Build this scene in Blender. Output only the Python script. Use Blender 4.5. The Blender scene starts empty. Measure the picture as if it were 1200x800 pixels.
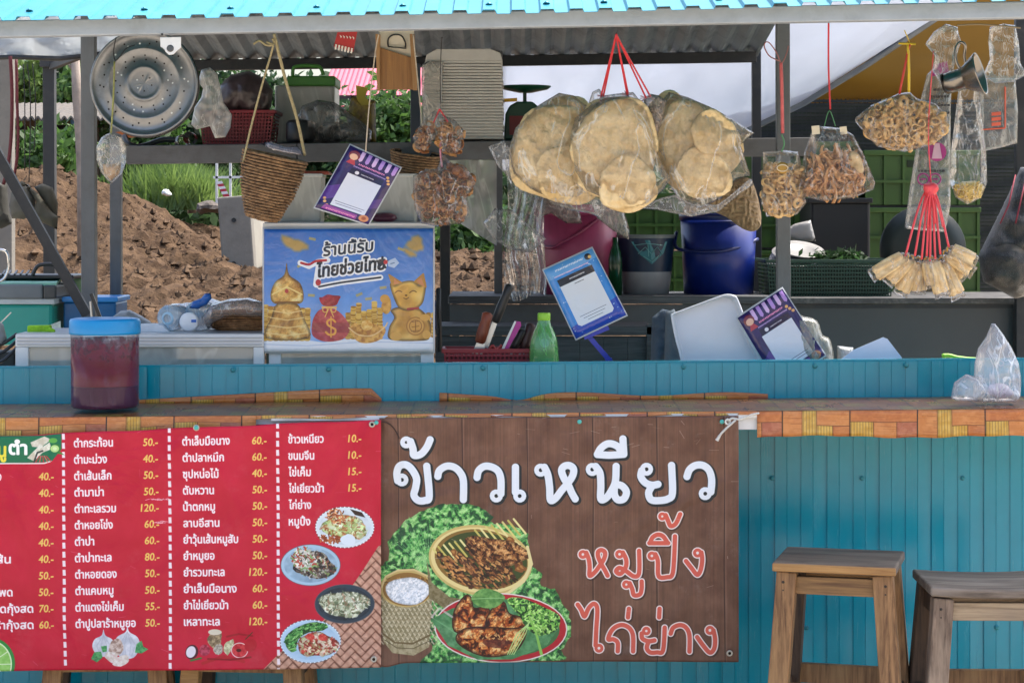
import bpy, bmesh, math, random
import numpy as np
from mathutils import Vector as V, Matrix, noise as mnoise
from mathutils.geometry import delaunay_2d_cdt
R = math.radians
random.seed(7)
rng = np.random.default_rng(7)
sc = bpy.context.scene
COL = sc.collection

# ---------------------------------------------------------------- camera, world, sun, exposure
F, HZ, EYE = 2500.0, 260.0, 1.5        # focal length in photo pixels, horizon row, eye height (m)
cam_d = bpy.data.cameras.new('camera')
cam = bpy.data.objects.new('camera', cam_d); COL.objects.link(cam)
cam.location = (0, 0, EYE); cam.rotation_euler = (R(90), 0, 0)
cam_d.sensor_width = 36; cam_d.lens = 36 * F / 1200
cam_d.shift_y = -(400 - HZ) / 1200
cam_d.clip_start = 0.05; cam_d.clip_end = 600
sc.camera = cam
SUN_EL, SUN_AZ = 61, 58               # azimuth: degrees from +Y (behind the stall) towards +X
w = bpy.data.worlds.new('World'); sc.world = w; w.use_nodes = True
nt = w.node_tree; bg = nt.nodes['Background']
sky = nt.nodes.new('ShaderNodeTexSky'); sky.sky_type = 'NISHITA'; sky.sun_disc = False
sky.sun_elevation = R(SUN_EL); sky.sun_rotation = R(SUN_AZ)
sky.air_density = 1.0; sky.dust_density = 5.0; sky.ozone_density = 1.0
nt.links.new(sky.outputs[0], bg.inputs[0]); bg.inputs[1].default_value = 0.15
sd = bpy.data.lights.new('sun', 'SUN'); sd.energy = 2.0; sd.angle = R(0.6); sd.color = (1, .95, .86)
so = bpy.data.objects.new('sun', sd); COL.objects.link(so)
dirv = V((math.sin(R(SUN_AZ)) * math.cos(R(SUN_EL)), math.cos(R(SUN_AZ)) * math.cos(R(SUN_EL)), math.sin(R(SUN_EL))))
so.rotation_euler = dirv.to_track_quat('Z', 'Y').to_euler(); so.location = dirv * 30
sc.view_settings.view_transform = 'Standard'; sc.view_settings.look = 'None'
sc.view_settings.exposure = 1.58; sc.view_settings.gamma = 1
sc.render.engine = 'CYCLES'
sc.cycles.transparent_max_bounces = 24; sc.cycles.max_bounces = 8; sc.cycles.diffuse_bounces = 4
sc.cycles.use_denoising = True
sc.cycles.sample_clamp_indirect = 6

# ---------------------------------------------------------------- helpers
def P(px, py, Y):                      # a photograph pixel at distance Y becomes a point of the place
    return V(((px - 600) * Y / F, Y, EYE - (py - HZ) * Y / F))
def lin(c):
    if isinstance(c, str):
        c = tuple(int(c[i:i + 2], 16) / 255 for i in (0, 2, 4))
    return tuple(x / 12.92 if x <= .04045 else ((x + .055) / 1.055) ** 2.4 for x in c)

class MB:
    def __init__(s): s.v = []; s.f = []; s.m = []; s.uv = None
    def add(s, vs, fs, mi=0):
        o = len(s.v); s.v += [tuple(p) for p in vs]
        s.f += [tuple(i + o for i in f) for f in fs]; s.m += [mi] * len(fs); return s
    def box(s, c, size, rot=None, mi=0):
        hx, hy, hz = size[0] / 2, size[1] / 2, size[2] / 2
        ps = [V((x * hx, y * hy, z * hz)) for x in (-1, 1) for y in (-1, 1) for z in (-1, 1)]
        if rot is not None: ps = [rot @ p for p in ps]
        c = V(c)
        return s.add([c + p for p in ps], [(0, 1, 3, 2), (4, 6, 7, 5), (0, 4, 5, 1), (2, 3, 7, 6), (0, 2, 6, 4), (1, 5, 7, 3)], mi)
    def bar(s, a, b, w, h, up=(0, 0, 1), mi=0, w2=None, h2=None):
        a, b = V(a), V(b); d = (b - a).normalized(); u = V(up)
        if abs(d.dot(u)) > .95: u = V((0, 1, 0))
        x = d.cross(u).normalized(); y = x.cross(d)
        w2 = w if w2 is None else w2; h2 = h if h2 is None else h2
        ps = [a + x * i * w / 2 + y * j * h / 2 for i, j in ((-1, -1), (1, -1), (1, 1), (-1, 1))]
        ps += [b + x * i * w2 / 2 + y * j * h2 / 2 for i, j in ((-1, -1), (1, -1), (1, 1), (-1, 1))]
        return s.add(ps, [(3, 2, 1, 0), (4, 5, 6, 7), (0, 1, 5, 4), (1, 2, 6, 5), (2, 3, 7, 6), (3, 0, 4, 7)], mi)
    def tube(s, pts, r, n=8, closed=False, mi=0, cap=True):
        pts = [V(p) for p in pts]; k = len(pts); rr = r if isinstance(r, (list, tuple)) else [r] * k
        if len(rr) != k: rr = [rr[min(len(rr) - 1, int(i * len(rr) / k))] for i in range(k)]
        vs = []; prev = None
        for i, p in enumerate(pts):
            a = pts[(i - 1) % k] if (closed or i > 0) else p
            b = pts[(i + 1) % k] if (closed or i < k - 1) else p
            t = (b - a).normalized() if (b - a).length > 1e-9 else V((0, 0, 1))
            if prev is None:
                up = V((0, 1, 0)) if abs(t.y) < .9 else V((1, 0, 0))
                x = t.cross(up).normalized()
            else:
                x = prev - t * prev.dot(t)
                x = x.normalized() if x.length > 1e-6 else t.orthogonal().normalized()
            prev = x; y = t.cross(x)
            vs += [p + (x * math.cos(2 * math.pi * j / n) + y * math.sin(2 * math.pi * j / n)) * rr[i] for j in range(n)]
        fs = []
        for i in range(k if closed else k - 1):
            i2 = (i + 1) % k
            for j in range(n):
                fs.append((i * n + j, i * n + (j + 1) % n, i2 * n + (j + 1) % n, i2 * n + j))
        if not closed and cap:
            fs.append(tuple(range(n))[::-1]); fs.append(tuple((k - 1) * n + j for j in range(n)))
        return s.add(vs, fs, mi)
    def lathe(s, prof, org, n=32, axis=(0, 0, 1), mi=0, warp=None, cap0=False, cap1=False, sx=1, sy=1):
        org = V(org); q = V((0, 0, 1)).rotation_difference(V(axis).normalized())
        vs = []
        for i, (r, z) in enumerate(prof):
            for j in range(n):
                a = 2 * math.pi * j / n
                rr = r + (warp(i, j, a, r, z) if warp else 0)
                vs.append(org + q @ V((rr * math.cos(a) * sx, rr * math.sin(a) * sy, z)))
        fs = []
        for i in range(len(prof) - 1):
            for j in range(n):
                fs.append((i * n + j, i * n + (j + 1) % n, (i + 1) * n + (j + 1) % n, (i + 1) * n + j))
        if cap0: fs.append(tuple(range(n))[::-1])
        if cap1: fs.append(tuple((len(prof) - 1) * n + j for j in range(n)))
        return s.add(vs, fs, mi)
    def grid(s, fn, nu, nv, mi=0, uvfn=None):
        vs = []; fs = []
        for j in range(nv + 1):
            for i in range(nu + 1): vs.append(fn(i / nu, j / nv))
        for j in range(nv):
            for i in range(nu):
                a = j * (nu + 1) + i; fs.append((a, a + 1, a + nu + 2, a + nu + 1))
        if uvfn:
            if s.uv is None: s.uv = {}
            o = len(s.v)
            for j in range(nv + 1):
                for i in range(nu + 1): s.uv[o + j * (nu + 1) + i] = uvfn(i / nu, j / nv)
        return s.add(vs, fs, mi)
    def prism(s, pts, d, mi=0):
        d = V(d); n = len(pts); pts = [V(p) for p in pts]
        return s.add(pts + [p + d for p in pts], [tuple(range(n))[::-1], tuple(range(n, 2 * n))] +
                     [(i, (i + 1) % n, (i + 1) % n + n, i + n) for i in range(n)], mi)

def world_off(p):
    o = V((0, 0, 0))
    while p: o += p.location; p = p.parent
    return o
def obj(name, mb, mat, parent=None, smooth=False, bevel=0, origin=None, fix=True, thick=0, subsurf=0):
    me = bpy.data.meshes.new(name)
    off = world_off(parent) if parent else V((0, 0, 0))
    loc = V((0, 0, 0))
    if origin is not None: loc = V(origin) - off; off = V(origin)
    elif not parent and mb.v:
        xs = np.array(mb.v); c = (xs.min(0) + xs.max(0)) / 2; c[2] = xs[:, 2].min()
        off = V(c); loc = V(c)
    me.from_pydata([(p[0] - off[0], p[1] - off[1], p[2] - off[2]) for p in mb.v], [], mb.f)
    mats = mat if isinstance(mat, (list, tuple)) else [mat]
    for m in mats: me.materials.append(m)
    if len(mats) > 1: me.polygons.foreach_set('material_index', mb.m)
    if mb.uv:
        ul = me.uv_layers.new(name='UVMap')
        for l in me.loops: ul.data[l.index].uv = mb.uv.get(l.vertex_index, (0, 0))
    if fix:
        b = bmesh.new(); b.from_mesh(me); bmesh.ops.recalc_face_normals(b, faces=b.faces); b.to_mesh(me); b.free()
    if smooth: me.shade_smooth() if hasattr(me, 'shade_smooth') else me.polygons.foreach_set('use_smooth', [True] * len(me.polygons))
    o = bpy.data.objects.new(name, me); o.location = loc; COL.objects.link(o)
    if parent: o.parent = parent
    if bevel:
        m = o.modifiers.new('bevel', 'BEVEL'); m.width = bevel; m.segments = 2; m.limit_method = 'ANGLE'; m.harden_normals = False
    if thick:
        m = o.modifiers.new('thick', 'SOLIDIFY'); m.thickness = thick; m.offset = 0
    if subsurf:
        m = o.modifiers.new('sub', 'SUBSURF'); m.levels = subsurf; m.render_levels = subsurf
    return o
def tag(o, label=None, cat=None, group=None, kind=None):
    if label: o['label'] = label
    if cat: o['category'] = cat
    if group: o['group'] = group
    if kind: o['kind'] = kind
    return o
def thing(name, label, cat, loc, group=None):
    o = bpy.data.objects.new(name, None); o.empty_display_size = .05; o.location = V(loc); COL.objects.link(o)
    return tag(o, label, cat, group)
def share(name, me, loc, parent, rot=None, scale=None):     # another object that uses the same mesh data
    o = bpy.data.objects.new(name, me); COL.objects.link(o)
    o.parent = parent; o.location = V(loc) - (world_off(parent) if parent else V((0, 0, 0)))
    if rot is not None: o.rotation_euler = rot
    if scale is not None: o.scale = scale if isinstance(scale, (tuple, list)) else (scale,) * 3
    return o
def mesh_only(name, mb, mat, smooth=False):
    o = obj(name, mb, mat, origin=(0, 0, 0), smooth=smooth); me = o.data; bpy.data.objects.remove(o); return me
def smooth_path(pts, n=6, closed=False):                    # Catmull-Rom
    pts = [V(p) for p in pts]; k = len(pts); out = []
    for i in range(k if closed else k - 1):
        g = (lambda q: pts[q % k]) if closed else (lambda q: pts[max(0, min(k - 1, q))])
        p0, p1, p2, p3 = g(i - 1), g(i), g(i + 1), g(i + 2)
        for t in range(n):
            t /= n
            out.append(.5 * ((2 * p1) + (p2 - p0) * t + (2 * p0 - 5 * p1 + 4 * p2 - p3) * t * t + (3 * p1 - p0 - 3 * p2 + p3) * t ** 3))
    if not closed: out.append(pts[-1])
    return out
def fbm(p, o=4):
    return mnoise.fractal(V(p), 1.0, 2.0, o)
def pillow(mb, outline, Y, depth, step=3.0, amp=.0, freq=.08, seed=0, flat_back=False, power=.5, px=P, mi=0, ycurve=None, pad=0.0):
    """a closed, inflated body whose outline is given in photo pixels at distance Y; wrinkled with noise"""
    ol = [V((a, b)) for a, b in outline]
    # resample the edge
    edge = []
    for i, a in enumerate(ol):
        b = ol[(i + 1) % len(ol)]; n = max(1, int((b - a).length / step))
        edge += [a.lerp(b, t / n) for t in range(n)]
    E = np.array([(p.x, p.y) for p in edge]); n = len(E)
    x0, y0 = E.min(0); x1, y1 = E.max(0)
    gx, gy = np.meshgrid(np.arange(x0 + step / 2, x1, step), np.arange(y0 + step / 2, y1, step)); G = np.stack([gx.ravel(), gy.ravel()], 1)
    A = E; B = np.roll(E, -1, 0)
    ins = np.zeros(len(G), bool)
    for (ax, ay), (bx, by) in zip(A, B):
        c = ((ay > G[:, 1]) != (by > G[:, 1]))
        with np.errstate(divide='ignore', invalid='ignore'):
            ins ^= c & (G[:, 0] < (bx - ax) * (G[:, 1] - ay) / (by - ay + 1e-12) + ax)
    G = G[ins]
    def dist(Q):
        d = np.full(len(Q), 1e9)
        for a, b in zip(A, B):
            ab = b - a; t = np.clip(((Q - a) @ ab) / (ab @ ab + 1e-12), 0, 1)
            d = np.minimum(d, np.hypot(*(Q - a - t[:, None] * ab).T))
        return d
    dG = dist(G); G = G[dG > step * .4]; dG = dG[dG > step * .4]
    G = G + rng.uniform(-.2, .2, G.shape) * step
    pts2 = [V(p) for p in E] + [V(p) for p in G]
    res = delaunay_2d_cdt(pts2, [(i, (i + 1) % n) for i in range(n)], [list(range(n))], 1, 1e-6)
    vs, fs = res[0], res[2]
    vv = np.array([(p.x, p.y) for p in vs])
    d = dist(vv); dm = max(d.max(), 1e-6); t = np.clip(d / dm, 0, 1)
    h = (1 - (1 - t) ** 2) ** power
    front, back = [], []
    cx, cy = vv.mean(0)
    for (x, y), hh, dd in zip(vv, h, d):
        nz = mnoise.fractal(V((x * freq, y * freq, seed * 3.7)), 1, 2, 4) * amp * min(1, dd / (2 * step))
        rz = (1 - abs(mnoise.noise(V((x * freq * 1.3, y * freq * .7, seed + 9.1)))) * 2) * amp * .5 * min(1, dd / (2 * step))
        yo = ycurve(x, y) if ycurve else 0
        yf = Y - depth / 2 * hh - nz - rz + yo
        p = px(x, y, Y); q = V((p.x, yf, p.z)); front.append(q)
        nb = mnoise.noise(V((x * freq, y * freq, seed + 50.0))) * amp * .5 * min(1, dd / (2 * step))
        back.append(V((p.x, Y + (0.15 if flat_back else .5) * depth * hh + nb + yo + (1e-4 if dd < .01 else 0), p.z)))
    m = len(vv); onb = d < 1e-3
    mp = [i if onb[i] else i + m for i in range(m)]
    tris = []
    for f in fs:
        tris.append(tuple(f)); tris.append(tuple(mp[i] for i in reversed(f)))
    used = sorted({i for f in tris for i in f}); re = {u: k for k, u in enumerate(used)}
    allv = front + back
    mb.add([allv[i] for i in used], [tuple(re[i] for i in f) for f in tris], mi)
    return mb
def rot2(pts, cx, cy, a):
    c, s = math.cos(R(a)), math.sin(R(a))
    return [(cx + (x - cx) * c - (y - cy) * s, cy + (x - cx) * s + (y - cy) * c) for x, y in pts]
def blob(cx, cy, rx, ry, n=20, jit=.08, seed=0, rot=0):
    r = random.Random(seed); ph = [r.uniform(0, 6.28) for _ in range(3)]
    out = []
    for i in range(n):
        a = 2 * math.pi * i / n
        k = 1 + jit * (math.sin(2 * a + ph[0]) + .7 * math.sin(3 * a + ph[1]) + .5 * math.sin(5 * a + ph[2]))
        out.append((cx + rx * k * math.cos(a), cy + ry * k * math.sin(a)))
    return rot2(out, cx, cy, rot) if rot else out

# ---------------------------------------------------------------- materials
_mc = {}
def mat(key, color='808080', rough=.6, metal=0, var=.12, vs=12, bump=0, bs=60, alpha=None, dirt=0, dcol='3a332a', ds=5,
        stretch=(1, 1, 1), color2=None, spec=.5, coat=0, trans=0, sub=0, streak=False):
    if key in _mc: return _mc[key]
    m = bpy.data.materials.new(key); m.use_nodes = True; nt = m.node_tree; N = nt.nodes; L = nt.links
    b = N['Principled BSDF']; b.inputs['Roughness'].default_value = rough; b.inputs['Metallic'].default_value = metal
    b.inputs['Specular IOR Level'].default_value = spec
    b.inputs['Coat Weight'].default_value = coat
    b.inputs['Transmission Weight'].default_value = trans
    c = lin(color)
    tc = N.new('ShaderNodeTexCoord'); mp = N.new('ShaderNodeMapping'); mp.inputs['Scale'].default_value = stretch
    L.new(tc.outputs['Object'], mp.inputs[0])
    no = N.new('ShaderNodeTexNoise'); no.inputs['Scale'].default_value = vs; no.inputs['Detail'].default_value = 6; no.inputs['Roughness'].default_value = .62
    L.new(mp.outputs[0], no.inputs['Vector'])
    rp = N.new('ShaderNodeValToRGB'); rp.color_ramp.elements[0].position = .3; rp.color_ramp.elements[1].position = .7
    c2 = lin(color2) if color2 else tuple(min(1, x * (1 + var)) for x in c)
    rp.color_ramp.elements[0].color = (*(x * (1 - var) for x in c), 1); rp.color_ramp.elements[1].color = (*c2, 1)
    L.new(no.outputs[0], rp.inputs[0]); out = rp.outputs[0]
    if dirt:
        n2 = N.new('ShaderNodeTexNoise'); n2.inputs['Scale'].default_value = ds; n2.inputs['Detail'].default_value = 9; n2.inputs['Roughness'].default_value = .7
        if streak:
            mp2 = N.new('ShaderNodeMapping'); mp2.inputs['Scale'].default_value = (6, 6, .5); L.new(tc.outputs['Object'], mp2.inputs[0]); L.new(mp2.outputs[0], n2.inputs['Vector'])
        else: L.new(tc.outputs['Object'], n2.inputs['Vector'])
        r2 = N.new('ShaderNodeMapRange'); r2.inputs[1].default_value = .5; r2.inputs[2].default_value = .72; r2.inputs[4].default_value = dirt
        L.new(n2.outputs[0], r2.inputs[0])
        mx = N.new('ShaderNodeMix'); mx.data_type = 'RGBA'; mx.inputs['B'].default_value = (*lin(dcol), 1)
        L.new(r2.outputs[0], mx.inputs['Factor']); L.new(out, mx.inputs['A']); out = mx.outputs['Result']
        ra = N.new('ShaderNodeMath'); ra.operation = 'MULTIPLY_ADD'; ra.inputs[1].default_value = .45; ra.inputs[2].default_value = rough; ra.use_clamp = True
        L.new(r2.outputs[0], ra.inputs[0]); L.new(ra.outputs[0], b.inputs['Roughness'])
    L.new(out, b.inputs['Base Color'])
    if bump:
        n3 = N.new('ShaderNodeTexNoise'); n3.inputs['Scale'].default_value = bs; n3.inputs['Detail'].default_value = 5
        L.new(mp.outputs[0], n3.inputs['Vector'])
        bp = N.new('ShaderNodeBump'); bp.inputs['Strength'].default_value = min(1, bump); bp.inputs['Distance'].default_value = .004 * max(1, bump)
        L.new(n3.outputs[0], bp.inputs['Height']); L.new(bp.outputs[0], b.inputs['Normal'])
    if sub:
        b.inputs['Subsurface Weight'].default_value = sub; b.inputs['Subsurface Radius'].default_value = (.01, .008, .006)
    if alpha is not None: b.inputs['Alpha'].default_value = alpha
    _mc[key] = m; return m
def film(key, tint='e8ecef', clear=.75, rough=.15, ws=30, wk=.5, bump=.6, gl_=.55):
    """thin clear plastic: mostly see-through, milky where it creases, glossy"""
    if key in _mc: return _mc[key]
    m = bpy.data.materials.new(key); m.use_nodes = True; nt = m.node_tree; N = nt.nodes; L = nt.links
    N.remove(N['Principled BSDF']); out = N['Material Output']
    tr = N.new('ShaderNodeBsdfTransparent'); tr.inputs[0].default_value = (.97, .97, .97, 1)
    df = N.new('ShaderNodeBsdfPrincipled'); df.inputs['Base Color'].default_value = (*lin(tint), 1); df.inputs['Roughness'].default_value = rough
    df.inputs['Specular IOR Level'].default_value = .8
    tc = N.new('ShaderNodeTexCoord'); mp = N.new('ShaderNodeMapping'); mp.inputs['Scale'].default_value = (1, .5, .45)
    L.new(tc.outputs['Object'], mp.inputs[0])
    no = N.new('ShaderNodeTexNoise'); no.inputs['Scale'].default_value = ws * .9; no.inputs['Detail'].default_value = 3; no.inputs['Distortion'].default_value = 1.2
    L.new(mp.outputs[0], no.inputs['Vector'])
    a1 = N.new('ShaderNodeMath'); a1.operation = 'SUBTRACT'; a1.inputs[1].default_value = .5; L.new(no.outputs[0], a1.inputs[0])
    a2 = N.new('ShaderNodeMath'); a2.operation = 'ABSOLUTE'; L.new(a1.outputs[0], a2.inputs[0])
    mr = N.new('ShaderNodeMapRange'); mr.inputs[1].default_value = .022; mr.inputs[2].default_value = .0; mr.inputs[3].default_value = 1 - clear; mr.inputs[4].default_value = min(1, 1 - clear + wk)
    L.new(a2.outputs[0], mr.inputs[0])
    lw = N.new('ShaderNodeLayerWeight'); lw.inputs[0].default_value = .35
    mm = N.new('ShaderNodeMath'); mm.operation = 'MULTIPLY_ADD'; mm.inputs[1].default_value = .16; mm.use_clamp = True
    L.new(lw.outputs['Facing'], mm.inputs[0]); L.new(mr.outputs[0], mm.inputs[2])
    bp = N.new('ShaderNodeBump'); bp.inputs['Strength'].default_value = bump * .7; bp.inputs['Distance'].default_value = .005
    L.new(no.outputs[0], bp.inputs['Height']); L.new(bp.outputs[0], df.inputs['Normal'])
    gl = N.new('ShaderNodeBsdfGlossy'); gl.inputs['Roughness'].default_value = rough; L.new(bp.outputs[0], gl.inputs['Normal'])
    fr = N.new('ShaderNodeFresnel'); fr.inputs[0].default_value = 1.5; L.new(bp.outputs[0], fr.inputs['Normal'])
    mx = N.new('ShaderNodeMixShader'); L.new(mm.outputs[0], mx.inputs[0]); L.new(tr.outputs[0], mx.inputs[1]); L.new(df.outputs[0], mx.inputs[2])
    fm = N.new('ShaderNodeMath'); fm.operation = 'MULTIPLY'; fm.inputs[1].default_value = gl_; L.new(fr.outputs[0], fm.inputs[0])
    mx2 = N.new('ShaderNodeMixShader'); L.new(fm.outputs[0], mx2.inputs[0]); L.new(mx.outputs[0], mx2.inputs[1]); L.new(gl.outputs[0], mx2.inputs[2])
    L.new(mx2.outputs[0], out.inputs[0]); _mc[key] = m; return m
def wood(key, c1, c2, axis='z', rough=.65, scale=1.0, worn=None, wornamt=.5):
    if key in _mc: return _mc[key]
    m = bpy.data.materials.new(key); m.use_nodes = True; nt = m.node_tree; N = nt.nodes; L = nt.links; b = N['Principled BSDF']
    b.inputs['Roughness'].default_value = rough
    tc = N.new('ShaderNodeTexCoord'); mp = N.new('ShaderNodeMapping')
    s = [70 * scale] * 3; s['xyz'.index(axis)] = 3.2 * scale; mp.inputs['Scale'].default_value = s
    L.new(tc.outputs['Object'], mp.inputs[0])
    no = N.new('ShaderNodeTexNoise'); no.inputs['Scale'].default_value = 1.6; no.inputs['Detail'].default_value = 9; no.inputs['Roughness'].default_value = .68; no.inputs['Distortion'].default_value = .5
    L.new(mp.outputs[0], no.inputs['Vector'])
    rp = N.new('ShaderNodeValToRGB'); e = rp.color_ramp.elements; e[0].position = .34; e[1].position = .66
    e[0].color = (*lin(c1), 1); e[1].color = (*lin(c2), 1); L.new(no.outputs[0], rp.inputs[0]); out = rp.outputs[0]
    n4 = N.new('ShaderNodeTexNoise'); n4.inputs['Scale'].default_value = 9 * scale; n4.inputs['Detail'].default_value = 7
    mp4 = N.new('ShaderNodeMapping'); s4 = [2.0] * 3; s4['xyz'.index(axis)] = .5; mp4.inputs['Scale'].default_value = s4
    L.new(tc.outputs['Object'], mp4.inputs[0]); L.new(mp4.outputs[0], n4.inputs['Vector'])
    mx = N.new('ShaderNodeMix'); mx.data_type = 'RGBA'; mx.inputs['B'].default_value = (*lin(worn or c1), 1)
    mr = N.new('ShaderNodeMapRange'); mr.inputs[1].default_value = .46; mr.inputs[2].default_value = .66; mr.inputs[4].default_value = wornamt
    L.new(n4.outputs[0], mr.inputs[0]); L.new(mr.outputs[0], mx.inputs['Factor']); L.new(out, mx.inputs['A']); L.new(mx.outputs['Result'], b.inputs['Base Color'])
    bp = N.new('ShaderNodeBump'); bp.inputs['Strength'].default_value = .5; bp.inputs['Distance'].default_value = .002
    L.new(no.outputs[0], bp.inputs['Height']); L.new(bp.outputs[0], b.inputs['Normal'])
    _mc[key] = m; return m

# ---------------------------------------------------------------- flat print, drawn by code
def vnoise(h, w, cell, seed=0, octs=3):
    r = np.random.default_rng(seed); out = np.zeros((h, w)); amp = 1; tot = 0
    for o in range(octs):
        c = max(1.5, cell / 2 ** o); gh, gw = int(h / c) + 3, int(w / c) + 3
        g = r.random((gh, gw)); y = np.arange(h) / c; x = np.arange(w) / c
        yi = y.astype(int); xi = x.astype(int); fy = (y - yi); fx = (x - xi)
        fy = (fy * fy * (3 - 2 * fy))[:, None]; fx = (fx * fx * (3 - 2 * fx))[None]
        a = g[np.ix_(yi, xi)]; b = g[np.ix_(yi, xi + 1)]; cc = g[np.ix_(yi + 1, xi)]; d = g[np.ix_(yi + 1, xi + 1)]
        out += amp * ((a * (1 - fx) + b * fx) * (1 - fy) + (cc * (1 - fx) + d * fx) * fy); tot += amp; amp *= .55
    return out / tot
def hexc(c):
    return np.array([int(c[i:i + 2], 16) / 255 for i in (0, 2, 4)]) if isinstance(c, str) else np.array(c, float)
_tc = {}
def text_tris(s, font=None):
    if s in _tc: return _tc[s]
    c = bpy.data.curves.new('lettering', 'FONT'); c.body = s; c.size = 1; c.resolution_u = 3
    o = bpy.data.objects.new('lettering', c); COL.objects.link(o); bpy.context.view_layer.update()
    ev = o.evaluated_get(bpy.context.evaluated_depsgraph_get()); me = ev.to_mesh(); me.calc_loop_triangles()
    co = np.array([v.co[:2] for v in me.vertices]); tri = np.array([t.vertices[:] for t in me.loop_triangles])
    out = co[tri] if len(tri) else np.zeros((0, 3, 2))
    ev.to_mesh_clear(); bpy.data.objects.remove(o); bpy.data.curves.remove(c)
    _tc[s] = out; return out
class Can:
    def __init__(s, x0, y0, x1, y1, k, bg='ffffff'):
        s.x0, s.y0, s.x1, s.y1, s.k = x0, y0, x1, y1, k
        s.w, s.h = int((x1 - x0) * k), int((y1 - y0) * k)
        s.a = np.zeros((s.h, s.w, 3), np.float32); s.a[:] = hexc(bg)
    def _win(s, xs, ys, pad):
        k = s.k
        ix0 = max(0, int((min(xs) - s.x0 - pad) * k) - 1); ix1 = min(s.w, int((max(xs) - s.x0 + pad) * k) + 2)
        iy0 = max(0, int((min(ys) - s.y0 - pad) * k) - 1); iy1 = min(s.h, int((max(ys) - s.y0 + pad) * k) + 2)
        if ix1 <= ix0 or iy1 <= iy0: return None
        X, Y = np.meshgrid((np.arange(ix0, ix1) + .5) / k + s.x0, (np.arange(iy0, iy1) + .5) / k + s.y0)
        return ix0, iy0, ix1, iy1, X, Y
    def put(s, W, mask, col, alpha=1):
        ix0, iy0, ix1, iy1 = W[:4]; m = (mask * alpha)[..., None]
        s.a[iy0:iy1, ix0:ix1] = s.a[iy0:iy1, ix0:ix1] * (1 - m) + (hexc(col) if not isinstance(col, np.ndarray) or col.ndim == 1 else col) * m
    def sdf(s, pts, X, Y, closed=True):
        pts = np.array(pts, float); A = pts; B = np.roll(pts, -1, 0)
        if not closed: A, B = A[:-1], B[:-1]
        d = np.full(X.shape, 1e9); ins = np.zeros(X.shape, bool)
        for (ax, ay), (bx, by) in zip(A, B):
            dx, dy = bx - ax, by - ay; t = np.clip(((X - ax) * dx + (Y - ay) * dy) / (dx * dx + dy * dy + 1e-12), 0, 1)
            d = np.minimum(d, (X - ax - t * dx) ** 2 + (Y - ay - t * dy) ** 2)
            if closed and ay != by: ins ^= ((ay > Y) != (by > Y)) & (X < dx * (Y - ay) / dy + ax)
        d = np.sqrt(d)
        return np.where(ins, -d, d)
    def poly(s, pts, col, grow=0, alpha=1, soft=None, tex=None, seed=0):
        W = s._win([p[0] for p in pts], [p[1] for p in pts], grow + 1 + (soft or 0))
        if W is None: return
        d = s.sdf(pts, W[4], W[5]) - grow; sf = soft or 1 / s.k
        m = np.clip(.5 - d / sf, 0, 1)
        if tex:                                   # tex = (colour2, cell, contrast)
            n = np.clip((vnoise(*m.shape, tex[1] * s.k, seed) - .5) * tex[2] + .5, 0, 1)[..., None]
            col = hexc(col) * (1 - n) + hexc(tex[0]) * n
        s.put(W, m, col, alpha)
    def ell(s, cx, cy, rx, ry, col, rot=0, **kw):
        n = 40; pts = [(cx + rx * math.cos(2 * math.pi * i / n), cy + ry * math.sin(2 * math.pi * i / n)) for i in range(n)]
        s.poly(rot2(pts, cx, cy, rot) if rot else pts, col, **kw)
    def stroke(s, pts, wd, col, alpha=1, closed=False, soft=None, square=False):
        W = s._win([p[0] for p in pts], [p[1] for p in pts], wd + (soft or 0))
        if W is None: return
        d = np.abs(s.sdf(pts, W[4], W[5], False)) if not closed else np.abs(s.sdf(list(pts) + [pts[0]], W[4], W[5], False))
        s.put(W, np.clip(.5 + (wd / 2 - d) / (soft or 1 / s.k), 0, 1), col, alpha)
    def rect(s, x0, y0, x1, y1, col, **kw): s.poly([(x0, y0), (x1, y0), (x1, y1), (x0, y1)], col, **kw)
    def text(s, st, x, y, size, col, bold=.0, width=None, rot=0, shear=0, outline=None, ow=0, alpha=1, xs=1.0, align='l'):
        """baseline at (x, y), size = font size in photo pixels"""
        t = text_tris(st)
        if not len(t): return
        t = t.copy(); x0, x1 = t[..., 0].min(), t[..., 0].max()
        t[..., 0] -= x0
        sx = size * xs
        if width: sx = width / (x1 - x0)
        t[..., 0] += t[..., 1] * shear
        q = np.stack([t[..., 0] * sx, -t[..., 1] * size], -1)
        if align == 'r': q[..., 0] -= (x1 - x0) * sx
        if align == 'c': q[..., 0] -= (x1 - x0) * sx / 2
        if rot:
            c_, s_ = math.cos(R(rot)), math.sin(R(rot)); q = np.stack([q[..., 0] * c_ - q[..., 1] * s_, q[..., 0] * s_ + q[..., 1] * c_], -1)
        q += np.array([x, y]); ss = 3; k = s.k * ss
        pad = ow + bold + 2
        W = s._win(q[..., 0].ravel(), q[..., 1].ravel(), pad)
        if W is None: return
        ix0, iy0, ix1, iy1 = W[:4]; H, Wd = (iy1 - iy0) * ss, (ix1 - ix0) * ss
        M = np.zeros((H, Wd), bool)
        qp = (q - np.array([s.x0 + ix0 / s.k, s.y0 + iy0 / s.k])) * k
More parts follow.
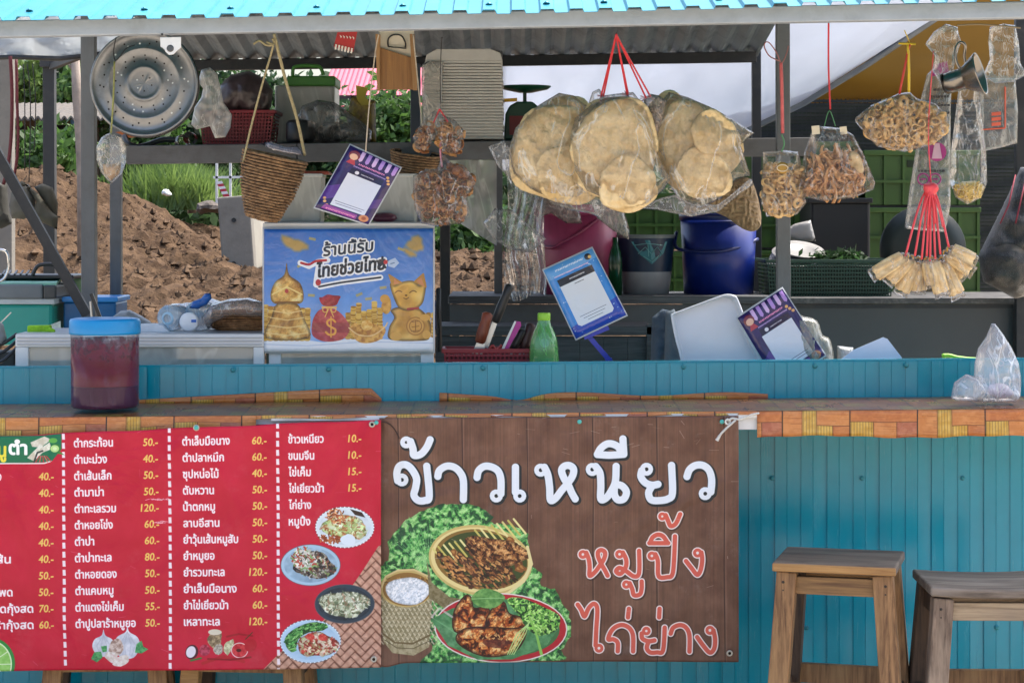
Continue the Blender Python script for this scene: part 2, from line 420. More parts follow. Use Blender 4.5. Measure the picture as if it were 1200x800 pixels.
        for a, b, c in qp:
            bx0 = max(0, int(min(a[0], b[0], c[0]))); bx1 = min(Wd, int(max(a[0], b[0], c[0])) + 2)
            by0 = max(0, int(min(a[1], b[1], c[1]))); by1 = min(H, int(max(a[1], b[1], c[1])) + 2)
            if bx1 <= bx0 or by1 <= by0: continue
            X = np.arange(bx0, bx1)[None] + .5; Y = np.arange(by0, by1)[:, None] + .5
            e1 = (b[0] - a[0]) * (Y - a[1]) - (b[1] - a[1]) * (X - a[0]); e2 = (c[0] - b[0]) * (Y - b[1]) - (c[1] - b[1]) * (X - b[0]); e3 = (a[0] - c[0]) * (Y - c[1]) - (a[1] - c[1]) * (X - c[0])
            M[by0:by1, bx0:bx1] |= ((e1 >= -.3) & (e2 >= -.3) & (e3 >= -.3)) | ((e1 <= .3) & (e2 <= .3) & (e3 <= .3))
        def dil(M, r):
            n = max(0, int(round(r * k)))
            if n == 0: return M
            o = M.copy()
            for dy in range(-n, n + 1):
                wx = int(math.sqrt(n * n - dy * dy))
                for dx in {-wx, -wx // 2, 0, wx // 2, wx}:
                    o |= np.roll(np.roll(M, dy, 0), dx, 1)
            return o
        def down(M): return M.reshape(iy1 - iy0, ss, ix1 - ix0, ss).mean((1, 3))
        M = dil(M, bold)
        if outline: s.put(W, down(dil(M, ow)), outline, alpha)
        s.put(W, down(M), col, alpha)
    def scatter(s, pts, cols, n, ln, wd, seed=0, ang=None, curve=.3, alpha=1, blobs=False, grow=-1):
        """many little strokes or spots of the given colours inside a closed outline"""
        r = random.Random(seed); xs = [p[0] for p in pts]; ys = [p[1] for p in pts]; P_ = np.array(pts, float)
        k = 0; tries = 0
        while k < n and tries < n * 8:
            tries += 1; x, y = r.uniform(min(xs), max(xs)), r.uniform(min(ys), max(ys))
            if s.sdf(P_, np.array([[x]]), np.array([[y]]))[0, 0] > grow: continue
            k += 1; c = hexc(r.choice(cols)) * r.uniform(.85, 1.12); c = np.clip(c, 0, 1)
            if blobs:
                q = blob(x, y, r.uniform(.5, 1) * ln, r.uniform(.5, 1) * wd, 7, .15, r.randrange(999), r.uniform(0, 180)); s.poly(q, c, alpha=alpha)
            else:
                a = r.uniform(0, 2 * math.pi) if ang is None else R(ang) + r.gauss(0, .25); l = ln * r.uniform(.5, 1)
                dx, dy = math.cos(a) * l / 2, math.sin(a) * l / 2; cx, cy = -dy * curve * r.uniform(-1, 1), dx * curve * r.uniform(-1, 1)
                s.stroke([(x - dx, y - dy), (x + cx, y + cy), (x + dx, y + dy)], wd * r.uniform(.7, 1.2), c, alpha=alpha)
    def food(s, pts, stops, cell, con=2.2, seed=0, rim=.35, lit=.25, ang=None, alpha=1, octs=5):
        """a closed outline filled with a mottled photographic mix of the given colours"""
        W = s._win([p[0] for p in pts], [p[1] for p in pts], 1)
        if W is None: return
        d = s.sdf(pts, W[4], W[5]); m = np.clip(.5 - d * s.k, 0, 1); h, w = d.shape
        wx = vnoise(h, w, cell * s.k * 2, seed + 50, 2); n = vnoise(h, w, cell * s.k, seed, octs)
        sh = (wx * cell * s.k * 1.5).astype(int); yy, xx = np.mgrid[0:h, 0:w]; n = n[np.clip(yy + sh - int(cell * s.k * .7), 0, h - 1), np.clip(xx + sh[::-1] - int(cell * s.k * .7), 0, w - 1)]
        n = (n - n[m > .5].mean()) / (n[m > .5].std() + 1e-6) if (m > .5).any() else n
        t = np.clip(.5 + n * .22 * con, 0, .9999) * (len(stops) - 1); i = t.astype(int); f = (t - i)[..., None]
        C_ = np.array([hexc(c) for c in stops]); i2 = np.minimum(i + 1, len(stops) - 1); col = C_[i] * (1 - f) + C_[i2] * f
        gy, gx = np.gradient(vnoise(h, w, cell * s.k * .8, seed, octs)); g = (gx + gy); g = g / (np.abs(g).max() + 1e-6)
        col = col * (1 + lit * 2 * g[..., None])
        e = np.clip(-d / min(3.5, max(1.5, cell)), 0, 1)[..., None]; col = col * (1 - rim * (1 - e))
        s.put(W, m, np.clip(col, 0, 1), alpha)
    def image(s, name):
        im = bpy.data.images.new(name, s.w, s.h); buf = np.ones((s.h, s.w, 4), np.float32)
        buf[..., :3] = np.clip(s.a[::-1], 0, 1); im.pixels.foreach_set(buf.ravel()); im.update(); im.pack(); return im
    def uv(s, x, y): return ((x - s.x0) / (s.x1 - s.x0), 1 - (y - s.y0) / (s.y1 - s.y0))
def print_mat(key, im, rough=.35, wear_sheen=.1, ws=25, bump=.15, bscale=6, repeat=False, spec=.5, alb=.88, glossn=.15, wcol=(.55, .5, .46), wlo=.56):
    m = bpy.data.materials.new(key); m.use_nodes = True; nt = m.node_tree; N = nt.nodes; L = nt.links; b = N['Principled BSDF']
    t = N.new('ShaderNodeTexImage'); t.image = im; t.interpolation = 'Cubic'; t.extension = 'REPEAT' if repeat else 'EXTEND'
    hs = N.new('ShaderNodeHueSaturation'); hs.inputs['Value'].default_value = alb; L.new(t.outputs[0], hs.inputs['Color'])
    tc = N.new('ShaderNodeTexCoord'); no = N.new('ShaderNodeTexNoise'); no.inputs['Scale'].default_value = ws; no.inputs['Detail'].default_value = 8; no.inputs['Roughness'].default_value = .75
    L.new(tc.outputs['Object'], no.inputs['Vector'])
    mr = N.new('ShaderNodeMapRange'); mr.inputs[1].default_value = wlo; mr.inputs[2].default_value = .8; mr.inputs[4].default_value = wear_sheen; L.new(no.outputs[0], mr.inputs[0])
    mx = N.new('ShaderNodeMix'); mx.data_type = 'RGBA'; mx.inputs['B'].default_value = (*wcol, 1)
    L.new(mr.outputs[0], mx.inputs['Factor']); L.new(hs.outputs[0], mx.inputs['A']); L.new(mx.outputs['Result'], b.inputs['Base Color'])
    b.inputs['Roughness'].default_value = rough; b.inputs['Specular IOR Level'].default_value = spec
    r2 = N.new('ShaderNodeMath'); r2.operation = 'MULTIPLY_ADD'; r2.inputs[1].default_value = glossn * 2; r2.inputs[2].default_value = rough - glossn; L.new(no.outputs[0], r2.inputs[0]); L.new(r2.outputs[0], b.inputs['Roughness'])
    n2 = N.new('ShaderNodeTexNoise'); n2.inputs['Scale'].default_value = bscale; n2.inputs['Detail'].default_value = 4; n2.inputs['Distortion'].default_value = 1; L.new(tc.outputs['Object'], n2.inputs['Vector'])
    bp = N.new('ShaderNodeBump'); bp.inputs['Strength'].default_value = bump; bp.inputs['Distance'].default_value = .03; L.new(n2.outputs[0], bp.inputs['Height']); L.new(bp.outputs[0], b.inputs['Normal'])
    return m
def catmull2(pts, n=5, closed=False):
    return [(p.x, p.y) for p in smooth_path([V((a, b, 0)) for a, b in pts], n, closed)]

# ================================================================ THE PLACE
# ---------------------------------------------------------------- ground, dirt, terrain
M_GROUND = mat('packed_earth', 'b3a795', rough=.95, var=.25, vs=1.5, bump=1, bs=12, dirt=.5, dcol='7d6f5f', ds=2)
M_DIRT = mat('loose_dirt', '3f3026', rough=1, var=.4, vs=6, bump=3, bs=50, dirt=.6, dcol='2c2018', ds=9, color2='675340', spec=.1)
mb = MB()
mb.grid(lambda u, v: V((-150 + 300 * u, -60 + 360 * v, 0)), 30, 36)
tag(obj('ground', mb, M_GROUND, fix=False), kind='structure')
def terrain(x, y):
    def sm(a, b, t): t = max(0, min(1, (t - a) / (b - a))); return t * t * (3 - 2 * t)
    base = .93 * sm(8.8, 12.2, y) + .32 * sm(13, 18, y)
    edge = -2.55 + .5 * mnoise.noise(V((y * .4, 3, 1)))
    left = 1 - sm(-4.4, -2.1, x + .15 * mnoise.noise(V((y, x, 0))))
    ridge = sm(14.8, 18.4, y) * (1 - .7 * sm(19.5, 24, y))
    m = 1.02 * left * ridge * (.92 + .10 * mnoise.noise(V((x * .9, 2, 0))))
    m += .1 * math.exp(-((x + 3.9) ** 2) / .5) * ridge
    z = base * .93 + m * .72
    p = V((x, y, 0))
    z += .085 * mnoise.fractal(p * 1.6, .9, 2.1, 4) * sm(9, 12, y)
    z += .05 * (1 - abs(mnoise.noise(p * 4.1)) * 2) * sm(9.5, 12, y) + .05 * mnoise.noise(p * 9) * sm(9.5, 11, y) + .03 * mnoise.noise(p * 23)
    return z - .1 * (1 - sm(8.8, 9.8, y))
mb = MB()
NX, NY = 330, 300
def tf(u, v):
    x = -9 + 15 * u; y = 8.9 + 19 * v ** 1.15
    return V((x, y, terrain(x, y)))
mb.grid(tf, NX, NY)
tag(obj('dirt_mound', mb, M_DIRT, fix=False, smooth=False), kind='structure')
# clods lying on the slope: loose lumps nobody could count
mb = MB(); r = random.Random(3)
for _ in range(9000):
    x = r.uniform(-6.5, .3); y = r.uniform(10.5, 19.5); s = .010 + .04 * r.random() ** 5
    c = V((x, y, terrain(x, y) + s * .25)); vs = []
    for q in ((1, 0, 0), (-1, 0, 0), (0, 1, 0), (0, -1, 0), (0, 0, 1), (0, 0, -.6)):
        vs.append(c + V(q) * s * r.uniform(.5, 1.3) + V((r.uniform(-.3, .3), r.uniform(-.3, .3), 0)) * s)
    mb.add(vs, [(0, 2, 4), (2, 1, 4), (1, 3, 4), (3, 0, 4), (2, 0, 5), (1, 2, 5), (3, 1, 5), (0, 3, 5)])
tag(obj('dirt_clods', mb, mat('clod', '44362b', rough=1, var=.4, vs=9, bump=1, bs=30, color2='6d5a48', spec=.1), fix=False), 'loose clods and rubble strewn over the dirt', kind='stuff')

# ---------------------------------------------------------------- vegetation
def leaf_mat(key, c1, c2):
    if key in _mc: return _mc[key]
    m = bpy.data.materials.new(key); m.use_nodes = True; nt = m.node_tree; N = nt.nodes; L = nt.links; b = N['Principled BSDF']
    tc = N.new('ShaderNodeTexCoord'); no = N.new('ShaderNodeTexNoise'); no.inputs['Scale'].default_value = 2.4; no.inputs['Detail'].default_value = 8; no.inputs['Roughness'].default_value = .8
    L.new(tc.outputs['Object'], no.inputs['Vector']); rp = N.new('ShaderNodeValToRGB'); e = rp.color_ramp.elements
    e[0].position = .35; e[1].position = .66; e[0].color = (*lin(c1), 1); e[1].color = (*lin(c2), 1)
    L.new(no.outputs[0], rp.inputs[0]); L.new(rp.outputs[0], b.inputs['Base Color']); b.inputs['Roughness'].default_value = .55
    tr = N.new('ShaderNodeBsdfTranslucent'); L.new(rp.outputs[0], tr.inputs[0]); mx = N.new('ShaderNodeMixShader'); mx.inputs[0].default_value = .4
    L.new(b.outputs[0], mx.inputs[1]); L.new(tr.outputs[0], mx.inputs[2]); L.new(mx.outputs[0], N['Material Output'].inputs[0])
    _mc[key] = m; return m
G1 = leaf_mat('leaf_mid', '26441c', '5f8240'); G2 = leaf_mat('leaf_dark', '182e16', '426338'); G3 = leaf_mat('leaf_bright', '34521f', '7d9650')
def leaves(mb, c, rad, n, size, seed, clumps=14):
    r = np.random.default_rng(seed); c = np.array(c); rad = np.array(rad)
    cc = r.normal(size=(clumps, 3)); cc /= np.linalg.norm(cc, axis=1)[:, None]; cc *= (r.random((clumps, 1)) ** .45) * .78
    k = r.integers(0, clumps, n); p = cc[k] + r.normal(size=(n, 3)) * (.15 + .1 * r.random((clumps, 1))[k])
    p = c + p * rad
    a = r.normal(size=(n, 3)); a /= np.linalg.norm(a, axis=1)[:, None]; b = np.cross(a, r.normal(size=(n, 3))); b /= np.linalg.norm(b, axis=1)[:, None]
    s = size * (.5 + r.random((n, 1)))
    q = np.stack([p - a * s, p + b * s * .45, p + a * s, p - b * s * .45], 1).reshape(-1, 3)
    o = len(mb.v); mb.v += [tuple(x) for x in q]; mb.f += [(o + 4 * i, o + 4 * i + 1, o + 4 * i + 2, o + 4 * i + 3) for i in range(n)]; mb.m += [0] * n
BARK = mat('bark', '5b4a3a', rough=.95, var=.3, vs=14, bump=1, bs=40, stretch=(3, 3, .5))
def tree(name, label, cat, px, pyb, pyt, Y, wpx, m, n, leaf, seed, group=None, trunk=True, zb=None):
    base = P(px, pyb, Y); 
    if zb is not None: base.z = zb
    top = P(px, pyt, Y).z; h = top - base.z; wd = wpx * Y / F
    t = thing(name, label, cat, base, group); r = random.Random(seed)
    mt = MB(); k = 5 if trunk else 3
    tw = .035 * h if trunk else .012
    if trunk:
        mt.tube(smooth_path([base, base + V((.05 * h * r.uniform(-1, 1), 0, h * .35)), base + V((.08 * h * r.uniform(-1, 1), 0, h * .7))], 4), [tw * (1 - .06 * i) for i in range(9)], 7)
    for i in range(k):
        a = r.uniform(0, 6.28); s = base + V((0, 0, h * (r.uniform(.3, .5) if trunk else .02)))
        e = base + V((math.cos(a) * wd * .35, math.sin(a) * wd * .3, h * r.uniform(.6, .85)))
        mt.tube(smooth_path([s, (s + e) / 2 + V((0, 0, .06 * h)), e], 3), [tw * .6, tw * .5, tw * .42, tw * .35, tw * .28, tw * .2, tw * .12], 5)
    obj('trunk' if trunk else 'stem', mt, BARK, t, smooth=True)
    mc = MB(); zc = base.z + h * (.68 if trunk else .52)
    leaves(mc, (base.x, base.y, zc), (wd * .62, wd * .5, h * (.42 if trunk else .6)), n, leaf, seed, 20)
    obj('crown' if trunk else 'foliage', mc, m, t, fix=False)
    return t
GR = 'trees and bushes beyond the dirt mound'
tree('tree', 'thin pale tree standing against the sky at the far left', 'tree', 32, 215, 62, 30, 60, G3, 900, .09, 11, GR)
tree('tree', 'sparse bare-branched tree beside the wooden pole at the far left', 'tree', 84, 215, 60, 31, 52, G1, 700, .08, 12, GR)
tree('bush', 'dense green bush below the old corrugated shed roof', 'bush', 30, 215, 158, 23, 90, G1, 5200, .06, 13, GR, False)
tree('bush', 'green bush between the dark post and the grey front post, above the dirt', 'bush', 80, 222, 160, 23.5, 60, G1, 3400, .06, 14, GR, False)
tree('bush', 'tall bush right behind the dirt mound crest', 'bush', 168, 235, 118, 25, 95, G1, 6500, .06, 15, GR, False)
tree('tree', 'dark leafy tree behind the bright grass clump', 'tree', 225, 250, 95, 28, 120, G2, 7000, .07, 16, GR)
tree('tree', 'dark tree seen behind the steel barrier rails', 'tree', 300, 250, 95, 30, 110, G2, 6500, .07, 17, GR)
tree('tree', 'mid green tree in front of the pink roofed house', 'tree', 452, 300, 120, 27, 105, G1, 8000, .06, 18, GR)
tree('tree', 'green tree under the left end of the pink roof', 'tree', 372, 300, 130, 28, 100, G2, 6000, .06, 19, GR)
tree('bush', 'bright leafy bush behind the black rear post beside the hanging pork rinds', 'bush', 556, 328, 255, 19.5, 100, G1, 8500, .05, 20, GR, False)
tree('bush', 'low leafy bush right of the blue poster in the gap', 'bush', 518, 325, 272, 20.5, 50, G1, 3500, .05, 21, GR, False)
tree('tree', 'large tree far behind the red basket on the upper shelf', 'tree', 140, 260, 30, 38, 150, G2, 5200, .1, 22, GR)
mb = MB(); leaves(mb, (-8, 52, 2.8), (22, 5, 2.6), 26000, .17, 5, 60)
tag(obj('distant_wood', mb, G2, fix=False), 'far-off wood reading as one green mass', kind='stuff')
mb = MB(); r = random.Random(9)
for _ in range(3000):
    b0 = P(r.gauss(212, 26), 246, r.uniform(20.3, 22.5)); h = r.uniform(.18, .55) * (1 - min(.7, abs(b0.x + 3.5) * .35)); a = r.uniform(0, 6.28); l = r.uniform(.05, .3)
    tip = b0 + V((math.cos(a) * l, math.sin(a) * l, h)); mid = b0.lerp(tip, .5) + V((0, 0, h * .12)); wv = V((.008, 0, 0))
    mb.add([b0 - wv, b0 + wv, mid + wv, mid - wv, tip], [(0, 1, 2, 3), (3, 2, 4)])
tag(obj('tall_grass', mb, G3, fix=False), 'bright tall grass growing behind the mound', kind='stuff')

# ---------------------------------------------------------------- far buildings and yard things
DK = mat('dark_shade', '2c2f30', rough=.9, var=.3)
PINKR = mat('pink_roof', 'b04a5e', rough=.6, var=.1, vs=5, dirt=.25, dcol='9c5260')
t = thing('house', 'low house with a bright pink metal roof seen through the shelf', 'house', P(430, 175, 36))
mb = MB(); a, b = P(384, 78, 36), P(402, 80, 36)
mb.grid(lambda u, v: V((P(372 + 130 * u, 0, 36).x, 36 + 3.2 * v, P(0, 126, 36).z + .95 * v + .012 * math.sin(u * 140))), 120, 2)
mb.prism([P(384, 126, 35.9) + V((0, 0, -.0)), P(502, 126, 35.9), P(502, 131, 35.9), P(384, 131, 35.9)], V((0, .06, 0)))
obj('roof', mb, PINKR, t, thick=.03)
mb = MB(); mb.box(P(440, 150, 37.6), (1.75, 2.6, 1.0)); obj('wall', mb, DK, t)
mb = MB(); mb.box(P(425, 150, 36.25), (.35, .05, .5)); mb.box(P(465, 150, 36.25), (.35, .05, .5)); obj('window', mb, mat('window_dark', '4b5a66', rough=.2), t)
M_OLD = mat('old_corrugated', '5c5854', rough=.9, var=.25, vs=3, dirt=.6, dcol='5c5148', ds=3)
t = thing('shed', 'old open shed with a weathered grey corrugated roof at the far left', 'shed', P(60, 215, 25))
mb = MB()
mb.grid(lambda u, v: V((P(-60 + 205 * u, 0, 25).x, 24.5 + 2.6 * v, P(0, 139, 24.5).z + .3 * v + .02 * math.sin(u * 170))), 260, 2)
obj('roof', mb, M_OLD, t, thick=.02)
for q in (-40, 36, 112):
    mb = MB(); mb.bar(V((P(q, 0, 25).x, 25, .9)), P(q, 141, 25), .1, .1); obj('post', mb, BARK, t)
mb = MB()
for yy, hh in ((148, 5), (158, 4)): mb.bar(P(-60, yy + 3, 25.6), P(146, yy, 25.6), .06, hh * .01)
obj('rail', mb, DK, t)
mb = MB(); mb.box(P(96, 146, 27), (.28, .02, .11)); tag(obj('blue_sheet', mb, mat('far_blue', '5c8fc4')), 'small blue sheet hanging under the old shed roof', 'sheet')
t = thing('wooden_pole', 'rough leaning tree-trunk pole just left of the grey front post', 'pole', P(92, 200, 15))
mb = MB(); mb.tube([P(88, 62, 15), P(90, 110, 15), P(94, 160, 15), P(97, 215, 15), P(98, 300, 15)], [.03, .034, .036, .04, .045], 8)
obj('trunk', mb, mat('pale_bark', '8d8177', rough=.95, var=.25, vs=12, bump=1, bs=30), t, smooth=True)
mb = MB(); mb.tube([P(90, 90, 15), P(80, 74, 15), P(74, 60, 15)], [.012, .009, .006], 5); mb.tube([P(93, 125, 15), P(103, 108, 15), P(108, 84, 15)], [.012, .009, .005], 5)
obj('branch', mb, mat('pale_bark'), t, smooth=True)
CONC = mat('concrete', '78746c', rough=.95, var=.14, vs=6, bump=.6, bs=40, dirt=.35, dcol='57524b', ds=5)
t = thing('concrete_post', 'pale concrete pillar standing in the far left edge', 'pillar', P(6, 320, 12.5))
mb = MB(); mb.box((P(7, 0, 12.5).x, 12.5, 1.2), (.09, .09, 2.6)); obj('pillar', mb, CONC, t, bevel=.006)
t = thing('concrete_block', 'weathered concrete block standing on end in the dirt, two holes in its face', 'concrete block', P(282, 315, 16.6))
mb = MB(); mb.box((P(0, 0, 16.6).x * 0 + P(277, 0, 16.6).x, 16.75, 1.36), (.25, .3, .68), Matrix.Rotation(R(-4), 3, 'Y')); obj('body', mb, CONC, t, bevel=.012)
mb = MB(); mb.prism([P(293, 236, 16.7), P(304, 240, 16.9), P(309, 312, 16.9), P(298, 316, 16.7)], V((.05, .5, 0))); obj('sunlit_side', mb, mat('concrete_sunlit', '959186', rough=.95, var=.1, vs=6), t, bevel=.008)  # right side made paler in its colour, as the sun strikes it
for yy in (258, 309):
    mb = MB(); mb.lathe([(0, 0), (.014, 0), (.018, .004), (.017, -.03)], P(274, yy, 16.592), 12, (0, -1, 0)); obj('hole', mb, DK, t)
t = thing('barrier', 'white steel barrier rails with red and white tape behind the concrete block', 'barrier', P(262, 240, 20))
mb = MB(); WST = mat('white_steel', 'd0d2cf', rough=.5)
for q in (254, 270, 312): mb.bar(P(q, 190, 20), P(q, 246, 20), .022, .022)
mb.bar(P(250, 208, 20), P(330, 207, 20), .022, .022)
obj('rail', mb, WST, t)
mb = MB(); a = MB()
for i in range(8):
    p0, p1 = V((253 + 1.5 * i, 213 + 3.0 * i)), V((253 + 1.5 * (i + 1), 213 + 3.0 * (i + 1)))
    (mb if i % 2 else a).prism([P(p0.x, p0.y, 19.95), P(p1.x, p1.y, 19.95), P(p1.x + 7, p1.y - 1, 19.95), P(p0.x + 7, p0.y - 1, 19.95)], V((0, .004, 0)))
obj('tape', mb, mat('tape_red', 'a8283a'), t); obj('tape', a, mat('tape_white', 'd8d8d8'), t)
t = thing('rubble_heap', 'dark grey rubble stone beside the concrete block', 'rubble', P(246, 246, 18.4))
mb = MB(); pillow(mb, blob(246, 243, 15, 9, 14, .2, 4), 18.4, .2, 4, .03, .2); obj('stone', mb, mat('dark_stone', '57504a', rough=1, var=.3, vs=20, bump=1), t)
tag(obj('white_sack', pillow(MB(), blob(195, 226, 6, 4, 12, .15, 2), 18.6, .08, 2, .01, .3), mat('white_cloth', 'd8dcdc')), 'small white scrap lying on the mound crest', 'scrap')

# ---------------------------------------------------------------- the stall
STALL = thing('food_stall', 'open-fronted street food stall clad in teal metal with a teal ribbed roof', 'food stall', (0, 6.2, 0))
TEAL = mat('teal_paint', '028ca2', rough=.2, var=.13, vs=4, dirt=.3, dcol='3c8c98', ds=6, stretch=(1, 1, .7), streak=True, bump=.18, bs=5)
TEALR = mat('teal_roof', '1c8399', rough=.38, var=.1, vs=7, dirt=.35, dcol='5fb4c4', ds=7, streak=False)
GALV = mat('galvanised', 'a2abb4', rough=.5, var=.1, vs=10, dirt=.35, dcol='7d8486', ds=9, metal=.15, bump=.2, bs=90)
GREY = mat('grey_steel', '626669', rough=.55, var=.12, vs=14, dirt=.45, dcol='55524e', ds=12, stretch=(1, 1, .3), bump=.3, bs=60)
DARK = mat('dark_steel', '1b1f24', rough=.5, var=.15, vs=14, dirt=.4, dcol='57524c', ds=10)
MESHD = mat('rear_sheet', '74808a', rough=.45, var=.2, vs=6, metal=.5, dirt=.4, dcol='3b3a38', ds=5)
# front roof: ribbed sheets rising from the eave to the ridge
def eave_py(px): return float(np.interp(px, [-100, 0, 300, 600, 820, 950, 1073, 1178, 1900], [26.2, 25, 21.5, 17, 12, 8.4, 5.4, 3, -14])) + .2
per = 34 * 5.28 / F
def prof(x, d=.009):
    t = (x / per) % 1
    return d if t < .42 else (d * (1 - (t - .42) / .06) if t < .48 else (0 if t < .94 else d * (t - .94) / .06))
X0, X1 = P(-60, 0, 5.28).x, P(1890, 0, 5.28).x  # unseen right end lengthened to block sun from counter and stool
def roof_pt(x, v):
    px = x / 5.28 * F + 600; z0 = P(0, eave_py(px), 5.28).z
    return V((x, 5.26 + 1.04 * v, z0 + .27 * v))
ns = 6; xs_all = np.linspace(X0, X1, ns + 1)
for i in range(ns):
    a, b = math.floor(xs_all[i] / per) * per, math.floor(xs_all[i + 1] / per) * per + per * .4
    xs = sorted({a, b} | {k * per + t * per for k in range(int(a / per) - 1, int(b / per) + 2) for t in (.0, .42, .48, .94) if a < k * per + t * per < b})
    mb = MB(); n = len(xs) - 1
    mb.grid(lambda u, v: roof_pt(xs[int(round(u * n))], v) + V((0, 0, prof(xs[int(round(u * n))] + 1e-6) + .0016 * (i % 2))), n, 5)
    obj('roof_sheet', mb, TEALR, STALL, thick=.0012, fix=False)
scr = MB().lathe([(0, .004), (.0035, .004), (.0045, .002), (.007, .001), (.007, 0), (0, -.001)], (0, 0, 0), 8)
SCREW = mesh_only('screw', scr, mat('screw_teal', '2b7f8c', rough=.4, metal=.4))
for px in (48, 184, 285, 385, 488, 590, 655, 725, 860, 960, 1060, 1160):
    x = P(px, 0, 5.28).x; x = math.floor(x / per) * per + .2 * per
    p = roof_pt(x, .07); share('roof_screw', SCREW, p + V((0, 0, .011)), STALL, (R(-14), 0, 0), 1.3)
# rear roof sheet: seen from below
mb = MB(); xs = [P(196, 0, 7.6).x + .035 * k for k in range(61)]
def rr(u, v):
    i = int(round(u * (len(xs) - 1))); x = xs[i]; px = x / 7.6 * F + 600
    z1 = P(0, 71 - 9 * (px - 200) / 680, 7.6).z; y = 6.32 + 1.4 * v
    return V((x, y, z1 + .19 * (7.6 - y) / 1.28 + (.016 if i % 2 else 0)))
xs2 = []
for x in xs: xs2 += [x, x + .012]
xs = xs2
def rr(u, v):
    i = int(round(u * (len(xs) - 1))); x = xs[i]; px = x / 7.6 * F + 600
    z1 = P(0, 70 - 9 * (px - 200) / 680, 7.6).z; y = 6.32 + 1.36 * v
    return V((x, y, z1 + .17 * (7.6 - y) / 1.28 + (.018 if (i // 2) % 2 else 0)))
mb.grid(rr, len(xs) - 1, 4); obj('rear_roof_sheet', mb, MESHD, STALL, thick=.0012, fix=False)
mb = MB(); mb.bar(P(190, 77.5, 7.6), P(886, 67, 7.6), .03, .038); obj('rear_beam', mb, DARK, STALL, bevel=.002)
mb = MB(); mb.bar(P(-80, 36.3, 5.34), P(1880, -.4, 5.34), .042, .0415); obj('eave_beam', mb, GALV, STALL, bevel=.003)
mb = MB(); mb.bar(V((P(-300, 0, 6.3).x, 6.3, 2.25)), V((P(1500, 0, 6.3).x, 6.3, 2.30)), .04, .04); obj('ridge_beam', mb, GREY, STALL)
def post(p0, p1, w, m, name='post'):
    mb = MB(); mb.bar(p0, p1, w, w, up=(0, 1, 0)); return obj(name, mb, m, STALL, bevel=.002)
def foot(px, Y, px2=None): q = P(px2 or px, 0, Y); q.z = 0; return q
post(foot(106, 6.47), P(104, 10, 6.47), .042, GREY)
post(foot(919, 6.47), P(917, -5, 6.47), .04, GREY)
post(foot(137, 7.0), P(136, 60, 7.0), .036, GREY)
post(foot(60, 7.8), P(58, 60, 7.8), .042, DARK)
post(foot(523, 7.9), P(521, 60, 7.6), .036, DARK)
post(foot(584, 7.25), P(584, 60, 7.25), .028, GREY)
post(foot(487, 7.42), P(487, 75, 7.42), .034, mat('slate_steel', '4c5560', rough=.5, var=.1))
post(foot(888, 7.7), P(886, 25, 7.7), .032, DARK)
post(foot(1196, 6.9), P(1196, 5, 6.9), .035, DARK)
mb = MB(); mb.bar(P(61, 78, 7.75), P(103, 62, 7.3), .022, .022); mb.bar(P(48, 74, 7.78), P(70, 74, 7.78), .05, .03); obj('brace', mb, DARK, STALL)
# upper shelf
SH = mat('shelf_grey', '626264', rough=.7, var=.15, vs=20, dirt=.5, dcol='55504a', ds=16, stretch=(.3, 1, 1), bump=.3, bs=60)
mb = MB(); mb.bar(P(149, 182, 6.6), P(348, 179.5, 6.6), .03, .056); obj('shelf_rail', mb, SH, STALL, bevel=.002)
mb = MB(); mb.bar(P(349, 179.4, 6.6), P(955, 172, 6.6), .03, .056); obj('shelf_rail', mb, SH, STALL, bevel=.002)
for i in range(4):
    mb = MB(); y = 6.69 + .125 * i
    a, b = P(149, 172, 6.6), P(955, 162.5, 6.6); mb.bar(V((a.x, y, a.z)), V((b.x, y, b.z)), .118, .01); obj('shelf_board', mb, SH, STALL)
# parapet and front wall of teal ribbed sheet
per2 = 30.6 * 5.95 / F
def wall_y(x, Yb):
    t = (x / per2) % 1; t2 = (x / per2 * .5) % 1
    g = 0
    if t < .07: g = .0045 if (math.floor(x / per2) % 2 == 0) else .0026
    if .5 < t < .53: g = .0012
    return Yb + g
def wall_sheet(name, pa, pb, zt, zb, Yb, mi, overlap):
    xs = set([pa, pb])
    for k in range(int(pa / per2) - 1, int(pb / per2) + 2):
        for t in (0, .008, .062, .07, .495, .505, .525, .535): 
            x = (k + t) * per2
            if pa < x < pb: xs.add(x)
    xs = sorted(xs); n = len(xs) - 1; mb = MB()
    def fn(u, v):
        x = xs[int(round(u * n))]; z = zt(x) * (1 - v) + zb(x) * v
        return V((x, wall_y(x + 1e-7, Yb) - overlap + .0022 * mnoise.noise(V((x * 2.2, z * 2.5, 4))), z))
    mb.grid(fn, n, 12); obj(name, mb, TEAL, STALL, thick=.0012, fix=False, smooth=False)
ztop = lambda x: P(0, 431.5 - 9.5 * (x / 5.95 * F + 600) / 1200, 5.95).z
xa = [P(q, 0, 5.95).x for q in (-90, 185, 296, 515, 770, 868, 1290)]
cuts = [P(q, 0, 5.95).x for q in (-90, 296, 770, 1290)]
for i in range(3):
    wall_sheet('wall_sheet', cuts[i], cuts[i + 1] + .02, ztop, lambda x: .0, 5.95, 0, .0026 * i)
mb = MB(); mb.bar(P(-90, 431, 5.965) + V((0, .012, -.001)), P(1290, 420, 5.965) + V((0, .012, -.001)), .03, .008); obj('wall_cap', mb, TEAL, STALL)
for q in (905, 1010, 1128): share('wall_screw', SCREW, P(q, 560, 5.942), STALL, (R(90), 0, 0), 1.0); share('wall_screw', SCREW, P(q + 40, 735, 5.942), STALL, (R(90), 0, 0), 1.0)
for q in (385, 566, 801, 955, 1062, 1168, 273): share('wall_screw', SCREW, P(q, 435 - 8 * q / 1200, 5.942), STALL, (R(90), 0, 0), 1.1)
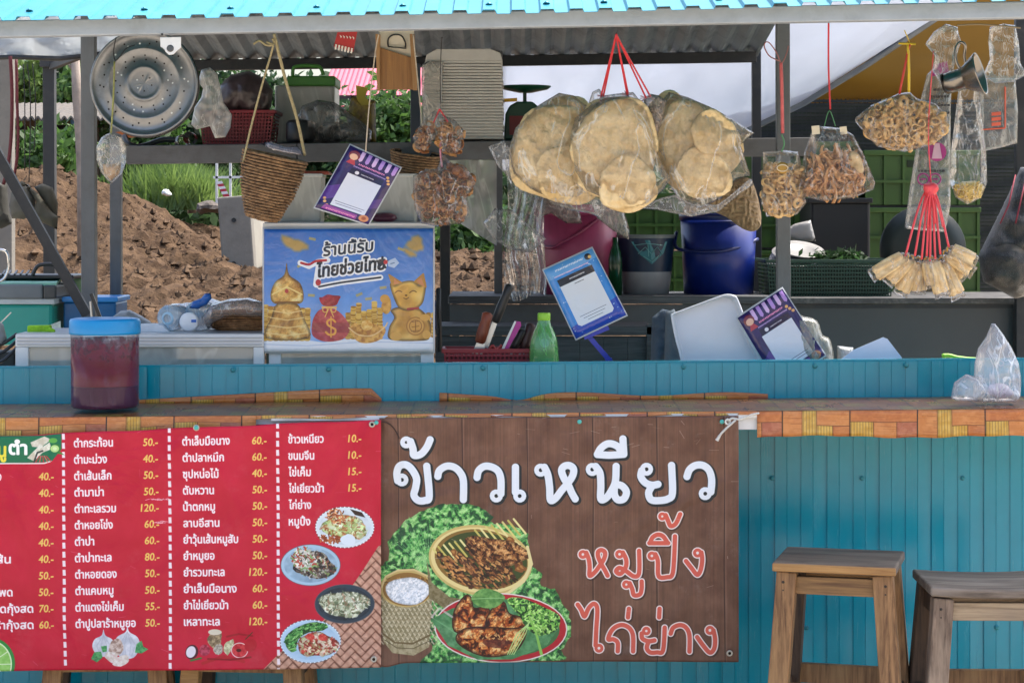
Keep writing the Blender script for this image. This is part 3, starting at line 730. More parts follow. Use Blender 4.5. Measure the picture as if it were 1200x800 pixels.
# counter shelf hung on the wall
def cz(px, back): return (P(0, 489.5 - 10.5 * px / 1200, 5.65).z if not back else P(0, 474 - 9 * px / 1200, 5.94).z)
mb = MB()
for a, b in ((-100, 1300),):
    c = [V((P(a, 0, 5.65).x, 5.66, cz(a, 0) - .004)), V((P(b, 0, 5.65).x, 5.66, cz(b, 0) - .004)), V((P(b, 0, 5.65).x, 5.944, cz(b, 1) - .004)), V((P(a, 0, 5.65).x, 5.944, cz(a, 1) - .004))]
    mb.prism(c, V((0, 0, -.02)))
obj('counter_board', mb, mat('white_board', 'd8dade', rough=.5), STALL)
for q in (60, 420, 780):
    mb = MB(); c = V((P(q, 0, 5.8).x, 5.8, .972)); mb.bar(c + V((0, -.12, -.02)), c + V((0, .14, -.02)), .025, .025); mb.bar(c + V((0, -.1, -.03)), c + V((0, .14, -.22)), .02, .02); obj('counter_bracket', mb, GREY, STALL)
mb = MB(); mb.bar(P(318, 490.2, 5.645), P(887, 486.5, 5.645), .006, .012); obj('edge_strip', mb, mat('white_strip', 'e4e4e2', rough=.5, dirt=.3, dcol='9a958c'), STALL)
mb = MB(); mb.prism([P(865, 488, 5.652), P(887, 488, 5.652), P(887, 503, 5.652), P(865, 503, 5.652)], V((0, .003, 0))); obj('white_bracket', mb, mat('white_strip'), STALL)

# the plastic tablecloth
TCAN = Can(0, 0, 300, 150, 3, 'b8703a')
c = TCAN; rr_ = random.Random(2)
YL, OR, OR2, RD = 'c89a3c', 'c27a40', 'b76b38', 'a85f45'
def plank(x0, y0, x1, y1, kind):
    c.rect(x0, y0, x1, y1, {'o': OR, 'p': OR2, 'y': YL, 'r': RD}[kind], tex=({'o': 'cf8a50', 'p': 'c77c44', 'y': 'd9b25a', 'r': 'b87458'}[kind], 5, 2.5), seed=rr_.randrange(999))
    if kind == 'y':
        for q in np.arange(x0 + 1.5, x1, 3.2): c.stroke([(q, y0), (q, y1)], 1.0, '8a6a30', alpha=.65)
    else:
        for _ in range(int((y1 - y0) * 1.1)):
            q = rr_.uniform(y0 + .5, y1 - .5); a_ = rr_.uniform(x0, x1); c.stroke([(a_, q), (min(x1, a_ + rr_.uniform(6, 30)), q + rr_.uniform(-.5, .5))], rr_.uniform(.25, .6), rr_.choice(['8a4a24', 'e0a468', 'd88c50', '9c5a30']), alpha=.5)
    c.stroke([(x0, y0), (x1, y0), (x1, y1), (x0, y1)], .8, '5a3018', closed=True, alpha=.75)
for row, yy in enumerate((0, 37.5, 75, 112.5)):
    off = 0 if row % 2 == 0 else 37
    for col in range(-1, 5):
        x = col * 75 + off
        if (col + row) % 2 == 0:
            plank(x, yy, x + 22, yy + 37.5, 'o'); plank(x + 22, yy, x + 38, yy + 37.5, 'y'); plank(x + 38, yy, x + 75, yy + 19, 'o'); plank(x + 38, yy + 19, x + 56, yy + 37.5, 'y'); plank(x + 56, yy + 19, x + 75, yy + 37.5, 'p')
        else:
            plank(x, yy, x + 75, yy + 14, 'p'); plank(x, yy + 14, x + 26, yy + 37.5, 'y'); plank(x + 26, yy + 14, x + 52, yy + 37.5, 'o'); plank(x + 52, yy + 14, x + 75, yy + 37.5, 'r')
        c.stroke([(x, yy), (x, yy + 37.5)], 1.4, '2e1a10', alpha=.9)
TIM = TCAN.image('oilcloth_print')
M_CLOTH = print_mat('oilcloth', TIM, rough=.3, wear_sheen=.12, ws=14, repeat=True, bump=.1, bscale=14, alb=.92)
M_CTOP = print_mat('oilcloth_sheen', TIM, rough=.3, wear_sheen=.6, ws=6, repeat=True, bump=.12, bscale=14, alb=.55, wcol=(.17, .135, .11), wlo=.35)  # top copy greyed and darkened in its colour to imitate grazing sheen
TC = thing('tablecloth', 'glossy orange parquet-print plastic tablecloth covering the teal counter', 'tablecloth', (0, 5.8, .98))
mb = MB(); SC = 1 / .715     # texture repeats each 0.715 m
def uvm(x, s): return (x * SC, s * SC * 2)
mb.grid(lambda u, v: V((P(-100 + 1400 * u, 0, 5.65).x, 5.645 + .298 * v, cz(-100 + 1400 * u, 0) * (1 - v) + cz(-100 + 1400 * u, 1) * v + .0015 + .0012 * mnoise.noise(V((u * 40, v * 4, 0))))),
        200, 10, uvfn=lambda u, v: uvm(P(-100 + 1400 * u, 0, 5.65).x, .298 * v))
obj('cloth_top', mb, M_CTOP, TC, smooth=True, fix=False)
def apron(pa, pb, bot, name='cloth_front'):
    mb = MB()
    def fn(u, v):
        px = pa + (pb - pa) * u; x = P(px, 0, 5.645).x; zt = cz(px, 0) + .0015; zb = P(0, bot(px), 5.64).z
        return V((x, 5.645 - .002 - .003 * v * (1 + mnoise.noise(V((x * 9, 0, 2)))) - .003 * v * math.sin(x * 40), zt * (1 - v) + zb * v))
    mb.grid(fn, max(6, int((pb - pa) / 8)), 6, uvfn=lambda u, v: uvm(P(pa + (pb - pa) * u, 0, 5.645).x, -.075 * v))
    return obj(name, mb, M_CLOTH, TC, smooth=True, thick=.0006, fix=False)
apron(-100, 300, lambda p: 513 - .035 * max(0, p) + 2 * math.sin(p * .05))
apron(300, 887, lambda p: 490.5 + .8 * math.sin(p * .07) - .007 * (p - 300))
apron(887, 1300, lambda p: 511.5 + 1.2 * math.sin(p * .03 + 1) + .6 * math.sin(p * .11))
def backflap(pa, pb, top):
    mb = MB()
    def fn(u, v):
        px = pa + (pb - pa) * u; x = P(px, 0, 5.94).x; zb = cz(px, 1) + .001; zt = max(zb + .0005, P(0, top(px), 5.94).z)
        return V((x, 5.9425 + .002 * mnoise.noise(V((x * 8, v, 3))), zb * (1 - v) + zt * v))
    mb.grid(fn, max(6, int((pb - pa) / 6)), 3, uvfn=lambda u, v: uvm(P(pa + (pb - pa) * u, 0, 5.94).x, .3 + .05 * v))
    return obj('cloth_back', mb, M_CLOTH, TC, smooth=True, thick=.0006, fix=False)
backflap(160, 447, lambda p: 469 - 14 * min(1, (p - 150) / 250) + 12 * max(0, (p - 435) / 12))
backflap(515, 900, lambda p: 461.5 + 2 * math.sin(p * .035) + (6 * math.exp(-((p - 608) / 22) ** 2)))

# ---------------------------------------------------------------- benches behind the wall
BEN = wood('grey_bench', '34383c', '55585c', 'x', .7, worn='2a2d30')
t = thing('prep_bench', 'grey painted wooden bench behind the wall carrying the pink bucket', 'bench', (P(680, 0, 7).x, 7, 0))
def px_box(mb, x0, y0, x1, y1, Y, d, mi=0):
    a, b = P(x0, y0, Y), P(x1, y1, Y); return mb.box(((a.x + b.x) / 2, Y + d / 2, (a.z + b.z) / 2), (b.x - a.x, d, abs(a.z - b.z)), mi=mi)
mb = MB(); px_box(mb, 525, 347, 905, 356, 6.95, .5); obj('top_board', mb, BEN, t, bevel=.003)
mb = MB(); px_box(mb, 510, 382, 765, 393, 6.6, .3); obj('step_board', mb, BEN, t, bevel=.003)
mb = MB(); px_box(mb, 527, 357, 903, 388, 6.97, .02); obj('apron_board', mb, mat('grey_panel', '4c5054', rough=.7, var=.1, vs=8, dirt=.3), t)
for i in range(9):
    mb = MB(); x0 = 510 + i * 28.2; px_box(mb, x0, 394, x0 + 28.05, 470, 6.62, .015); obj('plank', mb, BEN, t, bevel=.0015)
for q in (530, 898): obj('leg', px_box(MB(), q, 357, q + 8, 900, 7.3, .03), BEN, t)
obj('leg', px_box(MB(), 758, 380, 766, 900, 6.6, .04), BEN, t)
t = thing('metal_counter', 'dark grey metal counter behind the wall at the right', 'counter', (P(1050, 0, 7).x, 7, 0))
PAN = mat('dark_panel', '3e4143', rough=.45, var=.07, vs=3, dirt=.2, dcol='3c3d3d', ds=5)
mb = MB(); px_box(mb, 906, 349, 1240, 356, 6.95, .6); obj('counter_top', mb, mat('worn_black', '3a3b3d', rough=.5, var=.3, vs=40, dirt=.5, dcol='8d8b86', ds=30), t, bevel=.002)
mb = MB(); px_box(mb, 908, 357.5, 1188, 470, 6.97, .012); obj('front_panel', mb, PAN, t)
mb = MB(); px_box(mb, 1188, 357, 1198, 470, 6.955, .03); px_box(mb, 908, 356.5, 1188, 361, 6.962, .03); obj('frame', mb, DARK, t)

# ---------------------------------------------------------------- tarps and net behind
def cloth_mat(key, c, tr=.5, rough=.6, bump=.4, bs=6, var=.06):
    if key in _mc: return _mc[key]
    m = mat(key, c, rough=rough, var=var, vs=4, bump=bump, bs=bs); nt = m.node_tree; N = nt.nodes; L = nt.links
    b = N['Principled BSDF']; t = N.new('ShaderNodeBsdfTranslucent'); t.inputs[0].default_value = (*lin(c), 1)
    mx = N.new('ShaderNodeMixShader'); mx.inputs[0].default_value = tr; L.new(b.outputs[0], mx.inputs[1]); L.new(t.outputs[0], mx.inputs[2]); L.new(mx.outputs[0], N['Material Output'].inputs[0]); return m
def drape(name, topl, botl, Y, mat_, nu=60, nv=24, amp=.03, fx=3, seed=0, label=None, cat=None, tilt=0, fold=(0, 0)):
    """hanging sheet between two pixel polylines"""
    def at(l, u):
        k = u * (len(l) - 1); i = min(len(l) - 2, int(k)); t = k - i
        return l[i][0] * (1 - t) + l[i + 1][0] * t, l[i][1] * (1 - t) + l[i + 1][1] * t
    mb = MB()
    def fn(u, v):
        a, b = at(topl, u), at(botl, u); x = a[0] * (1 - v) + b[0] * v; y = a[1] * (1 - v) + b[1] * v
        d = amp * mnoise.fractal(V((u * fx, v * 2.2, seed)), 1, 2, 3) + fold[0] * math.sin(u * fold[1] + 2 * mnoise.noise(V((u * 3, v, seed)))) * (.4 + .6 * v)
        return P(x, y, Y + d + tilt * v)
    mb.grid(fn, nu, nv); o = obj(name, mb, mat_, smooth=True, fix=False, thick=.0015)
    return tag(o, label, cat) if label else o
drape('white_tarp', [(588, -10), (760, -15), (920, -12), (1100, -20), (1180, -25)], [(588, 200), (700, 196), (845, 165), (935, 122), (1100, 18)], 7.75, cloth_mat('white_tarp', 'd0d6e0', .5, bs=5, bump=.5, var=.05),
      80, 30, .09, 5, 3, 'large white tarp stretched behind the stall above the green crates', 'tarp', tilt=1.15)
drape('tarp_hem', [(838, 163), (875, 150), (938, 120), (1010, 76), (1092, 20)], [(846, 168), (882, 154), (944, 124), (1018, 79), (1100, 24)], 8.84, mat('hem_grey', '6f757c', rough=.7), 40, 3, .02, 4, 3)
bpy.data.objects['tarp_hem'].parent = bpy.data.objects['white_tarp']; bpy.data.objects['tarp_hem'].location -= bpy.data.objects['white_tarp'].location
drape('yellow_tarp', [(905, -30), (1500, -30)], [(905, 124), (1500, 120)], 8.92, cloth_mat('yellow_tarp', '7e5c0a', .16, bump=.5), 40, 14, .06, 3, 7, 'dark yellow tarp hanging behind the bags at the right', 'tarp', tilt=.2)
# shade net: woven strips with real gaps, one object
NETM = mat('shade_net', '24292b', rough=.8, var=.2, vs=40)
mb = MB()
for i in range(64):
    y0 = 117 + i * 4.1
    mb.grid(lambda u, v: P(820 + 460 * u, y0 + 3.1 * v + 1.2 * mnoise.noise(V((u * 9, i * .6, 0))), 9.0) + V((0, .012 * math.sin(u * 30 + i), 0)), 40, 1)
for i in range(90):
    x0 = 822 + i * 5.1; mb.add([P(x0, 116, 9.01), P(x0 + 1.2, 116, 9.01), P(x0 + 1.2, 380, 9.01), P(x0, 380, 9.01)], [(0, 1, 2, 3)])
tag(obj('shade_net', mb, NETM, fix=False), 'dark grey shade net hanging across the back right of the stall', 'shade net')
t = thing('back_screen', 'dark green screen fence behind the shade net', 'fence', P(1000, 300, 9.5))
for i in range(11):
    mb = MB(); px_box(mb, 800 + i * 50, 108, 849.8 + i * 50, 480, 9.5, .02); obj('panel', mb, mat('screen_green', '1c2a20', rough=.9, var=.3), t)
# white awning tarp at the left
drape('left_awning', [(-90, 8), (20, 14), (96, 18), (140, 20)], [(-90, 70), (20, 66), (75, 67), (140, 60)], 6.9, cloth_mat('awning', 'c9cfd4', .45, bump=.8, bs=8, var=.2), 40, 14, .05, 6, 9, 'dirty white awning tarp sagging at the upper left', 'awning', tilt=.1)
mb = MB(); mb.tube([P(-90, 71, 6.95), P(15, 67, 6.95), P(70, 69, 6.95), P(120, 63, 6.95)], .008, 8); o = obj('awning_pipe', mb, DARK, STALL, smooth=True)

# ================================================================ PRINTED BANNERS AND CARDS
def ring(cx, cy, r, n=14): return [(cx + r * math.cos(2 * math.pi * i / n), cy + r * math.sin(2 * math.pi * i / n)) for i in range(n + 1)]
def hand_letters(c, strokes, rings, wd, rw, col, ocol, ow, sh=(0, 0)):
    st = [catmull2(s, 5) for s in strokes]
    for dx, dy, w_, co in ((sh[0], sh[1], ow, ocol), (0, 0, 0, col)):
        for s in st: c.stroke([(x + dx, y + dy) for x, y in s], wd + w_, co)
        for (x, y, r) in rings:
            c.stroke([(a + dx, b + dy) for a, b in ring(x, y, r)], rw + (w_ if w_ else 0), co)
# ---------------- brown banner: sticky rice, grilled pork, grilled chicken
B = Can(440, 480, 870, 782, 4, '7a5a4a')
hh, ww = B.a.shape[:2]
g = vnoise(hh, ww, 90, 1, 4)[..., None]; gr = np.repeat(vnoise(6, ww, 5, 2, 3)[:1], hh, 0)[..., None]; gy = vnoise(hh // 8 + 1, ww, 6, 3, 3); gy = np.repeat(gy, 8, 0)[:hh][..., None]
B.a[:] = hexc('553629') * (1 - g) + hexc('7d5b49') * g
B.a *= (.86 + .2 * gr + .12 * gy)
for i, q in enumerate((466, 541, 617, 694, 769, 848)):
    B.stroke([(q, 480), (q + 1.5, 560), (q + .5, 660), (q + 2, 790)], 1.3, '33211c', alpha=.75); B.stroke([(q + 2, 480), (q + 3, 790)], 1.2, 'a08070', alpha=.3)
WH = [[(466, 563), (465, 554), (468, 546), (475, 544), (482, 549), (488, 560), (487, 571), (485, 580), (490, 586), (498, 586), (503, 581), (500, 546)],
      [(481, 517), (484, 526), (485, 533), (493, 532), (500, 524), (504, 515)],
      [(513, 558), (515, 551), (523, 546), (532, 547), (539, 553), (543, 563), (543, 585)],
      [(559, 559), (561, 551), (568, 546), (577, 547), (584, 552), (587, 562), (587, 578)],
      [(604, 547), (604, 576)],
      [(638, 547), (642, 556), (644, 570), (645, 585), (651, 583), (658, 574), (665, 566), (671, 557), (672, 549), (667, 545), (661, 546), (658, 551), (661, 560), (666, 568), (670, 577), (674, 584)],
      [(698, 546), (703, 554), (704, 568), (704, 584), (710, 583), (716, 575), (721, 564), (722, 546)], [(721, 567), (729, 569), (734, 576), (731, 584), (724, 585), (720, 579), (720, 569)],
      [(700, 532), (704, 525), (711, 520), (718, 520), (725, 524), (728, 531)], [(700, 532), (714, 533), (731, 532)], [(730, 514), (731, 531)],
      [(752, 551), (751, 558), (756, 565), (764, 568), (771, 567)], [(764, 569), (760, 577), (763, 585), (773, 586), (783, 584), (788, 577), (787, 545)],
      [(805, 558), (808, 550), (815, 545), (824, 545), (831, 551), (834, 562), (833, 576)]]
RG = [(471, 562, 5), (476, 518, 4.4), (581.6, 580.5, 5), (609, 580.5, 5), (633.6, 550.4, 5), (694, 549.6, 5), (757.6, 549.4, 5), (826.4, 578, 5)]
hand_letters(B, WH, RG, 8.6, 5.4, 'e4ebf3', '1c2428', 3.4, (1.2, 1.4))
# lettuce
LT = catmull2([(446, 688), (443, 668), (455, 655), (455, 636), (472, 614), (492, 600), (512, 592), (536, 590), (560, 593), (577, 603), (577, 612), (598, 614), (616, 622), (620, 640), (622, 662), (636, 672), (634, 686), (650, 690), (658, 705), (668, 722), (668, 745), (658, 762), (650, 774), (500, 776), (505, 764), (500, 745), (446, 700)], 4, True)
LT = [(x + random.uniform(-1.6, 1.6), y + random.uniform(-1.6, 1.6)) for x, y in LT]
B.poly(LT, '2f7a3c', tex=('5aa24f', 7, 3), seed=4)
B.food(LT, ['1c4a2e', '2c6b38', '439046', '5faa54', '84c46e', 'a4d68a'], 4.5, 1.9, 4, rim=.1, lit=.2)
B.scatter(LT, ['2a6b38', '4f9d4b', '79bd62', '9dd07a', '245a38'], 260, 6, 1.0, 5, alpha=.45)
B.scatter(LT, ['1d4a30', '24603a'], 60, 6, 3, 8, blobs=True, alpha=.4)
B.scatter(LT, ['a5d787', '8fca72', 'c0e6a0'], 260, 2.2, .9, 6, blobs=True, alpha=.6)
for i in range(26):
    a = -2.6 + i * .085; B.stroke([(505 + 8 * math.cos(a), 668 + 8 * math.sin(a)), (505 + 50 * math.cos(a + .1), 668 + 52 * math.sin(a + .1))], .9, '8cc983', alpha=.5)
# sticky rice basket
B.poly([(446, 688), (449, 750), (460, 764), (485, 767), (503, 757), (507, 690)], 'b2a684', tex=('8f8460', 3, 3))
for i in range(24):
    for j in range(16):
        x, y = 447 + 2.7 * i, 690 + 4.8 * j
        if y > 757 - abs(x - 477) * .12: continue
        s = 1 if (i + j) % 2 else -1; B.stroke([(x, y - 1.6 * s), (x + 2.6, y + 1.6 * s)], 1.5, 'd8cfae' if s > 0 else '7d7352', alpha=.8)
B.stroke([(449, 742), (463, 752), (484, 753), (504, 743)], 2, '6d5c3b'); B.stroke([(451, 749), (465, 758), (484, 759), (503, 750)], 1, '4a3c26', alpha=.7)
B.ell(476, 689, 31, 22, 'c6ac6a'); B.ell(477, 690, 28.5, 19.5, '8f6a35'); B.scatter([(450, 676), (505, 676), (503, 690), (450, 690)], ['a87f42', '6b4c24'], 60, 5, 1, 3)
RP = blob(478, 692, 25, 17, 22, .05, 3); B.food(RP, ['c2cad2', 'dbe2e8', 'eef2f6', 'ffffff'], 2.5, 1.6, 3, rim=.2, lit=.1); B.scatter(RP, ['ffffff', 'c3ccd3', 'eef3f6', 'b3bcc4'], 160, 2.2, .7, 4, alpha=.3)
B.stroke([(447, 688), (452, 675), (466, 668), (485, 667), (502, 675), (507, 688)], 2, 'd9c48c')
# bamboo tray with grilled pork skewers
B.poly([(500, 655), (506, 682), (527, 699), (560, 704), (520, 712), (503, 700)], '6f6340', tex=('8d8260', 3, 3))
B.ell(563, 656, 61, 41, 'cdb670', rot=8); B.ell(563, 656, 58.5, 38, 'e8d693', rot=8); B.ell(564, 655, 55, 35, '8a6a33', rot=8); B.ell(566, 655, 52, 32, '3b4a22', rot=8)
for q in range(15):
    x0, y0 = 507 + 6.5 * q + (0 if q < 6 else 4), 642 - 1.9 * q - (8 if q > 6 else 0); B.stroke([(x0, y0), (x0 + 14, y0 + 17)], 2.3, ['dcd07c', 'c8bb62', 'e9df98'][q % 3])
for j in range(11):
    x0, y0 = 516 + 8.2 * j, 650 - 1.9 * j + (5 if j % 2 else 0)
    for i in range(7):
        x, y = x0 + i * 4.6 + random.uniform(-1, 1), y0 + i * 5 + random.uniform(-1, 1) + 1
        if ((x - 566) / 53) ** 2 + ((y - 655) / 32) ** 2 > 1.0: continue
        B.poly(blob(x, y, 5, 3.6, 9, .2, i * 7 + j, 40), ['3e2416', '6a3d20', '8a5528', '54301c'][(i + j) % 4]); B.poly(blob(x - .8, y - 1, 2.6, 1.5, 8, .2, i + j * 3, 35), ['c08a4c', 'a0653a', 'd9a566'][(i * j) % 3], alpha=.85)
ML = blob(582, 645, 34, 17, 20, .12, 3, 12); B.food(ML, ['331c12', '5c3119', '85512c', 'a9713f', 'd3a066'], 3.5, 1.9, 6, rim=.4, lit=.25); B.scatter(ML, ['3f2417', '5a3320', 'd7a870', 'c9924f', '8d5a33'], 60, 5, 1.4, 7, ang=40, alpha=.6)
B.scatter(blob(560, 670, 44, 20, 20, .05, 3, 10), ['2b1a12', '402819', 'b97c45', '7a4728', 'd49c5c'], 260, 5, 2, 12, ang=40, alpha=.9)
B.stroke([(618, 640), (623, 660), (614, 680), (596, 694), (574, 702)], 3.4, 'e5d79a')
# red plate with grilled chicken
B.ell(587, 735, 78, 41, 'e8dcd4', rot=2); B.ell(587, 735, 76.5, 39.5, 'b3202e', rot=2); B.ell(587, 735, 69, 34, '3e7142', rot=2); B.poly([(505, 725), (530, 712), (600, 700), (650, 720), (655, 735), (640, 757), (600, 772), (560, 772), (525, 755)], '3f7a4a', tex=('5f9c66', 5, 2.4), seed=3)
for i in range(14): B.stroke([(508 + i * 3, 724 + 2 * i), (560, 752 + i)], .6, '76b078', alpha=.5)
for k, (o, s1) in enumerate((([(533, 738), (533, 715), (545, 698), (552, 700), (555, 712), (572, 712), (574, 735), (556, 740)], 1), ([(570, 735), (576, 714), (590, 705), (596, 718), (612, 724), (614, 736), (594, 744)], 2), ([(535, 748), (543, 737), (566, 734), (600, 736), (616, 736), (612, 752), (600, 764), (572, 768), (548, 760)], 3))):
    q = catmull2(o, 4, True); B.poly(q, '3b1a0e', grow=1.2); B.food(q, ['3c180c', '7a3216', 'a04c20', 'bd6a30', 'd68a46', 'eab878'], 5, 1.9, k, rim=.5, lit=.25); B.scatter(q, ['6e2c14', 'c8692c', 'e6a457', '8a3d1a', '44200f'], 40, 2.6, 1.2, k + 20, blobs=True, alpha=.5)
B.poly(blob(582, 753, 14, 6, 12, .15, 3), '5c2620', alpha=.7); B.scatter(catmull2([(540, 745), (600, 740), (608, 750), (560, 748)], 3, True), ['f0c07c'], 40, 3, 1, 2, alpha=.8)
B.poly(catmull2([(552, 700), (565, 689), (582, 692), (592, 700), (580, 711), (562, 710)], 4, True), '4c8440', tex=('79ad5c', 4, 2.5)); B.stroke([(553, 701), (574, 700), (590, 700)], .7, '9ccf86')
HB = catmull2([(594, 702), (612, 700), (640, 712), (656, 722), (652, 738), (632, 744), (618, 736), (608, 720)], 4, True); B.food(HB, ['143a1c', '2c6a2c', '58a03c', '8fd05a', 'bfee88'], 3, 2.6, 9, rim=.1, lit=.2); B.scatter(HB, ['7fbf4d', '4d9438', 'a7dc6b', '2a5a2a'], 120, 3.0, 1.6, 6, blobs=True, alpha=.85)
for a in range(6): B.stroke([(622 + a, 722 + a), (616 - a * 3.4, 742), (602 - 2.4 * a, 766)] if a < 4 else [(620, 722), (628, 740), (630 + a, 766)], 1.1 if a < 4 else 2.6, 'b7e08a' if a < 4 else '8cc65a')
B.stroke([(530, 722), (515, 712), (506, 722)], 2.4, 'ead0d0', alpha=.6)
RED = [[(687, 647), (690, 655), (691, 664), (691, 674), (697, 670), (703, 662), (708, 654), (709, 647), (705, 644), (701, 646), (701, 652), (705, 661), (709, 668), (712, 674)],
       [(730, 647), (734, 656), (733, 665), (727, 672), (722, 669), (726, 665), (734, 669), (743, 675), (749, 671), (749, 645)],
       [(738, 683), (741, 690), (743, 697), (750, 696), (752, 689), (752, 681)],
       [(768, 649), (771, 657), (772, 675), (782, 676), (788, 673), (790, 655), (791, 628)],
       [(762, 635), (765, 629), (771, 626), (777, 628), (782, 635)], [(761, 636), (783, 636)],
       [(780, 603), (783, 610), (786, 616), (792, 613), (797, 602)],
       [(822, 647), (823, 656), (821, 668), (817, 673), (811, 666), (804, 657)],
       [(677, 708), (681, 714), (685, 722), (690, 712), (696, 707), (700, 713), (699, 735), (698, 756)],
       [(724, 763), (724, 753), (719, 749), (713, 749), (716, 740), (722, 734), (730, 732), (738, 736), (742, 745), (742, 763)], [(737, 713), (736, 723)],
       [(752, 742), (753, 748), (760, 751), (767, 750)], [(760, 752), (758, 759), (762, 764), (770, 764), (777, 762), (779, 735)], [(773, 713), (772.5, 723)],
       [(786, 742), (789, 735), (797, 732), (804, 735), (808, 744), (808, 763)],
       [(836, 738), (838, 748), (837, 759), (832, 764), (825, 757), (817, 746)]]
RR = [(683, 649, 3.4), (726, 649, 3.4), (734, 684.5, 3.2), (764, 651, 3.4), (776, 604.5, 3), (817.5, 647.5, 3.6), (702, 759.5, 3.5), (757.5, 739, 3.3), (832, 738, 3.6)]
for dx in (1.2,): 
    for s in RED: B.stroke([(x + dx, y + dx) for x, y in catmull2(s, 4)], 9.2, '2d1c18', alpha=.55)
hand_letters(B, RED, RR, 5.2, 3.6, 'd8604f', 'f2e3de', 2.6)
for (x, y, r) in RR: B.ell(x, y, 1.3, 1.3, 'f2e3de')
# scuffs
for i in range(46):
    x, y = random.uniform(446, 866), random.choice((random.uniform(488, 530), random.uniform(560, 775))); a = random.uniform(-.3, .3) if random.random() < .6 else random.uniform(0, 3); l = random.uniform(2, 12)
    B.stroke([(x, y), (x + l * math.cos(a), y + l * math.sin(a))], random.uniform(.3, .7), 'c9b9ae', alpha=random.uniform(.25, .6))
M_BROWN = print_mat('brown_banner_print', B.image('brown_banner'), rough=.42, wear_sheen=.14, ws=9, bump=.4, bscale=4, spec=.35, alb=.93)

# ---------------- red menu banner
C = Can(-70, 484, 450, 792, 3.4, 'b81f3a')
hh, ww = C.a.shape[:2]; g = vnoise(hh, ww, 130, 5, 4)[..., None]; C.a[:] = hexc('b60b2b') * (1 - g) + hexc('cf2442') * g
def sl(x): return -8 * (x - 90) / 355      # the rows climb a little to the right
# woven corner
WV = [(308, 784), (340, 752), (372, 733), (398, 707), (425, 668), (443, 640), (450, 636), (452, 795), (308, 795)]
W = C._win([p[0] for p in WV], [p[1] for p in WV], 1); d = C.sdf(WV, W[4], W[5]); X, Y_ = W[4], W[5]
u = (X + Y_ * 1.02) / 1.42; v = (X - Y_ * 1.02) / 1.42; cu, cv = np.floor(u / 8.5), np.floor(v / 8.5); du = (u / 8.5) % 1
k = ((cu + cv) % 4 < 2)
fu, fv = (u / 8.5) % 1, (v / 8.5) % 1
edge = np.where(k, np.minimum(fv, 1 - fv), np.minimum(fu, 1 - fu)); sh = np.clip(edge * 5, 0, 1)[..., None]
tone = (.55 + .45 * np.sin(np.where(k, fu, fv) * 3.1))[..., None]
colw = (hexc('5d3428') * (1 - sh) + sh * (hexc('9b6a55') * (1 - tone) + hexc('cda28c') * tone)) * (.9 + .2 * vnoise(*X.shape, 8, 2)[..., None])
C.put(W, np.clip(.5 - d * 3.4, 0, 1), colw)
for q, yt in ((74, 508), (198, 500), (325, 495)):
    y = yt
    while y < 783:
        C.poly([(q - 1.7 + (y - 500) * .006, y), (q + 1.7 + (y - 500) * .006, y), (q + 2.1 + (y - 500) * .006, y + 7), (q - 1.5 + (y - 500) * .006, y + 7)], 'f3e4ea'); y += 10.6
rows2 = [('ตำกระท้อน', '50.-'), ('ตำมะม่วง', '40.-'), ('ตำเส้นเล็ก', '50.-'), ('ตำมาม่า', '50.-'), ('ตำทะเลรวม', '120.-'), ('ตำหอยโข่ง', '60.-'), ('ตำป่า', '60.-'), ('ตำป่าทะเล', '80.-'), ('ตำหอยดอง', '50.-'), ('ตำแคบหมู', '50.-'), ('ตำแตงไข่เค็ม', '55.-'), ('ตำปูปลาร้าหมูยอ', '50.-')]
wid2 = [45, 38, 43, 34, 48, 44, 22, 42, 48, 44, 56, 70]
rows3 = [('ตำเล็บมือนาง', '60.-'), ('ตำปลาหมึก', '60.-'), ('ซุปหน่อไม้', '40.-'), ('ตับหวาน', '50.-'), ('น้ำตกหมู', '50.-'), ('ลาบอีสาน', '50.-'), ('ยำวุ้นเส้นหมูสับ', '50.-'), ('ยำหมูยอ', '50.-'), ('ยำรวมทะเล', '120.-'), ('ยำเล็บมือนาง', '60.-'), ('ยำไข่เยี่ยวม้า', '60.-'), ('เหลาทะเล', '120.-')]
wid3 = [55, 48, 42, 36, 37, 42, 64, 36, 48, 62, 52, 42]
rows4 = [('ข้าวเหนียว', '10.-', 41), ('ขนมจีน', '10.-', 30), ('ไข่เค็ม', '15.-', 26), ('ไข่เยี่ยวม้า', '15.-', 41), ('ไก่ย่าง', None, 26), ('หมูปิ้ง', None, 25)]
rows1 = [('ง', '40.-', 3), (None, '40.-', 0), (None, '40.-', 0), (None, '40.-', 0), (None, '40.-', 0), ('วุ้นเส้น', '40.-', 14), (None, '50.-', 0), ('ข้าวโพด', '50.-', 16), ('ข้าวโพดกุ้งสด', '70.-', 40), ('ปลาร้ากุ้งสด', '60.-', 40)]
WHI, YEL = 'f7eef2', 'ecc968'
def row(s, x, y, wd, price, pxr):
    if s: C.text(s, x, y, 13.2, WHI, bold=.42, width=wd, rot=-1.0)
    if price: C.text(price, pxr, y - .6 - (pxr - x) * .012, 12.4, YEL, bold=.28, align='r', xs=.92, rot=-1.0, shear=.12)
for i, ((a, b), q) in enumerate(zip(rows2, wid2)): row(a, 87 + .15 * i, 523.5 + 19.25 * i, q, b, 184.5 + .2 * i)
for i, ((a, b), q) in enumerate(zip(rows3, wid3)): row(a, 214 + .15 * i, 521.5 + 19.2 * i, q, b, 312 + .1 * i)
for i, (a, b, q) in enumerate(rows4): row(a, 338 + .1 * i, 519 + 19.3 * i, q, b, 423)
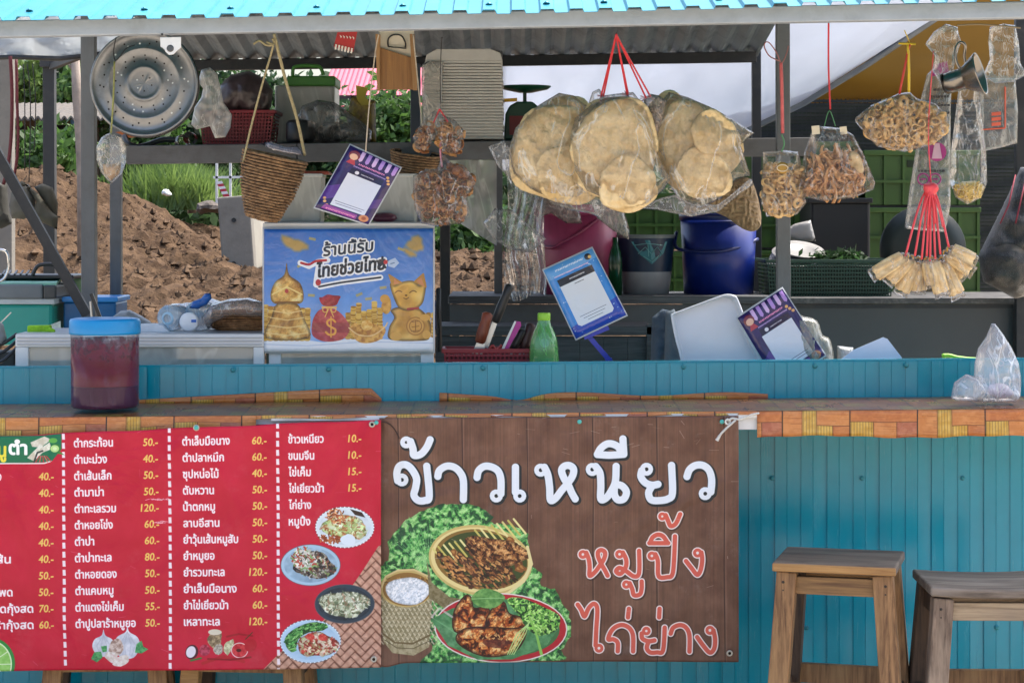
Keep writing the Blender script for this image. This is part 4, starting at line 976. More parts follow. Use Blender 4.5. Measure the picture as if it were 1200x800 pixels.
for i, (a, b, q) in enumerate(rows1):
    if a: C.text(a, (1.6 if q < 10 else (13 if q == 14 else 15 if q == 16 else 39)), 562.5 + 19.3 * i, 13.2, WHI, bold=.42, width={'ง': 4, 'วุ้นเส้น': 38, 'ข้าวโพด': 38, 'ข้าวโพดกุ้งสด': 72, 'ปลาร้ากุ้งสด': 66}[a], align='r', rot=-.6)
    C.text(b, 62.5, 562 + 19.3 * i, 12.4, YEL, bold=.28, align='r', xs=.92, rot=-.6, shear=.12)
# green heading with sliced vegetables
C.poly([(-70, 512), (50, 510), (72, 508), (72, 526), (60, 541), (-70, 544)], '17714e'); C.stroke([(-70, 543.5), (52, 542.5), (60, 540)], 1.4, 'f0f0e8')
C.text('เมนู', 6.5, 535, 22, 'f2e24a', bold=.7, align='r', xs=.9); C.text('ตำ', 10.5, 532, 21, 'ffffff', bold=.9, width=21)
for k, (o, co) in enumerate((([(36, 518), (52, 511), (60, 515), (48, 524), (38, 523)], 'e8e4d6'), ([(32, 536), (48, 520), (54, 526), (40, 540)], 'eef1e6'), ([(46, 526), (58, 518), (60, 526), (50, 530)], 'f4f2e2'))): C.poly(o, co, tex=('c9c4ae', 3, 2), seed=k)
C.ell(65, 525, 6.5, 5.2, '2f7d3c'); C.ell(64, 525.5, 5, 4.2, 'b9e08e'); C.ell(64, 525.5, 2.4, 2, 'd8f0b4'); C.ell(62, 516, 5, 3, '63b04c'); C.poly([(66, 531), (76, 533), (70, 529)], '3f8f3c')
for a in range(5): C.stroke([(46 + 2 * a, 534), (42 + 4.6 * a, 541)], 1.1, ['c7283a', 'e25a5a'][a % 2])
C.stroke([(40, 541), (44, 530), (50, 528)], 2, '3a3f3c')
# lime
C.ell(-12, 777, 29, 31, '2e8a3e'); C.ell(-13, 778, 26.5, 29, 'd9efc0'); C.ell(-13, 778, 25, 27.5, '9fd274', tex=('86c35c', 3, 2))
for a in range(12): C.stroke([(-13, 778), (-13 + 25 * math.cos(a * .52), 778 + 27 * math.sin(a * .52))], 1, 'dff2cc')
# garlic
for (cx, cy, rx, ry) in ((121, 756, 13, 12), (149, 755, 15, 15)):
    C.poly(catmull2([(cx, cy - ry - 7), (cx + 2.5, cy - ry), (cx + rx * .8, cy - ry * .6), (cx + rx, cy + 2), (cx + rx * .5, cy + ry), (cx - rx * .5, cy + ry), (cx - rx, cy + 2), (cx - rx * .8, cy - ry * .6), (cx - 2, cy - ry)], 4, True), 'e3e5ec', tex=('b9bfcc', 6, 2.2))
    for a in (-.6, -.2, .3, .65): C.stroke([(cx, cy - ry), (cx + a * rx, cy), (cx + a * rx * .6, cy + ry * .8)], .6, 'a8adba', alpha=.8)
C.poly(blob(136, 758, 8, 11, 14, .08, 4, 20), '9b7f72', tex=('d7c6bb', 3, 3)); C.poly(blob(131, 770, 9, 6, 14, .1, 2, 20), 'e9e2dc', tex=('c6b6a8', 3, 2)); C.poly(blob(142, 774, 11, 5.5, 14, .1, 5, -20), 'f1ece6', tex=('cfc2b6', 3, 2))
for q in ([(106, 772), (110, 764), (118, 763), (120, 770), (113, 776)], [(158, 764), (160, 754), (166, 750), (168, 757), (174, 760), (166, 765)], [(118, 757), (125, 756), (125, 763), (120, 764)]): C.poly(q, '2f7d4a', tex=('5fae6a', 2, 2))
# spices
C.ell(225, 763, 7.5, 8.5, '4a1c28', rot=20); C.ell(224, 763, 5.5, 6.8, 'e6dfe6', rot=20); C.ell(240, 761, 6.5, 6.5, '8d2038', tex=('c04a62', 3, 3)); C.poly(blob(252, 748, 9, 10, 14, .1, 5), 'b5a07c', tex=('6b5a44', 3, 3)); C.ell(252, 740, 8, 3.4, 'd9d1bc'); C.poly(blob(256, 760, 6, 6, 12, .1, 5), 'c9c2b4', tex=('8d8577', 2, 3))
C.poly(blob(268, 757, 6, 8, 12, .2, 6, 30), 'dcdcb8', tex=('a8a67e', 2, 3)); C.ell(281, 761, 10, 9, 'e8d0d0'); C.ell(281, 761, 9, 8, 'b01c2c', tex=('d8484c', 3, 2)); C.ell(280, 761, 3, 2, '4e1018')
C.ell(294, 755, 7, 8, 'b3182c', rot=30); C.stroke([(266, 745), (280, 742), (296, 744)], 2.2, '9c1426'); C.stroke([(238, 776), (262, 768), (286, 774)], 3.4, 'b0202a'); C.stroke([(244, 771), (270, 772), (294, 769)], 2.2, '8d1420'); C.stroke([(224, 773), (236, 770)], 2, '3f7a3a'); C.stroke([(288, 748), (296, 740)], 1.2, '5a3a24')
# four dishes
def plate(cx, cy, rx, ry, rim, inner, cols, seed, rot=0, fx=.72, fy=.66, dx=0, dy=0, n=330, ln=6, wd=1.7):
    C.ell(cx, cy, rx + .8, ry + .8, '5d6066', rot=rot, alpha=.8); C.ell(cx, cy, rx, ry, rim, rot=rot); C.ell(cx, cy, rx * .9, ry * .86, inner, rot=rot, tex=(rim, 8, 1.5))
    o = blob(cx + dx, cy + dy, rx * fx, ry * fy, 22, .1, seed); C.food(o, sorted(cols, key=lambda c: sum(hexc(c))), 4, 2.6, seed, rim=.35, lit=.25); C.scatter(o, cols, n // 3, ln, wd, seed, curve=.8, alpha=.75); C.scatter(o, cols[:3], 24, 3.4, 2.6, seed, blobs=True, alpha=.8)
plate(404, 617.5, 34, 23.5, 'dbe6ee', 'c4d4de', ['cfe0a8', 'b7d488', 'e3ebcb', 'a9683f', 'c98a5c', '8fb765'], 1)
C.scatter(blob(395, 605, 14, 10, 12, .1, 2), ['a4512f', 'cf8353', '7a3a20', 'e0b080'], 70, 4, 1.6, 7); C.scatter(blob(386, 631, 16, 5, 12, .1, 2), ['8b3f22', 'b5683c'], 40, 5, 1.8, 8); C.poly(blob(408, 632, 10, 6, 12, .1, 6), 'dce9f4'); C.poly([(410, 596), (424, 600), (428, 606), (416, 603)], '3a2b24')
plate(364, 661.5, 34.5, 23.5, 'a7c6dc', '7d98ae', ['4b4340', '2f2b2c', '6d5f58', 'a8483a', 'c8c4bc', '7fa05a'], 2, dx=4)
C.scatter(blob(356, 655, 14, 14, 12, .1, 2), ['c9cfc0', 'd8dcd2', 'b24a3c', '7da062', 'e5e0d6'], 120, 6, 1.7, 9, curve=.8)
plate(404, 707, 34.5, 22.5, '2f4150', '1e2b36', ['b8c4a4', 'd3dac0', '8f9c7c', '5f6f54', 'a8846a', 'e2e6d4'], 3, n=300, fx=.78, fy=.74)
plate(364, 750.5, 35, 25, 'b9d6ee', 'a2c6e4', ['d9c4a8', 'c23a34', 'e9dcc8', 'a8795a', '8c2f28', '9fb87a'], 4, dx=8, dy=4, fx=.62, fy=.62)
GVG = catmull2([(334, 748), (342, 738), (358, 730), (372, 728), (384, 732), (378, 738), (362, 740), (350, 748), (346, 762), (338, 760)], 3, True); C.food(GVG, ['16401f', '2f7a3a', '5fae52', '9fd888'], 3, 2.4, 4); C.scatter(GVG, ['4f9d4f', '1f5c2c', '7fc06a'], 100, 6, 1.2, 4, ang=-25)
for q in ((364, 745), (378, 746)): C.ell(q[0], q[1], 5, 4, 'c02c2c', rot=20, tex=('e06a5c', 2, 2))
for a in range(44):
    t = a / 44 * 6.283; C.ell(364 + 35 * math.cos(t), 750.5 + 25 * math.sin(t), .8, .8, 'eef6fc'); C.ell(404 + 34 * math.cos(t), 617.5 + 23.5 * math.sin(t), .8, .8, 'f4f8fb')
# pale creases and scuffs
for i in range(60):
    x, y = random.uniform(-60, 445), random.uniform(500, 780); a = random.gauss(0, .5); l = random.uniform(2, 13)
    C.stroke([(x, y), (x + l * math.cos(a), y + l * math.sin(a))], random.uniform(.25, .6), 'e58a9c', alpha=random.uniform(.2, .6))
for q in ((186, 585, 20, 2), (187, 612, 9, 3)): C.scatter(blob(*q, 10, .1, 1), ['f0b8c4'], 14, 6, .7, 3, ang=3, alpha=.8)
M_RED = print_mat('red_banner_print', C.image('red_banner'), rough=.34, wear_sheen=.08, ws=7, bump=.5, bscale=4, spec=.3, alb=.93)

def banner(name, x0, x1, yt, yb, Y, m, can, seed, amp=.006, parent=None, nu=90, nv=60, thick=.0009, curl=0, top=None, creases=()):
    mb = MB()
    def fn(u, v):
        px = x0 + (x1 - x0) * u; a, b = yt(px), yb(px); py = a * (1 - v) + b * v; p = P(px, py, Y)
        w_ = min(1, v * 3)
        d = amp * (mnoise.fractal(V((p.x * 2.6 + p.z * .9, p.z * 2.2, seed)), 1, 2, 3) * w_ + .7 * math.sin(p.x * 7 - p.z * 5 + seed) * v)
        d += amp * .35 * math.sin(p.x * 46 + 4 * mnoise.noise(V((p.x * 2, p.z * 3, seed)))) * math.exp(-v * 5)
        for (a0, b0, a1, b1, h_, w_2) in creases:
            dx, dy = a1 - a0, b1 - b0; t = max(0, min(1, ((px - a0) * dx + (py - b0) * dy) / (dx * dx + dy * dy))); q_ = math.hypot(px - a0 - t * dx, py - b0 - t * dy); d -= h_ * math.exp(-(q_ / w_2) ** 2) * math.sin(3.14 * min(1, .12 + t * .88)) ** .5
        return V((p.x, Y + d - curl * v ** 6 * (.5 + .5 * math.sin(p.x * 9 + seed)), p.z))
    mb.grid(fn, nu, nv, uvfn=lambda u, v: can.uv(x0 + (x1 - x0) * u, yt(x0 + (x1 - x0) * u) * (1 - v) + yb(x0 + (x1 - x0) * u) * v))
    return obj(name, mb, m, parent, smooth=True, fix=False, thick=thick), fn
def lip(y): return y
t1 = thing('banner', 'brown wood-print banner with white and orange Thai lettering and grilled food pictures', 'banner', P(655, 775, 5.63))
banner('sheet', 444.5, 865.5, lambda x: 489.5 - 2.5 * (x - 445) / 420, lambda x: 775.5 - .5 * (x - 445) / 420 + 5 * math.exp(-((x - 452) / 14) ** 2), 5.628, M_BROWN, B, 2, .007, t1, 170, 110, creases=[(450, 492, 520, 640, .003, 5), (446, 600, 600, 560, .002, 6), (853, 494, 790, 610, .003, 5), (860, 560, 700, 640, .002, 5), (679, 494, 640, 600, .002, 6), (679, 494, 730, 620, .002, 5), (500, 770, 640, 700, .0025, 6), (760, 770, 850, 640, .002, 6)])
GRM = mesh_only('grommet', MB().lathe([(.004, -.001), (.004, .0015), (.0055, .0025), (.0078, .0018), (.0085, 0), (.0085, -.001)], (0, 0, 0), 18, (0, -1, 0)), mat('grommet_metal', 'b9b4a6', rough=.4, metal=.6), True)
HOL = mesh_only('hole', MB().lathe([(0, .0006), (.0042, .0006)], (0, 0, 0), 14, (0, -1, 0)), mat('hole_dark', '15120f', rough=.9), False)
def grommet(px, py, Y, t, hole=True):
    o = share('grommet', GRM, P(px, py, Y), t)
    if hole: h = share('hole', HOL, P(px, py, Y), o); h.location = (0, 0, 0)
NAIL = mesh_only('nail', MB().lathe([(0, .003), (.003, .003), (.005, .0015), (.006, 0)], (0, 0, 0), 10, (0, -1, 0)), mat('nail_teal', '4fb0a8', rough=.5, metal=.2), True)
for q in ((679, 494), (846, 494), (563 + 116 - 4, 494.2)): 
    if q[0] != 675: share('nail', NAIL, P(*q, 5.617), t1)
grommet(853, 494, 5.616, t1, False); grommet(855, 765, 5.616, t1)
t2 = thing('banner', 'red menu banner listing Thai dishes and prices in white and yellow', 'banner', P(200, 785, 5.62))
banner('sheet', -64, 446.5, lambda x: 511 - 19 * max(0, min(1, (x + 10) / 440)) + .6 * math.sin(x * .05), lambda x: 787 - 5 * (x + 60) / 500, 5.609, M_RED, C, 5, .010, t2, 190, 110, creases=[(230, 500, 120, 620, .003, 6), (230, 500, 300, 640, .003, 6), (438, 498, 360, 620, .003, 6), (-20, 520, 60, 700, .004, 8), (20, 560, 90, 760, .003, 6), (438, 770, 330, 690, .0025, 6), (100, 770, 220, 640, .002, 7), (280, 540, 260, 760, .002, 7)])
grommet(436, 497, 5.6, t2); grommet(438, 772, 5.6, t2); grommet(230, 501, 5.602, t2, False); share('nail', NAIL, P(230, 501, 5.598), t2); share('nail', NAIL, P(441, 495, 5.597), t2)
rp = MB(); rp.tube(smooth_path([P(853, 494, 5.612), P(858, 490, 5.606), P(867, 491, 5.604), P(880, 486, 5.61), P(889, 484, 5.63)]), .003, 6); rp.tube(smooth_path([P(862, 492, 5.602), P(853, 500, 5.6), P(845, 508, 5.602), P(840, 516, 5.604)]), [.003] * 14 + [.004] * 3 + [.005] * 2, 6); rp.tube(ring3 := [P(853 + 3 * math.cos(a), 494 + 3 * math.sin(a), 5.604) for a in np.linspace(0, 6, 9)], .0028, 6)
tag(obj('rope', rp, mat('white_string', 'c9c8c2', rough=.8, var=.2, vs=90), smooth=True), 'frayed white rope tying the top right corner of the brown banner', 'rope')
rp = MB(); rp.tube(smooth_path([P(441, 493, 5.615), P(455, 496, 5.62), P(463, 504, 5.622), P(468, 514, 5.622)]), .0016, 5); tag(obj('cord', rp, mat('dark_cord', '3a241c'), smooth=True), 'thin dark cord between the two banners', 'cord')

# ---------------- blue poster with gold coins
K = Can(306, 264, 511, 414, 6, '4c86d8'); hh, ww = K.a.shape[:2]
yy = np.linspace(0, 1, hh)[:, None, None]; K.a[:] = hexc('2f68c4') * (1 - yy) + hexc('8fb8ec') * yy; K.a += (vnoise(hh, ww, 150, 3, 4)[..., None] - .5) * .12
for i in range(9): K.stroke([(410 + i * 12, 264), (440 + 20 * i, 340)], 2.5, 'bcd6f6', alpha=.12, soft=3)
K.poly([(306, 398), (340, 396), (380, 401), (420, 395), (460, 398), (511, 394), (511, 414), (306, 414)], 'e8eef8'); K.stroke([(306, 403), (360, 405), (430, 400), (511, 402)], 1.2, 'b7c8e4', alpha=.8)
GC = ['b8862e', 'd9ab48', 'f0d077', '8f6320', 'e4bd5a']
def coins(x, y0, y1, w_=6):
    y = y1
    while y > y0:
        K.ell(x + random.uniform(-.5, .5), y, w_ / 2, 1.5, GC[random.randrange(2)]); K.ell(x, y - .5, w_ / 2 - .4, 1.0, GC[2 + random.randrange(3)], alpha=.8); y -= 1.9
for x in np.arange(311, 366, 6.2): coins(x, 358 + 5 * math.sin(x), 398, 7)
for x in np.arange(408, 450, 6.2): coins(x, 360 - 6 * math.cos(x * .3), 396, 7)
for x in np.arange(496, 511, 6): coins(x, 366, 394, 6)
# a plain tiered golden ornament stands where the photographed poster has a mascot
K.poly(catmull2([(336, 308), (339, 322), (352, 332), (356, 348), (350, 356), (323, 356), (317, 346), (322, 331), (333, 322)], 4, True), 'a9743a'); K.food(catmull2([(336, 308), (339, 322), (352, 332), (356, 348), (350, 356), (323, 356), (317, 346), (322, 331), (333, 322)], 4, True), ['a06c2c', 'c8964a', 'e6bc68', 'f4dc98'], 8, 1.1, 2, rim=.5, lit=.1); K.stroke([(319, 345), (336, 336), (354, 345)], 1.6, 'f3d98a'); K.stroke([(323, 354), (350, 354)], 2, '8a5a26'); K.ell(336, 341, 2.2, 2.6, 'b8433e')
K.food(catmull2([(325, 356), (348, 356), (356, 372), (362, 396), (312, 396), (318, 372)], 4, True), ['9a6a2a', 'c08c40', 'dcae5c', 'f0d088'], 9, 1.1, 3, rim=.5, lit=.1)
for q in (364, 372, 381, 390): K.stroke([(320 - (q - 360) * .25, q), (337, q + 3), (353 + (q - 360) * .25, q)], 1.2, 'f2d793', alpha=.8)
# red money bag
K.poly(catmull2([(377, 362), (392, 362), (404, 372), (410, 384), (404, 396), (390, 400), (376, 399), (366, 392), (366, 378), (370, 368)], 5, True), 'a8343a', tex=('c4545a', 6, 2)); K.poly([(366, 378), (410, 378), (410, 390), (366, 389)], '7f2a34', alpha=.45)
K.poly(catmull2([(379, 358), (374, 349), (378, 348), (384, 345), (391, 346), (399, 347), (397, 352), (393, 358)], 4, True), '8a1a26', tex=('b8323c', 3, 2))
K.stroke([(378, 360), (394, 360)], 2.2, 'e8b45c'); K.stroke(ring(381, 363, 2.8), 1.2, 'e8b45c'); K.stroke(ring(391, 363, 2.8), 1.2, 'e8b45c'); K.stroke([(385, 362), (381, 371)], 1.2, 'e8b45c'); K.stroke([(387, 362), (391, 371)], 1.2, 'e8b45c')
K.stroke(catmull2([(393, 377), (389, 374), (384, 376), (384, 380), (388, 383), (393, 386), (392, 391), (386, 392), (382, 389)], 4), 2.4, 'f0a848'); K.stroke([(388, 371), (388, 395)], 1.4, 'f0a848')
# gold ingot
K.poly(catmull2([(410, 386), (416, 378), (424, 382), (431, 375), (440, 380), (449, 382), (452, 388), (445, 398), (430, 402), (418, 399)], 4, True), 'a86a2a', tex=('e6b058', 4, 2.4)); K.stroke(catmull2([(409, 384), (420, 392), (436, 393), (450, 384), (454, 378)], 4), 1.5, 'eac488'); K.ell(430, 381, 7, 6, 'd7963c', tex=('f3cf80', 3, 2))
# golden lucky-cat ornament, plain
K.poly(catmull2([(458, 398), (456, 384), (462, 372), (458, 364), (466, 360), (486, 360), (497, 366), (505, 380), (504, 394), (496, 399)], 5, True), 'b07a30'); K.food(catmull2([(458, 398), (456, 384), (462, 372), (458, 364), (466, 360), (486, 360), (497, 366), (505, 380), (504, 394), (496, 399)], 5, True), ['b07c30', 'c4903c', 'd8a850', 'e6be6c'], 16, .9, 4, rim=.6, lit=.05, octs=2); K.poly(catmull2([(460, 345), (457, 332), (463, 334), (472, 330), (484, 329), (492, 334), (499, 330), (498, 345), (494, 357), (482, 364), (468, 361)], 5, True), 'c38f36'); K.food(catmull2([(460, 345), (457, 332), (463, 334), (472, 330), (484, 329), (492, 334), (499, 330), (498, 345), (494, 357), (482, 364), (468, 361)], 5, True), ['c08c38', 'd4a248', 'e4b95c', 'f0cf7e'], 18, .9, 7, rim=.6, lit=.05, octs=2)
for s in ((460, 334, 456, 322, 470, 331), (486, 330, 496, 321, 499, 336)): K.poly([(s[0], s[1]), (s[2], s[3]), (s[4], s[5])], 'b8863a', grow=1); K.poly([(s[0] + 1.5, s[1] - 1), ((s[0] + s[2] + s[4]) / 3, s[3] + 4), (s[4] - 1, s[5] + 1)], 'cf8a5a')
for cx in (467, 484): K.stroke(catmull2([(cx - 4, 343), (cx, 340.5), (cx + 4, 342)], 4), 1, '5c3a14')
K.ell(476, 346, 1.4, 1, '5c3a14'); K.stroke([(473, 349), (476, 350.5), (479, 348.5)], .8, '5c3a14'); K.poly(blob(453, 358, 6, 10, 14, .06, 2, 10), 'b07a30', tex=('e0ac55', 5, 2)); K.ell(451, 350, 5.5, 5, 'cf9a44'); K.stroke([(478, 362), (490, 361)], 2.6, 'a8383a')
K.ell(487, 382, 11, 11, 'a5702c'); K.ell(487, 382, 9.6, 9.6, 'd09a48'); K.stroke(ring(487, 382, 7.2), .8, '8a5a22'); K.stroke([(483, 377), (491, 376)], .9, '8a5a22'); K.stroke([(487, 375), (487, 388)], .9, '8a5a22'); K.stroke([(483, 383), (491, 382)], .9, '8a5a22'); K.stroke([(482, 388), (492, 387)], .9, '8a5a22')
for q in ((464, 394, 7, 5), (500, 392, 5, 5), (498, 372, 6, 4)): K.ell(*q, 'd6a24c')
for q in ((345, 286, 14, 8, 20), (487, 286, 8, 11, -40), (480, 296, 7, 4, 30)): K.poly(blob(q[0], q[1], q[2], q[3], 14, .2, 3, q[4]), 'c49a3e', soft=4, alpha=.85)
for q in ((366, 280), (352, 311), (421, 345), (449, 337), (470, 292), (365, 346), (432, 350)): K.poly(rot2([(q[0] - 4, q[1] - 1.6), (q[0] + 4, q[1] - 1.6), (q[0] + 4, q[1] + 1.6), (q[0] - 4, q[1] + 1.6)], *q, q[0] * 7 % 60 - 30), 'b8a860', alpha=.8)
K.text('ร้านนี้รับ', 379, 300, 19, '15243c', bold=.5, width=58, rot=-6, shear=.16, outline='f4f8ff', ow=1.6)
K.stroke([(375, 336), (400, 331), (446, 325)], 6.5, 'f4f8ff'); K.stroke([(352, 308), (362, 312), (372, 307), (384, 305)], 6.5, 'f4f8ff'); K.stroke([(371, 333), (374, 312)], 8, 'f4f8ff')
K.text('ไทยช่วยไทย', 371, 325, 20.5, '121c2e', bold=.75, width=80, rot=-7, shear=.2, outline='f4f8ff', ow=2.0)
K.stroke(catmull2([(353, 308), (362, 310), (370, 306), (382, 305)], 4), 2.8, 'b8222e'); K.stroke(catmull2([(374, 336), (400, 331), (446, 325)], 4), 2.2, '16243a'); K.ell(373, 331, 3.2, 3.8, 'b8222e')
for a in range(5): K.stroke([(448, 308), (448 + 6.5 * math.cos(a * 1.26 - .3), 308 + 6.5 * math.sin(a * 1.26 - .3))], 2.8, '16243a')
K.ell(452, 307, 2.6, 2.6, 'c8323e'); K.poly([(454, 306), (463, 302), (468, 308), (462, 314), (455, 312)], 'dbe8f8', alpha=.75); K.stroke([(458, 309), (462, 308)], 1.2, '5878a8')
M_POST = print_mat('poster_print', K.image('poster'), rough=.2, wear_sheen=.04, ws=10, bump=.35, bscale=9, spec=.6)

# ---------------- scan-to-pay cards; the code itself is left out
def squig(c, x0, x1, y, h, col):        # print too small to read in the photograph
    r = random.Random(int(x0 * 7 + y)); x = x0
    while x < x1:
        w_ = r.uniform(.5, 1.1) * h * .6; c.stroke([(x, y + h * .35), (x + w_ * .3, y - h * .4), (x + w_, y + h * r.uniform(-.3, .4))], max(.35, h * .24), col); x += w_ + h * .25
def card_can(kind):
    c = Can(0, 0, 62, 92, 10, '2c1d5c' if kind == 'p' else '2f86d8')
    c.a += (vnoise(c.h, c.w, 120, 4, 3)[..., None] - .5) * .12
    if kind == 'p':
        c.poly([(0, 60), (12, 52), (16, 70), (0, 80)], '5b3590'); c.poly([(62, 50), (50, 60), (52, 72), (62, 66)], '4c2c80')
        for i in range(6):
            x = 16 + i * 8; c.poly([(x, 1), (x + 4.4, 1), (x + 4.4, 13), (x + 2.2, 15.5), (x, 13)], 'd9b8ee' if i % 2 == 0 else 'b890e0')
        c.ell(10, 10, 6.5, 6.5, '7b2c3c'); c.ell(10, 12, 4.6, 4.2, 'e8b8a0'); c.poly([(5, 22), (8, 16), (13, 16), (16, 22)], 'b8384c')      # generic rosette, no mascot
        squig(c, 19, 49, 18.4, 2.6, 'ff9ad0'); squig(c, 15, 53, 23.2, 1.8, 'd8b8ff')
        c.rect(14, 26, 53, 34, '1d1440'); c.ell(22, 30, 2.4, 2.4, 'e8e4f4'); squig(c, 27, 42, 30, 1.4, 'e8e4f4')
        c.rect(13, 34, 53, 82, 'dfe4f4')
        for y, w_ in ((75, 34), (78, 30)): c.stroke([(33 - w_ / 2, y), (33 + w_ / 2, y)], .8, '5b5f80', alpha=.8)
        for q in ((57, 24), (59, 28), (55, 20), (6, 80), (10, 84), (4, 76)): c.ell(*q, 1.8, 1.8, 'e8b070')
        c.ell(54, 86, 5.5, 5, 'd08a60'); c.ell(54, 86, 2.6, 2.4, '9c4c34'); c.poly([(8, 83), (46, 84), (46, 91), (6, 90)], '8d3c9c'); squig(c, 11, 44, 88, 2.2, 'ff9ad0')
    else:
        c.poly([(0, 0), (62, 0), (62, 12), (0, 15)], '5fa4e4'); c.poly([(0, 78), (62, 66), (62, 92), (0, 92)], '2648b4'); c.scatter([(0, 0), (62, 0), (62, 92), (0, 92)], ['9fd0f4', 'c4e4fa'], 46, .9, .9, 3, blobs=True, alpha=.8)
        squig(c, 12, 46, 7, 2.6, 'e8f4ff'); squig(c, 8, 50, 14, 1.8, 'ffd8e8'); c.ell(53, 7, 4, 4, '1c2430'); c.ell(55, 8, 2, 2, 'e8c070')
        c.poly(catmull2([(9, 22), (9, 19), (12, 18), (50, 18), (53, 19), (53, 22)], 2) + [(53, 27), (9, 27)], '1b2032'); squig(c, 23, 41, 22.6, 1.8, 'e8eef8')
        c.poly([(9, 27), (53, 27), (53, 78), (50, 81), (12, 81), (9, 78)], 'dce6f2')
        for y, w_ in ((70, 32), (73.5, 26), (77, 18)): c.stroke([(31 - w_ / 2, y), (31 + w_ / 2, y)], .7, '5b6a80', alpha=.8)
        squig(c, 26, 37, 30.5, .9, '39404e')
    return c
CP, CB = card_can('p'), card_can('b')
M_CP = print_mat('purple_card_print', CP.image('purple_card'), rough=.18, wear_sheen=.03, bump=.15, bscale=12, spec=.6)
M_CB = print_mat('blue_card_print', CB.image('blue_card'), rough=.18, wear_sheen=.03, bump=.15, bscale=12, spec=.6)
LAM = mat('laminate_edge', 'b9bfc8', rough=.2, var=.05)
def card(label, c4, Y, m, can, tilt=.012, group=None):
    """four photo-pixel corners: top left, top right, bottom right, bottom left"""
    t = thing('payment_card', label, 'card', P((c4[3][0] + c4[2][0]) / 2, (c4[3][1] + c4[2][1]) / 2, Y), group)
    A = [P(*q, Y) for q in c4]; A[0].y += tilt; A[1].y += tilt
    ctr = sum(A, V()) / 4
    def q(u, v, g=1.0, dy=0):
        p = (A[0].lerp(A[1], u)).lerp(A[3].lerp(A[2], u), v); p = ctr + (p - ctr) * g; b_ = .004 * math.sin(u * 3.14) + .003 * math.sin(v * 3.1)
        return p + V((0, dy + b_, 0))
    mb = MB(); mb.grid(lambda u, v: q(u, v, 1.04, .0014), 8, 10); obj('laminate', mb, LAM, t, smooth=True, thick=.0012, fix=False)
    mb = MB(); mb.grid(lambda u, v: q(u, v), 8, 10, uvfn=lambda u, v: (u, 1 - v)); obj('print', mb, m, t, smooth=True, thick=.0003, fix=False)
    return t

# ================================================================ THINGS
def frustum(mb, cx, y0, y1, w0, w1, Y, n=36, sx=1, depth=1.0, cap0=False, cap1=True, extra=None, warp=None):
    """round body between two photo rows: w0 = width at the top row y0, w1 at y1 (photo px), axis vertical"""
    s = Y / F; b = P(cx, y1, Y); h = (y1 - y0) * s
    prof = [(w1 * s / 2, 0)] + (extra or []) + [(w0 * s / 2, h)]
    return mb.lathe(prof, b, n, cap0=cap1, cap1=cap0, sy=depth, warp=warp)
WHITE = mat('white_aluminium', 'd2d4d6', rough=.4, var=.05, dirt=.3, dcol='a19c92', ds=12)
GLASS = film('dusty_glass', 'b4b8b4', clear=.45, rough=.08, ws=3, wk=.2, bump=.02)
FILM = film('clear_film', 'e6eaec', clear=.975, rough=.1, ws=22, wk=.3, bump=1)
FILM2 = film('crinkled_film', 'e8ecef', clear=.94, rough=.12, ws=34, wk=.5, bump=1)
MILK = film('milky_bag', 'c4c8c8', clear=.42, rough=.3, ws=26, wk=.6, bump=.7)
RDS = mat('red_string', 'c8323c', rough=.6, var=.2, vs=60)
def string(name, pts, r, m, label=None, cat=None, parent=None, n=5, smooth_=True):
    o = obj(name, MB().tube(smooth_path(pts, 5) if smooth_ else pts, r, n), m, parent, smooth=True)
    return tag(o, label, cat) if label else o

# ---------------- counter top
J = thing('sauce_jar', 'tall clear jar of reddish purple shrimp sauce with a bright blue lid', 'jar', P(123, 477, 5.76))
YJ = 5.76; s = YJ / F; base = P(123, 477.5, YJ)
def rz(px_r, py): return (px_r * s, (477.5 - py) * s)
mb = MB(); mb.lathe([rz(0, 477), rz(37, 477), rz(39.3, 475), rz(39.8, 470), rz(39.8, 392), rz(38.5, 388)], base, 48)
obj('glass', mb, film('jar_plastic', '8070a0', clear=.97, rough=.12, ws=9, wk=.1, bump=.05), J, smooth=True)
mb = MB(); mb.lathe([rz(0, 476.5), rz(36.5, 476.5), rz(38.6, 474), rz(38.8, 451.5), rz(0, 451.5)], base, 48)
obj('sauce', mb, mat('sauce', '3c0d30', rough=.6, spec=.15, var=.12, vs=8), J, smooth=False)
def residue():
    m = mat('residue', '8c1418', rough=.6, var=.5, vs=26, color2='6c1c38', spec=.2, stretch=(1, 1, 1.6)); nt = m.node_tree; N = nt.nodes; L = nt.links
    tc = N.new('ShaderNodeTexCoord'); no = N.new('ShaderNodeTexNoise'); no.inputs['Scale'].default_value = 55; no.inputs['Detail'].default_value = 7; L.new(tc.outputs['Object'], no.inputs['Vector'])
    sx = N.new('ShaderNodeSeparateXYZ'); L.new(tc.outputs['Object'], sx.inputs[0]); a = N.new('ShaderNodeMath'); a.operation = 'MULTIPLY_ADD'; a.inputs[1].default_value = -4.2; a.inputs[2].default_value = 1.36; L.new(sx.outputs['Z'], a.inputs[0])
    b = N.new('ShaderNodeMath'); b.operation = 'ADD'; L.new(no.outputs[0], b.inputs[0]); L.new(a.outputs[0], b.inputs[1]); mr = N.new('ShaderNodeMapRange'); mr.inputs[1].default_value = .92; mr.inputs[2].default_value = 1.22; mr.inputs[4].default_value = .9
    L.new(b.outputs[0], mr.inputs[0]); L.new(mr.outputs[0], N['Principled BSDF'].inputs['Alpha']); return m
mb = MB(); mb.lathe([rz(38.9, 451), rz(39, 440), rz(39.1, 396)], base, 48); obj('residue', mb, residue(), J, smooth=True)
